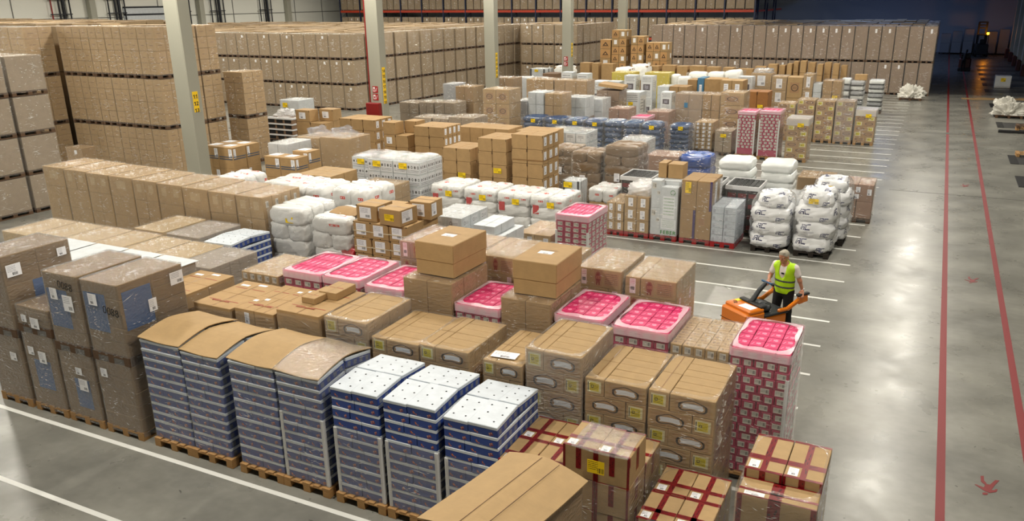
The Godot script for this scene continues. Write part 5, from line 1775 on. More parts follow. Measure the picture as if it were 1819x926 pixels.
func _ready() -> void:
	# camera
	var cam := Camera3D.new()
	cam.name = "camera"
	add_child(cam)
	cam.near = 0.1
	cam.far = 400.0
	cam.projection = Camera3D.PROJECTION_FRUSTUM
	cam.size = 0.1 * 926.0 / 1449.604
	cam.frustum_offset = Vector2(0.1 * (909.5 - 944.508) / 1449.604, 0.1 * (496.247 - 463.0) / 1449.604)
	cam.transform = Transform3D(Basis(Vector3(0.899952, -0.008905, -0.435898), Vector3(-0.134491, 0.945364, -0.296984), Vector3(0.414727, 0.325895, 0.849585)), Vector3(0, 6.4, 0))
	cam.current = true
	# surroundings and exposure
	var we := WorldEnvironment.new()
	we.name = "environment"
	var env := Environment.new()
	env.background_mode = Environment.BG_COLOR
	env.background_color = Color(0.01, 0.01, 0.012)
	env.tonemap_mode = Environment.TONE_MAPPER_LINEAR
	env.tonemap_exposure = 1.62
	env.sdfgi_enabled = true
	env.ssao_enabled = true
	env.ssil_enabled = true
	we.environment = env
	add_child(we)
	make_materials()
	# lamps in rows over the bays and the aisle
	var row := 0
	for x in [-0.1, -9.6, -19.1, -28.6, -38.1, -47.6, -60.0]:
		for k in 8 if x < -18 else 6:
			lamp(x, -5.6 - 9.75 * k, "long ceiling lamp, %s along the %s row from the aisle" % [ordinal(k), ordinal(row)])
		row += 1
	# ---------------------------------------------------------------- the building
	struct("floor", boxmesh(Vector3(77, 0.3, 118), "concrete"), Vector3(-30.5, -0.3, -51))
	struct("ceiling", boxmesh(Vector3(77, 0.3, 118), "ceiling_paint"), Vector3(-30.5, 10.3, -51))
	struct("wall_left", boxmesh(Vector3(0.3, 10.3, 118), "wall_paint"), Vector3(-68.6, 0, -51))
	struct("wall_right", boxmesh(Vector3(0.3, 10.3, 118), "dock_paint"), Vector3(7.6, 0, -51))
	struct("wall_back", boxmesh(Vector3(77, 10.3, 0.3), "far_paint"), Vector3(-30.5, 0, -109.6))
	struct("wall_front", boxmesh(Vector3(77, 10.3, 0.3), "wall_paint"), Vector3(-30.5, 0, 7.6))
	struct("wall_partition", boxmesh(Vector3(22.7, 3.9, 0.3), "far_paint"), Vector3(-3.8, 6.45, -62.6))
	struct("floor_001", boxmesh(Vector3(22.7, 0.002, 46.6), "concrete_shaded"), Vector3(-3.8, 0.0, -86.1))  # thin overlay whose darker colour draws the sharp edge of the hall's shade
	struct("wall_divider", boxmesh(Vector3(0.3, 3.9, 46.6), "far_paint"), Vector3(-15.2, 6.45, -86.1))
	var fill_panel := thing("added_fill_panel", "added dim bluish skylight over the dark end of the hall", "fill_light", Vector3(-6, 10.2, -84))  # added fill light, out of view, giving the unlit hall a bluish tint
	part("added_fill_lamp", boxmesh(Vector3(6, 0.05, 30), "added_fill_glow"), fill_panel)
	var sl := AreaLight3D.new()
	sl.name = "added_fill_light"
	fill_panel.add_child(sl)
	sl.area_size = Vector2(6, 30)
	sl.position.y = -0.04
	sl.rotation.x = -PI / 2
	sl.light_color = Color(0.66, 0.78, 1.0)
	sl.light_energy = 70.0
	sl.area_range = 120
	sl.area_attenuation = 2
	sl.shadow_enabled = true
	# left wall: panel joints, pipe bundles, a pale door
	for k in 12:
		struct("trim_%d" % (k + 1), boxmesh(Vector3(0.05, 9.9, 0.06), "dock_paint"), Vector3(-68.42, 0, -30.0 - 4.8 * k))
	struct("trim_13", boxmesh(Vector3(0.06, 0.06, 100), "dock_paint"), Vector3(-68.41, 5.05, -55))
	for k in 7:
		var z: float = [-36.0, -40.5, -48.5, -54.0, -61.5, -66.0, -73.0][k]
		var t := thing("pipe_bundle", "dark vertical pipes on the left wall, %s bundle from the left edge" % ordinal(k), "pipes", Vector3(-68.2, 0, z), 0.0, "pipe bundles on the left wall")
		for i in 4:
			var st := tool()
			var dz: float = [-0.9, -0.3, 0.1, 0.8][i]
			tube(st, Vector3(0, 0, dz), Vector3(0, 10.2, dz), [0.06, 0.14, 0.07, 0.06][i], [0.06, 0.14, 0.07, 0.06][i], 8)
			part("pipe", done(st, "pipe_red" if k == 2 and i == 3 else "steel_dark"), t)
		for y in [5.4, 6.6]:
			part("bracket", boxmesh(Vector3(0.1, 0.08, 2.0), "steel_dark"), t, Vector3(0.05, y, 0))
	struct("door_1", boxmesh(Vector3(0.12, 5.9, 5.2), "white_board"), Vector3(-68.38, 0, -57.4))
	for y in [5.2, 5.85]:
		part("door_edge", boxmesh(Vector3(0.08, 0.14, 5.2), "steel_dark"), get_node("door_1"), Vector3(0.06, y, 0))
	for k in 3:
		var st := tool()
		box(st, Vector3(0, 5.1, 0), Vector3(0.5, 10.2, 0.6), 0.03)
		var t := thing("wall_column", "grey column against the left wall, %s from the left edge" % ordinal(k), "column", Vector3(-68.1, 0, [-51.4, -63.7, -76.5][k]), 0.0, "columns against the left wall")
		part("shaft", done(st, "paint"), t)
	# right wall: dock columns, leveller plates
	for k in 8:
		var t := thing("dock_column", "grey column between the loading docks, %s from the bright end" % ordinal(k), "column", Vector3(6.9, 0, -62.6 - 5.6 * k), 0.0, "columns between loading docks")
		part("shaft", boxmesh(Vector3(1.1, 9.9, 0.8), "paint", 0.03), t)
		part("guard", boxmesh(Vector3(0.3, 0.9, 1.0), "red_dark", 0.03), t, Vector3(-0.72, 0, 0))
		struct("door_%d" % (k + 2), boxmesh(Vector3(0.16, 4.4, 3.4), "plate_grey"), Vector3(7.38, 0, -65.4 - 5.6 * k))
	var pz := [-33.6, -38.2, -48.6, -52.9, -57.2, -66.0, -70.6, -75.2, -79.8, -84.4, -89.0]
	for k in pz.size():
		var t := thing("dock_plate", "dark steel dock plate in the floor, %s from the near end" % ordinal(k), "dock plate", Vector3(4.65, 0, pz[k]), 0.0, "dock plates along the right wall")
		part("plate", boxmesh(Vector3(3.2, 0.012, 2.0), "plate_grey", 0.004), t)
		part("hinge", boxmesh(Vector3(0.3, 0.02, 2.02), "plate_dark", 0.004), t, Vector3(-1.45, 0, 0))
	tag(part("floor_rail", boxmesh(Vector3(4.0, 0.12, 0.25), "plate_dark", 0.01), self, Vector3(5.0, 0, -45.9)), "black floor rail lying between two dock plates", "rail")
	for k in 2:
		var t := thing("empty_pallet", ["empty wooden pallet by the near dock plate", "empty wooden pallets at the frame edge behind the floor rail"][k], "pallet", Vector3([3.95, 4.4][k], 0, [-39.3, -46.9][k]), 0.0)
		pallet(t, 1.2, 0.8, "wood", true)
		if k == 1:
			pallet(t, 1.2, 0.8, "wood_dark", true, 0.146)
	var strewn := thing("kraft_sheets", "kraft sheets strewn across the floor before the dark docks", "cardboard", Vector3(3.4, 0, -61.0))
	for k in 7:
		part("sheet", boxmesh(Vector3(1.1 + 0.2 * (k % 3), 0.008, 0.8), "kraft_gold"), strewn, Vector3(-1.3 + 0.55 * k, 0.002 + 0.009 * (k % 4), 0.5 - 0.16 * k + 0.3 * (k % 2)), 0.3 * sin(k * 2.1))
	var wb := thing("white_carton_pallet", "low white wrapped pallet standing alone by the dark docks", "carton load", Vector3(4.2, 0, -68.6))
	pallet(wb, 1.0, 1.0, "wood_dark")
	grid(wb, 1.0, 1.0, 0.146, 0.85, 2, 2, 2, "white_board")
	sticker(wb, "label_yellow", Vector3(0, 0.6, 0.53), 0.3, 0.25)
	film_wrap(wb, 1.0, 1.0, 0.85, "film_milky")
	# heaps of waste film on dark pallets
	for k in 2:
		var at: Vector3 = [Vector3(-1.42, 0, -58.6), Vector3(3.75, 0, -51.9)][k]
		var p := thing("waste_pallet", ["dark pallet under the film heap by the far stacks", "dark pallet under the film heap by the docks"][k], "pallet", at)
		pallet(p, 1.3, 1.0, "wood_dark")
		var o := part(numbered("film_heap"), heap_mesh(Vector3([1.9, 2.3][k], [0.95, 1.05][k], 1.4), "waste_white", 5 + k * 4, 0.5, 36), self, at + Vector3(0, 0.145, 0))
		tag(o, ["heap of crumpled white film before the far stacks", "heap of crumpled white film beside the dock plates"][k], "film heap")
	# floor paint: bay lines, two red aisle lines, walking figures
	for k in range(-1, 41):
		var z := -7.115 - 1.381 * k
		stripe("bay_line", ("white bay line, %s from the near end of the floor" % ordinal(k + 1)) if k < 20 else ("white bay line, %s from the far end of the floor" % ordinal(40 - k)), -17.5, -1.34, z - 0.04, z + 0.04, "line_white", "white bay lines")
	stripe("aisle_line", "red aisle line nearest the pallets, with a short gap", 0.73, 0.845, -44.3, 6.0, "line_red", "red aisle lines")
	stripe("aisle_line", "far end of the red aisle line nearest the pallets", 0.73, 0.845, -108.0, -44.9, "line_red", "red aisle lines")
	stripe("aisle_line", "red aisle line nearest the loading docks", 1.86, 1.975, -108.0, 6.0, "line_red", "red aisle lines")
	for z in [-30.4, -44.45, -45.6]:
		stripe("floor_joint", "dark joint across the concrete, %s" % {-30.4: "the nearest", -44.45: "at the gap in the red line", -45.6: "beyond the gap in the red line"}[z], -1.0, 7.4, z - 0.012, z + 0.012, "joint_dark", "floor joints")
	var run_parts := [[Vector2(-0.06, 0.1), Vector2(-0.03, 0.075), Vector2(0.01, 0.08), Vector2(0, 0.12), Vector2(-0.03, 0.14), Vector2(-0.06, 0.14)]]
	for k in 3:
		var at: Vector3 = [Vector3(1.36, 0, -11.3), Vector3(1.36, 0, -20.8), Vector3(1.36, 0, -32.0)][k]
		floor_mark("walking_figure", "red painted walking figure on the aisle floor, %s" % ["nearest", "middle", "farthest"][k], "floor sign", [Vector2(-0.01, -0.16), Vector2(0.04, -0.16), Vector2(0.11, -0.32), Vector2(0.16, -0.33), Vector2(0.1, -0.18), Vector2(0.05, -0.02), Vector2(0.09, -0.04), Vector2(0.1, -0.07), Vector2(0.13, -0.08), Vector2(0.11, 0.0), Vector2(0.03, 0.06), Vector2(-0.03, 0.04), Vector2(-0.06, 0.01), Vector2(-0.15, -0.08), Vector2(-0.13, -0.09), Vector2(-0.04, -0.05), Vector2(-0.02, -0.13), Vector2(-0.07, -0.2), Vector2(-0.07, -0.35), Vector2(-0.03, -0.37), Vector2(-0.03, -0.24), Vector2(0, -0.18)], "symbol_red", at, run_parts, "walking figures on the floor")
	# columns
	column(-19.7, -17.55, "nearest pale column, with yellow numbers 11 to 13", ["11", "12", "13"], 0.0, false)
	column(-19.7, -26.85, "second pale column, red fire pipe and fire signs", ["14", "15", "16", "17", "18", "19", "10"], 2.95, true)
	column(-19.7, -36.15, "third pale column, yellow numbers down its side", ["21", "22", "23", "24", "25", "26"], 0.0, false)
	column(-19.7, -45.45, "fourth pale column, small red fire sign near its foot", ["31", "32", "33", "34"], 2.9, false)
	column(-19.7, -54.75, "farthest pale column, before the orange rack", [], 0.0, false)
	# ---------------------------------------------------------------- block stacks behind
	var G := "grey-brown block-stacked pallets"
	for tier in 3:
		var tn: String = ["bottom", "middle", "top"][tier]
		for k in 14:
			wall_block(-31.5 - 0.92 * (k + 1), -31.5 - 0.92 * k, -40.6, tier * 1.49, 1.47, 1.2, "kraft_wall", "wrapped %s-tier block, %s left of the corner behind the red-piped column" % [tn, ordinal(k)], G)
		for k in range(1, 18):
			wall_block(-32.42 + 0.08 * k, -31.5 + 0.08 * k, -40.6 - 1.36 * k, tier * 1.49, 1.47, 1.28, "kraft_wall", "wrapped %s-tier block, %s back from the corner behind the red-piped column" % [tn, ordinal(k)], G)
		for k in 5:
			wall_block(-24.9 - 0.95 * (k + 1), -24.9 - 0.95 * k, -59.2, tier * 1.49, 1.47, 1.2, "kraft_wall", "wrapped %s-tier block, %s left of the corner behind the fourth column" % [tn, ordinal(k)], G)
		for k in range(1, 6):
			wall_block(-25.85, -24.9, -59.2 - 1.36 * k, tier * 1.49, 1.47, 1.28, "kraft_wall", "wrapped %s-tier block, %s back from the corner behind the fourth column" % [tn, ordinal(k)], G)
	for tier in 2:
		for k in 23:
			wall_block(-0.4 - 0.84 * (k + 1), -0.4 - 0.84 * k, -61.2, tier * 2.12, [2.1, 2.3][tier], 1.2, "kraft_far", "tall wrapped block in the %s row of the far stacks, %s from the aisle end" % [["lower", "upper"][tier], ordinal(k)], "tall wrapped far blocks")
		for k in range(1, 10):
			wall_block(-1.24, -0.4, -61.2 - 1.36 * k, tier * 2.12, [2.1, 2.3][tier], 1.28, "kraft_far", "tall wrapped block at the aisle end, %s behind the %s front corner" % [ordinal(k - 1), ["lower", "upper"][tier]], "tall wrapped far blocks")
	for tier in 3:
		var tn: String = ["bottom", "middle", "top"][tier]
		for k in 6:
			wall_block(-25.72 - 0.885 * (k + 1), -25.72 - 0.885 * k, -21.7, tier * 1.85, 1.83, 0.97, "kraft", "brown carton block, %s tier, %s left of the corner beside the nearest column" % [tn, ordinal(k)], "brown carton blocks left of the nearest column", 2, 4)
		for k in range(1, 3):
			wall_block(-26.6, -25.72, -21.7 - 1.0 * k, tier * 1.85, 1.83, 0.97, "kraft", "brown carton block, %s tier, %s back from the corner beside the nearest column" % [tn, ordinal(k)], "brown carton blocks left of the nearest column", 2, 4)
		for k in 5:
			wall_block(-31.08 - 0.9 * (k + 1), -31.08 - 0.9 * k, -20.4, tier * 1.85, 1.83, 1.2, "kraft", "brown carton block, %s tier, %s left in the advanced part by the left edge" % [tn, ordinal(k)], "brown carton blocks left of the nearest column", 2, 4)
	for tier in 2:
		wall_block(-26.1, -25.07, -25.1, tier * 1.86, 1.84, 1.2, "kraft", "brown carton block on the %s level, right of the nearest column's tall stack" % ["lower", "upper"][tier], "brown carton blocks left of the nearest column", 2, 4)
	for tier in 4:
		for k in 3:
			wall_block(-26.75, -25.5, -16.0 + 1.28 * k, tier * 1.22, 1.2, 1.2, "kraft_grey", "grey wrapped block by the left edge, %s tier up, %s towards the viewer" % [ordinal(tier), ordinal(k)], "grey wrapped blocks at the left edge")
		wall_block(-28.1, -26.85, -16.0, tier * 1.22, 1.2, 1.2, "kraft_grey", "grey wrapped block behind those at the left edge, %s tier up" % ordinal(tier), "grey wrapped blocks at the left edge")
	wall_block(-29.0, -28.05, -19.75, 0.0, 1.3, 0.6, "kraft_plain", "low lone wrapped box in the gap before the brown carton blocks", "")
	# the tops of the rows behind: past counting, one object
	var spots := []
	var rr := RandomNumberGenerator.new()
	rr.seed = 5
	for b in [[-32.42, -41.96, 14, 14, 0.92, 1.36, 3.0, 1.46], [-45.2, -40.6, 18, 17, 0.92, 1.36, 3.0, 1.46], [-32.6, -61.0, 12, 2, 0.92, 1.36, 3.0, 1.46], [-26.75, -60.56, 4, 5, 0.95, 1.36, 3.0, 1.46], [-1.24, -62.56, 22, 12, 0.84, 1.36, 2.14, 2.28], [-26.6, -22.7, 24, 2, 0.885, 1.0, 3.7, 1.84], [-34.6, -24.75, 17, 6, 0.885, 1.05, 3.7, 1.84], [-35.6, -20.4, 6, 1, 0.9, 1.05, 3.7, 1.84]]:
		for i in b[2]:
			for j in b[3]:
				var s := Vector3(b[4] - 0.06, b[7] + rr.randf_range(-0.08, 0.03), b[5] - 0.08)
				spots.append(Transform3D(Basis(Vector3.UP, rr.randf_range(-0.015, 0.015)) * Basis.from_scale(s), Vector3(b[0] - (i + 0.5) * b[4], b[6], b[1] - (j + 0.5) * b[5])))
	var mm := MultiMesh.new()
	mm.transform_format = MultiMesh.TRANSFORM_3D
	mm.mesh = carton(Vector3.ONE, "kraft_wall", [], 0.01)
	mm.instance_count = spots.size()
	for k in spots.size():
		mm.set_instance_transform(k, spots[k])
	var rest := MultiMeshInstance3D.new()
	rest.name = "pallet_tops"
	rest.multimesh = mm
	add_child(rest)
	rest.set_meta("kind", "stuff")
	tag(rest, "countless kraft block tops behind the front rows of the block stacks", "wrapped loads")
	# supports under those tops
	var deep := MultiMesh.new()
	deep.transform_format = MultiMesh.TRANSFORM_3D
	deep.mesh = mm.mesh
	deep.instance_count = spots.size()
	for k in spots.size():
		var s: Transform3D = spots[k]
		deep.set_instance_transform(k, Transform3D(Basis.from_scale(Vector3(s.basis.x.length(), s.origin.y - 0.02, s.basis.z.length())), Vector3(s.origin.x, 0.0, s.origin.z)))
	var low := MultiMeshInstance3D.new()
	low.name = "pallet_columns"
	low.multimesh = deep
	add_child(low)
	low.set_meta("kind", "stuff")
	tag(low, "lower kraft blocks carrying the countless block tops behind", "wrapped loads")
	# the orange and blue rack along the back
	var rack := thing("pallet_rack", "blue and orange pallet rack along the back of the hall", "rack", Vector3(0, 0, -82))
	for k in 18:
		var x := -65.0 + 2.86 * k
		for z in [0.0, -1.1]:
			part("upright", boxmesh(Vector3(0.12, 8.6, 0.1), "rack_blue"), rack, Vector3(x, 0, z))
		var st := tool()
		for i in 6:
			tube(st, Vector3(x, 0.4 + 1.3 * i, 0), Vector3(x, 1.0 + 1.3 * i, -1.1), 0.025, 0.025, 4)
		part("brace", done(st, "rack_blue"), rack)
	for y in [2.3, 4.95, 7.6]:
		for z in [0.0, -1.1]:
			part("beam", boxmesh(Vector3(48.7, 0.24, 0.08), "rack_orange"), rack, Vector3(-40.7, y, z))
	for y in [2.3, 4.95]:
		for k in 102:
			part("deck_board", boxmesh(Vector3(0.14, 0.03, 1.2), "wood"), rack, Vector3(-64.7 + 0.477 * k, y + 0.17, -0.55))
	for k in 5:
		for z in [-1.6, -5.0, -6.2, -9.6, -10.8]:
			part("upright", boxmesh(Vector3(0.12, 8.6, 0.1), "rack_blue"), rack, Vector3(-16.4 + 0.02 * k, 0, z - 0.3 * k)) if k == 0 else null
	for z in [-3.4, -8.0, -12.6]:
		for y in [2.3, 4.95]:
			part("beam", boxmesh(Vector3(0.08, 0.17, 3.2), "rack_orange"), rack, Vector3(-16.4, y, z))
	for k in 17:
		for i in 3:
			for lv in 2:
				var x := -65.0 + 2.86 * k + 0.13 + 0.9 * i
				wall_block(x, x + 0.86, -82.0, [2.5, 5.15][lv], [1.95, 1.9][lv], 1.15, "kraft_wall", "racked kraft pallet %s the main orange beam, bay %s from the left, %s in it" % [["below", "on"][lv], ordinal(k), ordinal(i)], "racked kraft pallets")
	# wrapped white pallets and machines in the dark end
	for k in 6:
		var x := -0.3 + 1.15 * k
		var t := stack_at("pale_wrapped_pallet", x, x + 1.0, -106.5, 1.2, "pale wrapped pallet against the dark far wall, %s from the left" % ordinal(k), "wrapped load", "pale pallets at the dark end")
		pallet(t, 1.0, 1.2, "brown_black")
		grid(t, 0.98, 1.16, 0.146, 2.2 + 0.25 * (k % 3), 1, 1, 2, "pale_far")
	forklift(Vector3(3.75, 0, -103.5))
	far_rider(Vector3(1.95, 0, -83.2))
	# ---------------------------------------------------------------- front rows: grey wrapped pallets, two high
	var z0 := -7.32
	greywrap(-13.68, -12.86, z0, 0.0, 1.24, "lower grey wrapped pallet cut off by the left edge", [["label_0", "F", 0.2, 0.9, 0.16, 0.14]])
	greywrap(-13.68, -12.86, z0, 1.25, 2.62, "upper grey wrapped pallet at the left edge, label on its side", [["label_1", "R", 0.42, 1.12, 0.24, 0.2], ["label_2", "R", -0.42, 1.2, 0.16, 0.14], ["blue", "R", -0.2, 0.72, 0.7, 0.3]])
	greywrap(-12.76, -11.96, z0, 0.0, 1.4, "lower grey wrapped pallet, second from the left, with pale blue print", [["blue", "F", 0.0, 0.7, 0.4, 0.5], ["label_0", "F", -0.2, 1.1, 0.14, 0.14], ["label_1", "F", 0.06, 1.02, 0.18, 0.2]], true)
	greywrap(-12.76, -11.96, z0, 1.41, 1.86, "short grey wrapped pallet whose top is lower than its neighbours", [["label_2", "F", -0.2, 0.25, 0.12, 0.12], ["label_1", "F", 0.05, 0.2, 0.2, 0.18]])
	greywrap(-11.91, -11.1, z0, 0.0, 1.24, "lower grey wrapped pallet, third from the left, with blue print", [["blue", "F", 0.05, 0.55, 0.34, 0.5], ["label_2", "F", 0.05, 0.95, 0.14, 0.12], ["label_0", "F", 0.1, 0.72, 0.2, 0.2]], true)
	greywrap(-11.91, -11.1, z0, 1.25, 2.54, "upper grey wrapped pallet marked 0088, left of its twin", [["blue", "F", -0.12, 0.72, 0.46, 0.62], ["label_2", "F", -0.17, 0.96, 0.16, 0.18], ["label_0", "F", 0.13, 0.84, 0.22, 0.26], ["text", "0088", 0.13, 1.12]])
	greywrap(-11.04, -10.22, z0, 0.0, 1.24, "lower grey wrapped pallet beside the domed tray stacks", [["label_1", "F", -0.22, 1.05, 0.14, 0.14]], true)
	greywrap(-11.04, -10.22, z0, 1.25, 2.53, "upper grey wrapped pallet with yellow side tag, beside the domed tray stacks", [["blue", "F", -0.14, 0.8, 0.46, 0.6], ["label_2", "F", -0.16, 1.0, 0.18, 0.18], ["text", "0088", 0.2, 0.86], ["blue", "R", 0.28, 0.86, 0.5, 0.6], ["label_1", "R", 0.05, 0.82, 0.14, 0.2], ["label_yellow", "R", -0.12, 0.4, 0.26, 0.16], ["label_0", "R", -0.44, 1.1, 0.24, 0.2]])
	# red-taped cartons
	var four := [[-0.2, 0.29, 3, 0.39, 0.57], [0.2, 0.29, 3, 0.39, 0.57], [-0.2, -0.29, 3, 0.39, 0.57], [0.2, -0.29, 3, 0.39, 0.57]]
	taped(-4.04, -3.26, z0, 1.29, "red-taped carton load beside the last white-topped tray stack", four)
	taped(-3.22, -2.43, z0, 1.31, "red-taped carton load with extra front boxes, film and a yellow label", [[-0.2, 0.29, 4, 0.39, 0.57], [0.2, 0.29, 4, 0.39, 0.57], [-0.2, -0.29, 3, 0.39, 0.57], [0.2, -0.29, 3, 0.39, 0.57]])
	taped(-2.33, -1.55, z0, 1.0, "low red-taped carton load between two others", four)
	taped(-1.28, -0.5, z0, 1.7, "tall red-taped carton load at the aisle corner", [[0.0, 0.4, 3, 0.78, 0.34, 0.94], [-0.2, -0.17, 3, 0.39, 0.78], [0.2, -0.17, 3, 0.39, 0.78]])
	# the big domed carton nearest the viewer, set askew
	var big := thing("domed_carton_pallet", "large carton under a creased bowed kraft lid, nearest the viewer", "carton load", Vector3(-3.26, 0, -6.05), -0.165)
	pallet(big, 0.8, 1.2)
	part("carton", carton(Vector3(0.9, 1.6, 1.4), "kraft_plain"), big, Vector3(0, 0.146, 0))
	var lid := part("kraft_lid", dome_mesh(1.46, 1.0, 0.1, "kraft", 0.0), big, Vector3(0, 1.75, 0), PI / 2, "bowed kraft lid sheet")
	part("crease", boxmesh(Vector3(1.4, 0.004, 0.006), "kraft_dark"), lid, Vector3(0, 0.089, 0.17))
	part("crease", boxmesh(Vector3(1.4, 0.004, 0.006), "kraft_dark"), lid, Vector3(0, 0.1, -0.05))
	film_wrap(big, 0.9, 1.4, 1.7, "film_clear", 0.08, true)
	# two large kraft boxes on the wrapped pallets
	for k in 2:
		var at: Vector3 = [Vector3(-6.72, 2.26, -10.82), Vector3(-5.0, 2.185, -10.82)][k]
		var b := thing("large_carton", ["large closed kraft box on the left wrapped kraft pallet", "large closed kraft box on the right wrapped kraft pallet"][k], "box", at, -0.03 + 0.05 * k)
		part("base", carton(Vector3(0.7, 0.24, 1.0), "kraft_gold"), b)
		part("lid", carton(Vector3(0.72, 0.3, 1.02), "kraft_gold", [["T", 0.3, 0.42, 0.62, 0.56, "label_1"], ["T", 0.25, 0.6, 0.66, 0.62, "tape_brown"]], 0.01), b, Vector3(0, 0.235, 0))
	# goods in the bays
	trays(-9.98, -9.18, -7.32, 1.20, 1.78, "domed kraft-topped blue tray stack beside the grey wrapped pallets", "kraft")
	trays(-9.16, -8.45, -7.32, 1.20, 1.74, "second domed kraft-topped tray stack from the grey wrapped pallets", "kraft")
	trays(-8.25, -7.45, -7.32, 1.20, 1.78, "third domed kraft-topped tray stack from the grey wrapped pallets", "kraft")
	trays(-7.41, -6.68, -7.32, 1.20, 1.77, "kraft-topped tray stack with film crumpled over its lid, beside the first white-topped stack", "crumpled")
	trays(-6.50, -5.76, -7.32, 1.20, 1.72, "white-topped fruit tray stack standing beside the kraft-topped stacks", "white")
	trays(-5.68, -4.91, -7.32, 1.20, 1.72, "middle of the three white-topped fruit tray stacks in the front row", "white")
	trays(-4.80, -4.06, -7.32, 1.20, 1.68, "white-topped fruit tray stack beside the red-taped cartons", "white")
	handles(-7.68, -6.91, -8.70, 1.20, 1.99, "kraft tray load wrapped in grey film, leftmost with handle holes", 5, true)
	handles(-6.84, -6.04, -8.70, 1.20, 1.82, "kraft tray load with handle holes and shaded back corner, behind the first white-topped trays", 4, false)
	handles(-6.02, -5.23, -8.70, 1.20, 1.85, "kraft tray load with white-streaked narrow box end, behind the second white-topped trays", 4, false)
	handles(-5.01, -4.42, -8.70, 1.20, 1.81, "low kraft tray load with a sheet of white labels lying on top", 4, false)
	handles(-4.36, -3.57, -8.70, 1.20, 2.09, "kraft tray load wrapped in hazy film behind the white-topped and red-taped stacks", 5, true)
	handles(-3.52, -2.71, -8.70, 1.20, 1.85, "kraft tray load behind the red-taped cartons, between two others with handle holes", 5, false)
	handles(-2.68, -1.85, -8.70, 1.20, 1.85, "kraft tray load with handle holes beside the tallest pink carton stack", 5, false)
	flats(-10.36, -9.56, -8.70, 1.20, 1.80, "long flat kraft cartons between the grey wrapped pallets and the domed trays", 0)
	flats(-9.46, -8.66, -8.70, 1.20, 1.85, "flat kraft cartons with red print and two white labels", 1)
	flats(-8.60, -7.78, -8.70, 1.20, 1.96, "flat kraft cartons with a smaller box lying across their top", 2)
	flats(-11.42, -10.62, -8.70, 1.20, 1.85, "flat kraft cartons with one white label, half hidden by the grey wrapped pallet", 0)
	sheeted(-12.30, -11.50, -8.70, 1.20, 2.00, "pallet under a flat white cover sheet behind the rightmost grey wrapped pallet")
	sheeted(-13.20, -12.40, -8.70, 1.20, 2.00, "pallet under a flat white cover sheet, second right of those behind the grey pallets")
	sheeted(-14.10, -13.30, -8.70, 1.20, 2.00, "pallet under a flat white cover sheet at the left edge of the picture")
	sheeted(-15.00, -14.20, -8.70, 1.20, 2.00, "pallet under a flat white cover sheet, half hidden by the leftmost grey pallet")
	pinks(-9.70, -8.89, -10.08, 1.20, 2.01, "low pink carton load whose small boxes all lie lengthwise, leftmost of the pink loads", 5, true)
	pinks(-8.84, -8.09, -10.08, 1.20, 2.02, "pink carton load with round white marks, second from the left", 4, false)
	pinks(-7.98, -7.22, -10.08, 1.20, 1.98, "pink carton load partly hidden by the first large kraft box", 4, false)
	coarse(-7.20, -6.31, -10.08, 1.20, 2.24, "wrapped kraft pallet carrying the left large kraft box", 2, 3, 3)
	pinks(-6.26, -5.49, -10.08, 1.20, 1.93, "pink carton load between the two large kraft boxes", 5, false)
	coarse(-5.45, -4.63, -10.08, 1.20, 2.17, "wrapped kraft pallet carrying the right large kraft box", 2, 3, 3)
	pinks(-4.56, -3.82, -10.08, 1.20, 2.03, "pink carton load just right of the right large kraft box", 4, false)
	pinks(-3.67, -2.86, -10.08, 1.20, 2.00, "pink carton load left of the small tan cartons", 6, false)
	tans(-2.82, -2.02, -10.08, 1.20, 1.89, "load of small tan cartons with round marks between two pink loads", 6)
	pinks(-2.00, -1.22, -10.08, 1.20, 1.98, "tallest pink carton stack, standing beside the open aisle", 15, false)
	tans(-10.69, -9.85, -10.08, 1.20, 1.86, "tan carton load under loose film left of the pink cartons", 5)
	gloss(-12.24, -11.42, -10.08, 1.20, 1.80, "glossy wrapped kraft pallet with jointed grey top beside the tan cartons")
	gloss(-13.10, -12.28, -10.08, 1.20, 1.82, "glossy wrapped kraft pallet, second left of the tan cartons")
	gloss(-13.96, -13.14, -10.08, 1.20, 1.82, "glossy wrapped kraft pallet, third left of the tan cartons")
	gloss(-14.82, -14.00, -10.08, 1.20, 1.84, "glossy wrapped kraft pallet, fourth left of the tan cartons")
	gloss(-15.68, -14.86, -10.08, 1.20, 1.84, "glossy wrapped kraft pallet, fifth left of the tan cartons")
	gloss(-16.54, -15.72, -10.08, 1.20, 1.84, "glossy wrapped kraft pallet, sixth left of the tan cartons")
	gloss(-17.40, -16.58, -10.08, 1.20, 1.84, "glossy wrapped kraft pallet cut off by the left edge of the picture")
	seals(-8.22, -7.48, -11.46, 1.20, 2.35, "red-sealed carton load with pink film, left end of its row", 5)
	seals(-7.40, -6.66, -11.46, 1.20, 2.30, "red-sealed carton load behind the left large kraft box", 5)
	seals(-6.61, -5.93, -11.46, 1.20, 2.30, "red-sealed carton load between the two large kraft boxes", 5)
	seals(-5.76, -5.00, -11.46, 1.20, 2.30, "red-sealed carton load behind the right large kraft box", 5)
	seals(-4.79, -4.04, -11.46, 1.20, 2.33, "red-sealed carton load beside the last one by the aisle", 5)
	seals(-3.98, -3.16, -11.46, 1.20, 2.28, "red-sealed carton load under glinting film by the open aisle", 5)
	gloss(-15.07, -14.21, -11.46, 1.20, 1.82, "low wrapped kraft pallet in front of the long row of brown cartons")
	gloss(-14.10, -13.20, -11.46, 1.20, 1.80, "low wrapped grey-brown pallet left of the far white tray stack")
	trays(-13.08, -12.34, -11.46, 1.20, 1.76, "white-topped fruit tray stack alone at the back, beside the white sacks", "white")
	browns(-19.89, -19.11, -12.84, 1.20, 2.54, "leftmost of the nine brown wrapped pallets in one long row", 0)
	browns(-19.09, -18.30, -12.84, 1.20, 2.52, "second brown wrapped pallet from the left of the long row of nine", 1)
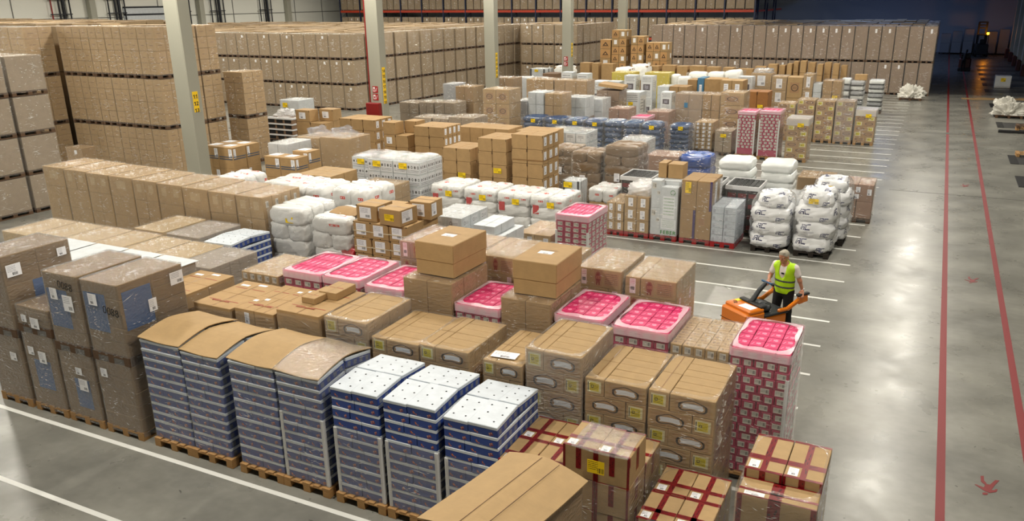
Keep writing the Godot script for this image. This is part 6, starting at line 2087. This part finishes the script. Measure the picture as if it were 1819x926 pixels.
	browns(-18.28, -17.50, -12.84, 1.20, 2.50, "third brown wrapped pallet from the left of the long row of nine", 2)
	browns(-17.48, -16.70, -12.84, 1.20, 2.49, "fourth brown wrapped pallet from the left of the long row of nine", 3)
	browns(-16.68, -15.89, -12.84, 1.20, 2.47, "fifth brown wrapped pallet from the left of the long row of nine", 4)
	browns(-15.87, -15.09, -12.84, 1.20, 2.45, "sixth brown wrapped pallet from the left of the long row of nine", 5)
	browns(-15.07, -14.29, -12.84, 1.20, 2.43, "seventh brown wrapped pallet from the left of the long row of nine", 6)
	browns(-14.27, -13.48, -12.84, 1.20, 2.41, "eighth brown wrapped pallet from the left of the long row of nine", 7)
	browns(-13.46, -12.68, -12.84, 1.20, 2.40, "rightmost brown wrapped pallet of the long row of nine, beside the sacks", 8)
	sacks(-12.59, -11.61, -12.84, 1.20, 2.20, "tall stack of plain white sacks beside the row of brown cartons", "plain", 6)
	sacks(-11.45, -10.47, -12.84, 1.20, 2.10, "white sack stack with a red sack end and kraft sheet on top", "red_end", 6)
	sacks(-13.35, -12.25, -14.22, 1.20, 2.30, "white sacks with red print behind the plain white sack stack", "red", 5)
	sacks(-12.00, -11.00, -14.22, 1.20, 2.35, "puffed white sacks with red print left of the printed cartons", "red", 5)
	whitebox(-9.39, -8.58, -14.22, 1.20, 2.05, "low white carton load, larger of the two behind the red-sealed cartons", 2, 3, 7, "ring")
	whitebox(-8.53, -7.69, -14.22, 1.20, 1.92, "white carton load with a stepped top beside the other low white load", 2, 3, 7, "plain")
	cartons(-7.95, -7.15, -15.60, 1.20, 1.47, "wrapped kraft carton load left of the lone pink stack", 2, 2, 4, "label", true)
	pinks(-7.04, -6.28, -15.60, 1.20, 1.97, "lone pink carton stack wrapped in clear film behind the red-sealed cartons", 14, true)
	sacks(-15.40, -14.40, -15.60, 1.20, 1.95, "white sacks with red print just behind the right end of the brown row", "red", 4)
	sacks(-17.20, -16.20, -15.60, 1.20, 1.90, "white sacks with red print, half hidden behind the middle of the brown row", "red", 4)
	cartons(-15.40, -14.26, -16.98, 1.20, 1.93, "kraft cartons with white front labels behind the puffed white sacks", 2, 2, 4, "front_label", false)
	cartons(-13.65, -12.52, -16.98, 1.20, 1.75, "wrapped long kraft cartons left of the printed white packs", 2, 3, 4, "front_label", true)
	strapped(-20.33, -19.13, -18.36, 1.20, 2.15, "strapped cartons with grey bands beside the nearest column", 2, 2)
	strapped(-17.88, -16.68, -18.36, 1.20, 2.00, "grey-banded cartons in two heights left of the blue-filmed pallet", 2, 1)
	whitebox(-19.00, -18.20, -19.74, 1.20, 2.10, "white carton load between the two grey-banded carton stacks", 2, 2, 5, "plain")
	cartons(-18.04, -16.86, -21.12, 1.20, 2.15, "kraft carton pallet with blue-glinting loose film on top", 1, 2, 2, "heap", true)
	cartons(-19.00, -18.05, -21.12, 1.20, 2.10, "kraft carton pallet under the left half of the blue-glinting film", 1, 2, 2, "heap", true)
	whitebox(-13.21, -12.32, -18.36, 1.20, 2.20, "white printed packs in film, right of the pair before the brown stacks", 2, 3, 6, "dots")
	whitebox(-14.06, -13.22, -18.36, 1.20, 2.20, "white printed packs in film, left of the pair before the brown stacks", 2, 3, 6, "dots")
	whitebox(-15.70, -14.80, -19.74, 1.20, 1.90, "low white printed packs behind the blue-filmed pallet", 2, 3, 6, "dots")
	sacks(-12.04, -11.04, -18.36, 1.20, 1.62, "white sacks with red panels and yellow tag, leftmost of four", "red_panel", 5)
	sacks(-10.99, -10.01, -18.36, 1.20, 1.60, "white sacks with red panels, second of four from the left", "red_panel", 5)
	sacks(-10.00, -9.04, -18.36, 1.20, 1.58, "white sacks with red panels, third of four from the left", "red_panel", 5)
	sacks(-9.02, -8.03, -18.36, 1.20, 1.58, "white sacks with red panels, rightmost of four beside the pink stack", "red_panel", 5)
	cartons(-10.94, -9.93, -21.12, 1.20, 2.68, "tallest stack of plain brown cartons, twine round its front", 2, 3, 6, "side_label", false)
	cartons(-12.07, -11.11, -21.12, 1.20, 2.50, "brown carton stack just left of the tallest brown stack", 2, 3, 6, "yellow", false)
	cartons(-13.31, -12.34, -21.12, 1.20, 2.13, "lower brown carton stack with yellow label in front of the other brown stacks", 2, 3, 5, "yellow", false)
	cartons(-16.19, -14.97, -23.89, 1.20, 2.24, "brown carton stack with a row of white side labels", 2, 4, 6, "side_label", false)
	cartons(-17.51, -16.46, -23.89, 1.20, 2.30, "uneven brown carton stack right of the red-piped column", 2, 2, 5, "step", false)
	cartons(-20.09, -18.47, -24.72, 1.20, 2.20, "wide brown carton stack with white side labels before the red-piped column", 3, 3, 5, "side_label", false)
	cartons(-23.93, -22.43, -26.65, 1.20, 2.10, "brown carton pile stepping up behind the blue-filmed pallet", 2, 2, 4, "step", false)
	cartons(-16.10, -13.90, -26.65, 1.20, 1.85, "low brown cartons with a long flat top behind the tall brown stacks", 4, 2, 3, "plain", false)
	cartons(-13.60, -12.20, -26.65, 1.20, 1.85, "low brown cartons behind the tallest brown stack and its neighbour", 3, 2, 3, "plain", false)
	cartons(-7.94, -7.43, -21.12, 1.20, 0.95, "small-labelled cartons in film on a red pallet, left end of the red pallets", 2, 3, 3, "tags", true)
	cartons(-7.41, -6.70, -21.12, 1.20, 1.18, "cartons with taped seams under a clear bag on a red pallet", 2, 3, 3, "tags", true)
	feber(-6.66, -5.90, -21.12, 1.20, 1.68, "white printed cartons stood on end on a red pallet")
	tallkraft(-5.81, -4.97, -21.12, 1.20, 1.76, "tall brown cartons with a purple stripe on a red pallet")
	whitebox(-4.95, -4.30, -21.12, 1.20, 1.12, "plain white cartons under glinting film on a red pallet", 2, 3, 5, "red_pallet")
	irc(-3.93, -2.95, -21.12, 1.20, 1.50, "big white printed sack stack left of the two in front of the worker", 4)
	irc(-2.82, -1.86, -21.12, 1.20, 1.68, "big white printed sack stack with yellow tag behind the worker", 4)
	irc(-2.62, -1.66, -22.51, 1.20, 1.72, "big white printed sack stack behind the yellow-tagged one", 5)
	whitebox(-3.70, -2.90, -22.51, 1.20, 1.20, "white carton top showing between the printed sack stacks and the dark cases", 2, 2, 5, "plain")
	cases(-8.06, -7.10, -22.51, 1.20, 1.40, "black-topped bottle cases in a white rimmed tray, left of the red pallets")
	cases(-4.94, -4.01, -22.51, 1.20, 1.40, "black-topped bottle cases left of the white plain sacks")
	cases(-5.95, -5.10, -22.51, 1.20, 1.40, "black-topped bottle cases half hidden by the tall brown cartons")
	sacks(-9.08, -8.16, -22.51, 1.20, 0.90, "white and red sack on a kraft carton pallet before the brown bags", "red", 2)
	whitebox(-9.31, -8.76, -21.12, 0.60, 1.45, "black and white striped carton stack behind the red-panelled sacks", 1, 2, 2, "stripe")
	sacks(-5.54, -4.52, -23.89, 1.20, 1.82, "plain smooth white sacks stacked, left of the pair", "smooth", 6)
	sacks(-4.30, -3.34, -23.89, 1.20, 1.82, "plain smooth white sacks stacked, right of the pair by the printed sacks", "smooth", 6)
	wrapped(-2.12, -1.24, -25.27, 1.20, 1.16, "wrapped kraft block with paper notes, nearest the open aisle", 3)
	wrapped(-3.41, -2.38, -25.27, 1.20, 1.24, "wrapped kraft block behind the printed sacks", 0)
	sacks(-10.21, -9.25, -23.89, 1.20, 1.72, "brown paper sacks in film, middle stack, dented sides", "brown", 5)
	sacks(-9.11, -8.01, -23.89, 1.20, 2.00, "brown paper sacks in film with a sagging top, right stack", "brown", 6)
	sacks(-11.60, -10.70, -25.27, 1.20, 1.55, "brown paper sacks half hidden by the tallest brown carton stack", "brown", 5)
	wrapped(-8.62, -7.48, -26.65, 1.20, 1.30, "low wide wrapped kraft block left of the bright blue sacks", 2)
	sacks(-7.47, -6.42, -26.65, 1.20, 1.35, "bright blue sacks in shiny film before the dotted carton stack", "blue", 3)
	whitebox(-13.10, -11.40, -28.03, 1.20, 1.65, "white cartons with black lettering, wide load left of the pair", 4, 3, 4, "black")
	whitebox(-10.05, -9.10, -28.03, 1.20, 1.50, "white cartons with black lettering, right load beside the blue sacks", 2, 3, 4, "black")
	whitebox(-10.95, -10.05, -26.65, 1.20, 1.20, "lower white lettered cartons in front of the right lettered load", 2, 3, 3, "black")
	sacks(-16.17, -15.19, -32.17, 1.20, 1.50, "navy sack stack, first from the left in the line of navy stacks", "navy", 6)
	sacks(-15.12, -14.19, -32.17, 1.20, 1.50, "navy sack stack, second from the left in the line of navy stacks", "navy", 6)
	sacks(-14.17, -13.27, -32.17, 1.20, 1.50, "navy sack stack, third from the left in the line of navy stacks", "navy", 6)
	sacks(-13.25, -12.37, -32.17, 1.20, 1.50, "navy sack stack, fourth from the left in the line of navy stacks", "navy", 6)
	sacks(-12.35, -11.53, -32.17, 1.20, 1.50, "navy sack stack, fifth from the left in the line of navy stacks", "navy", 6)
	sacks(-11.51, -10.76, -32.17, 1.20, 1.50, "navy sack stack, sixth from the left in the line of navy stacks", "navy", 6)
	sacks(-10.74, -9.91, -32.17, 1.20, 1.50, "navy sack stack, seventh from the left in the line of navy stacks", "navy", 6)
	sacks(-9.93, -9.07, -33.55, 1.20, 1.30, "navy sack stack standing apart with all six layers showing", "navy", 6)
	cartons(-9.16, -8.38, -34.94, 1.20, 1.30, "dotted small-carton load with a pale fringe beside the lone navy sacks", 3, 4, 7, "tags", true)
	wrapped(-8.17, -7.45, -34.52, 1.20, 1.04, "plain wrapped beige block with one yellow tag left of the tall pink columns", 1)
	pinks(-7.22, -6.50, -34.38, 1.20, 1.89, "tall narrow pink carton column topped by grey cartons", 12, false)
	pinks(-6.32, -5.51, -34.24, 1.20, 1.97, "tall narrow pink carton column with yellow tag, right of the pair", 13, false)
	ovals(-5.22, -4.38, -34.24, 1.20, 1.71, "mixed carton column with oval prints under a film bonnet", 7)
	ovals(-6.49, -5.71, -39.49, 1.20, 1.69, "oval-printed carton column, leftmost of the five by the far bay lines", 7)
	ovals(-5.63, -4.87, -39.49, 1.20, 1.89, "oval-printed carton column, second of the five by the far bay lines", 8)
	ovals(-4.81, -4.01, -39.49, 1.20, 1.87, "oval-printed carton column, third of the five by the far bay lines", 8)
	ovals(-3.95, -3.17, -39.49, 1.20, 1.89, "oval-printed carton column under hazy film, fourth of the five", 8)
	ovals(-3.08, -2.24, -39.49, 1.20, 1.53, "oval-printed carton column with yellow tag, nearest the aisle", 6)
	cartons(-18.04, -16.74, -32.17, 1.20, 2.63, "tall wrapped kraft load with black marks right of the grey notes", 2, 2, 4, "marks", true)
	wrapped(-21.12, -20.12, -34.94, 1.20, 2.37, "wrapped kraft load left of the black-marked kraft load", 0)
	wrapped(-22.70, -22.00, -36.32, 1.20, 2.30, "white sided box standing behind the wrapped kraft loads", 4)
	wrapped(-18.19, -16.93, -29.41, 1.20, 1.75, "low wrapped grey block below the white sided box", 0)
	wrapped(-18.97, -18.21, -29.41, 1.20, 1.65, "low wrapped grey block left of the one below the white sided box", 0)
	wrapped(-19.92, -19.02, -29.41, 1.20, 1.65, "low wrapped grey block beside the brown carton steps", 0)
	wrapped(-21.48, -20.38, -33.55, 1.20, 1.75, "wrapped grey block behind the two low grey blocks, right one", 0)
	wrapped(-22.35, -21.55, -33.55, 1.20, 1.72, "wrapped grey block behind the two low grey blocks, middle one", 0)
	wrapped(-23.50, -22.40, -33.55, 1.20, 1.66, "wrapped grey block right of the red-piped column", 0)
	wrapped(-16.61, -15.46, -28.03, 1.20, 1.65, "low flat kraft block before the black-marked kraft load", 0)
	halfwhite(-16.50, -15.72, -33.55, 1.20, 2.41, "tall load, white from top to foot, between kraft loads", false)
	halfwhite(-15.67, -14.84, -33.55, 1.20, 2.38, "tall load, kraft above and white below", true)
	wrapped(-17.19, -16.52, -33.55, 1.20, 2.00, "crumpled film load with a white lower box before the tall white load", 4)
	halfwhite(-15.30, -14.25, -34.94, 1.20, 2.10, "white cartons set on a brown wrapped block", false)
	whitebox(-14.87, -13.97, -36.32, 1.20, 1.90, "white film-wrapped carton load right of the white-on-brown load", 1, 2, 3, "plain")
	openlid(-14.82, -13.67, -37.70, 1.20, 2.25, "kraft load with a tilted loose lid")
	wrapped(-21.60, -20.10, -39.08, 1.20, 2.42, "flat-topped kraft load in the long line behind the tall white load", 0)
	wrapped(-17.70, -15.90, -39.08, 1.20, 2.42, "flat-topped kraft load in the long line left of the tilted lid", 0)
	wrapped(-19.30, -17.75, -39.08, 1.20, 2.42, "flat-topped kraft load in the middle of the long line", 0)
	appliances(-19.24, -18.58, -43.22, 1.20, 2.42, "pair of white printed appliance boxes before the fourth column, left box")
	appliances(-18.27, -17.61, -43.22, 1.20, 2.37, "white printed appliance box beside the one before the fourth column")
	appliances(-14.97, -14.33, -41.84, 1.20, 2.49, "tall white printed appliance box with yellow tag, left of the near pair")
	appliances(-14.04, -13.40, -41.84, 1.20, 2.48, "tall white printed appliance box with yellow tag, right of the near pair")
	appliances(-15.88, -15.22, -41.84, 1.20, 2.15, "short white printed box left of the near appliance pair")
	appliances(-17.35, -16.55, -43.22, 1.20, 1.99, "short white wrapped box right of the appliance box pair")
	yellows(-17.13, -15.83, -45.98, 1.20, 2.26, "yellow film-wrapped load behind the appliance boxes, left part")
	yellows(-15.12, -13.72, -45.98, 1.20, 2.30, "yellow film-wrapped load behind the appliance boxes, right part")
	whitebox(-23.15, -21.40, -45.29, 1.20, 1.85, "white flat bundle under a sheet beside the third column", 2, 2, 3, "plain")
	whitebox(-24.49, -23.29, -50.13, 1.20, 1.97, "white printed crate behind the white flat bundle", 1, 1, 2, "stripe")
	cartons(-21.93, -20.93, -46.67, 1.20, 2.02, "dark brown low box left of the far appliance boxes", 1, 1, 2, "plain", false)
	cloth(-22.79, -21.49, -50.13, 1.20, 2.19, "white cloth covered load before the fourth column")
	cloth(-18.32, -17.22, -49.44, 1.20, 2.25, "white cloth covered load behind the yellow load")
	cloth(-17.76, -16.56, -50.82, 1.20, 2.34, "white cloth covered load topping the yellow load line")
	appliances(-13.95, -13.10, -39.08, 1.20, 1.95, "white box with yellow tag behind the kraft tilted lid, on a low cart")
	wrapped(-13.40, -12.45, -35.63, 1.20, 1.60, "reddish wrapped kraft load behind the navy sacks", 0)
	wrapped(-11.55, -10.55, -35.63, 1.20, 1.55, "pink-white wrapped load right of the reddish load behind the navy sacks", 0)
	pinks(-11.86, -11.16, -34.38, 1.20, 1.42, "low pink load peeping out behind the navy sacks", 2, false)
	halfwhite(-13.06, -12.44, -41.84, 1.20, 2.01, "white tall carton left of a plain kraft carton", false)
	wrapped(-12.42, -11.48, -41.84, 1.20, 2.03, "plain kraft carton right of the white tall carton", 5)
	appliances(-12.09, -11.54, -39.08, 1.20, 2.00, "white drum-like wrapped box with yellow tag below the white tall carton")
	wrapped(-10.67, -9.43, -37.01, 1.20, 2.22, "large brown wrapped load with a blue note", 6)
	wrapped(-9.42, -8.63, -37.01, 1.20, 2.23, "wrapped brown load beside the one with a blue note", 0)
	cartons(-8.61, -7.56, -37.01, 1.20, 2.36, "tall mixed kraft stack with a triangle print", 1, 2, 4, "marks", true)
	cartons(-9.95, -8.80, -42.53, 1.20, 2.36, "kraft cartons with white notes under the white appliances, right part", 2, 2, 2, "tags", false)
	cartons(-10.96, -9.95, -43.22, 1.20, 2.34, "kraft cartons under the white appliances, left part", 1, 2, 2, "plain", false)
	wrapped(-11.86, -11.34, -43.22, 1.20, 2.27, "small kraft box with a blue box beside it under the white appliances", 5)
	wrapped(-11.32, -10.98, -43.22, 1.20, 2.36, "blue box standing among kraft boxes", 7)
	appliances(-13.08, -11.95, -47.36, 1.20, 2.25, "white appliance with dark hatch and yellow tag, leftmost of the far three")
	appliances(-11.93, -10.94, -47.36, 1.20, 2.28, "white appliance with dark hatch, middle of the far three")
	appliances(-10.93, -9.92, -47.36, 1.20, 2.40, "white appliance with sloping top, right of the far three")
	appliances(-9.54, -8.79, -44.60, 1.20, 2.36, "tall white appliance left of the big kraft load")
	appliances(-12.91, -12.21, -44.60, 1.20, 2.22, "white hooded appliance with yellow tag right of the yellow load")
	appliances(-13.71, -13.18, -45.98, 1.20, 2.19, "white round-topped appliance beside the yellow load")
	cartons(-9.10, -8.03, -45.98, 1.20, 2.46, "big kraft load with stepped film on top, far row", 1, 1, 3, "tags", true)
	cartons(-8.57, -7.47, -42.25, 1.20, 1.88, "orange-brown cartons with a yellow tag below the big kraft load", 2, 1, 2, "yellow", false)
	cartons(-8.01, -7.21, -45.98, 1.20, 2.32, "kraft load with white tags, first right of the big kraft load", 1, 2, 3, "tags", true)
	cartons(-7.19, -6.38, -45.98, 1.20, 2.31, "kraft load with black arrows, second right of the big kraft load", 1, 2, 2, "marks", false)
	cartons(-6.37, -5.87, -45.98, 1.20, 2.47, "narrow kraft load with white tags, third right of the big kraft load", 1, 2, 3, "tags", true)
	halfwhite(-5.85, -5.42, -45.98, 1.20, 2.01, "narrow white panel box leaning among the far kraft loads", false)
	cartons(-5.37, -4.42, -45.98, 1.20, 2.18, "kraft load with a small white box and yellow tag, far row", 2, 2, 3, "yellow", true)
	bales(-4.76, -4.27, -48.75, 1.20, 2.03, "grey banded bale column left of the taller one", 6)
	bales(-4.26, -3.57, -48.75, 1.20, 1.94, "grey banded bale column with a kraft box behind it", 7)
	bales(-3.45, -2.67, -50.82, 1.20, 1.82, "pale banded bale column nearest the far aisle", 7)
	cartons(-12.16, -11.15, -56.60, 0.80, 1.81, "small kraft carton column, first from the left along the foot of the far stacks", 1, 1, 3, "plain", false)
	cartons(-11.09, -10.35, -56.95, 0.80, 1.96, "small kraft carton column, second from the left along the foot of the far stacks", 1, 1, 3, "plain", false)
	cartons(-10.19, -9.58, -56.60, 0.80, 2.15, "small kraft carton column, third from the left along the foot of the far stacks", 1, 1, 3, "yellow", false)
	cartons(-9.52, -9.12, -56.95, 0.80, 2.07, "small kraft carton column, fourth from the left along the foot of the far stacks", 1, 1, 3, "plain", false)
	cartons(-8.97, -8.65, -56.60, 0.80, 2.21, "small kraft carton column, fifth from the left along the foot of the far stacks", 1, 1, 3, "yellow", false)
	cartons(-8.61, -8.29, -56.95, 0.80, 2.34, "small kraft carton column, sixth from the left along the foot of the far stacks", 1, 1, 3, "plain", false)
	cartons(-8.14, -7.76, -56.60, 0.80, 2.41, "small kraft carton column, seventh from the left along the foot of the far stacks", 1, 1, 3, "plain", false)
	cartons(-7.69, -7.24, -56.95, 0.80, 2.29, "small kraft carton column, eighth from the left along the foot of the far stacks", 1, 1, 3, "plain", false)
	cartons(-7.08, -6.73, -56.60, 0.80, 2.22, "small kraft carton column, ninth from the left along the foot of the far stacks", 1, 1, 3, "plain", false)
	cartons(-6.68, -6.27, -56.95, 0.80, 2.31, "small kraft carton column, tenth from the left along the foot of the far stacks", 1, 1, 3, "plain", false)
	cartons(-6.12, -5.75, -56.60, 0.80, 2.28, "small kraft carton column, eleventh from the left along the foot of the far stacks", 1, 1, 3, "plain", false)
	cartons(-5.67, -5.30, -56.95, 0.80, 2.16, "small kraft carton column, twelfth from the left along the foot of the far stacks", 1, 1, 3, "plain", false)
	cartons(-21.66, -20.97, -52.00, 0.80, 2.30, "low kraft carton, first of those at the foot of the far triangle-marked columns", 1, 1, 2, "plain", false)
	cartons(-20.81, -20.33, -52.00, 0.80, 2.29, "low kraft carton, second of those at the foot of the far triangle-marked columns", 1, 1, 2, "plain", false)
	cartons(-20.13, -19.30, -52.00, 0.80, 2.27, "low kraft carton, third of those at the foot of the far triangle-marked columns", 1, 1, 2, "plain", false)
	cartons(-16.91, -16.19, -52.00, 0.80, 2.21, "low kraft carton, fourth of those at the foot of the far triangle-marked columns", 1, 1, 2, "plain", false)
	cartons(-15.97, -15.12, -52.00, 0.80, 2.27, "low kraft carton, fifth of those at the foot of the far triangle-marked columns", 1, 1, 2, "plain", false)
	cartons(-15.01, -14.32, -52.00, 0.80, 2.25, "low kraft carton, sixth of those at the foot of the far triangle-marked columns", 1, 1, 2, "plain", false)
	cartons(-14.18, -13.24, -52.00, 0.80, 2.28, "low kraft carton, seventh of those at the foot of the far triangle-marked columns", 1, 1, 2, "plain", false)
	cartons(-13.10, -12.32, -52.00, 0.80, 2.24, "low kraft carton, eighth of those at the foot of the far triangle-marked columns", 1, 1, 2, "plain", false)
	cartons(-12.07, -11.41, -52.00, 0.80, 2.23, "low kraft carton, ninth of those at the foot of the far triangle-marked columns", 1, 1, 2, "plain", false)
	cartons(-19.92, -18.89, -53.30, 1.10, 4.36, "triangle-marked carton column, tallest of the three at the back", 2, 2, 8, "tri", false)
	cartons(-20.74, -19.98, -53.30, 1.10, 3.73, "short triangle-marked cartons left of the tallest column at the back", 1, 2, 6, "tri", false)
	cartons(-18.57, -17.67, -53.30, 1.10, 3.97, "triangle-marked carton column in the middle at the back", 2, 2, 7, "tri", false)
	cartons(-17.51, -16.06, -53.30, 1.10, 3.59, "wide triangle-marked carton column, right one at the back", 3, 2, 6, "tri", false)
	wrapped(-29.20, -28.00, -31.50, 1.20, 1.76, "white appliance crate in pale film behind the crinkled bales", 8)
	bundle(-28.34, -26.84, -29.60, 1.10, 1.37, "crinkled film bundle of dark trays beside the tall brown pallets")
	# cartons lettered KENFO: banded layers, loose boxes on top
	var kz := -12.84
	var kt := stack_at("lettered_carton_pallet", -10.33, -9.0, kz, 1.2, "banded kraft cartons with white front labels and red lettering", "carton load")
	pallet(kt, 1.3, 1.16, "wood_dark")
	for k in 6:
		for ix in 3:
			for iz in 2:
				if iz == 1 and ix < 2 and k < 5:
					continue
				var o := put("carton", carton(Vector3(0.43, 0.33, 0.57), "kraft_gold", [["F", 0.16, 0.18, 0.72, 0.88, "label_0"], ["F", 0.0, 0.93, 0.05, 1.0, "hole_black"], ["F", 0.95, 0.93, 1.0, 1.0, "hole_black"], ["F", 0.5, 0.0, 0.55, 0.06, "hole_black"], ["T", 0.0, 0.47, 1.0, 0.53, "tape_brown"]]), kt, Vector3((ix - 1) * 0.445, 0.146 + k * 0.335, 0.29 - iz * 0.58), 2.0)
				if ix == 2:
					part("lettering", text(null, "KENFO", 0.1, Transform3D(Basis(Vector3.UP, PI / 2), Vector3(0.218, 0.1, 0)), "ink_red"), o)
	for y in [0.95, 1.62, 1.95]:
		part("twine", film_mesh(Vector3(1.34, 0.012, 1.16), "twine_white", 0.004, true), kt, Vector3(0, y, 0))
	for k in 4:
		var at: Vector3 = [Vector3(-10.0, 2.157, -13.2), Vector3(-9.35, 2.157, -13.1), Vector3(-9.0 - 0.12, 2.157, -13.75), Vector3(-9.9, 2.157, -13.76)][k]
		var b := thing("lettered_carton", ["loose lettered carton on the left front of the banded kraft cartons", "loose carton with a yellow label on the banded kraft cartons", "loose lettered carton at the right rear of the banded kraft cartons", "loose carton at the left rear of the banded kraft cartons"][k], "carton", at, [0.0, -0.06, 0.05, 0.02][k], "loose cartons on the banded stack")
		part("carton", carton([Vector3(0.5, 0.33, 0.56), Vector3(0.52, 0.33, 0.56), Vector3(0.5, 0.36, 0.5), Vector3(0.42, 0.2, 0.44)][k], "kraft_gold", [["F", 0.16, 0.18, 0.72, 0.88, "label_0"], ["R", 0.1, 0.2, 0.5, 0.9, "label_1"], ["T", 0.0, 0.47, 1.0, 0.53, "tape_brown"], ["F", 0.0, 0.93, 0.05, 1.0, "hole_black"]] if k != 1 else [["F", 0.25, 0.3, 0.7, 0.7, "label_yellow"], ["R", 0.1, 0.2, 0.7, 0.9, "label_1"], ["T", 0.0, 0.47, 1.0, 0.53, "tape_brown"]]), b)
		if k == 0:
			part("lettering", text(null, "KENFO", 0.09, Transform3D(Basis(Vector3.UP, PI / 2), Vector3(0.253, 0.1, 0)), "ink_red"), b)
	# the worker and his truck
	var turn := atan2(-0.6, 0.8)
	pallet_truck(Vector3(-2.72, 0, -14.65), turn)
	var back := Vector3(-2.72, 0, -14.65) - Vector3(sin(turn), 0, cos(turn)) * 1.0
	worker(Vector3(back.x, 0.12, back.z), -0.35)
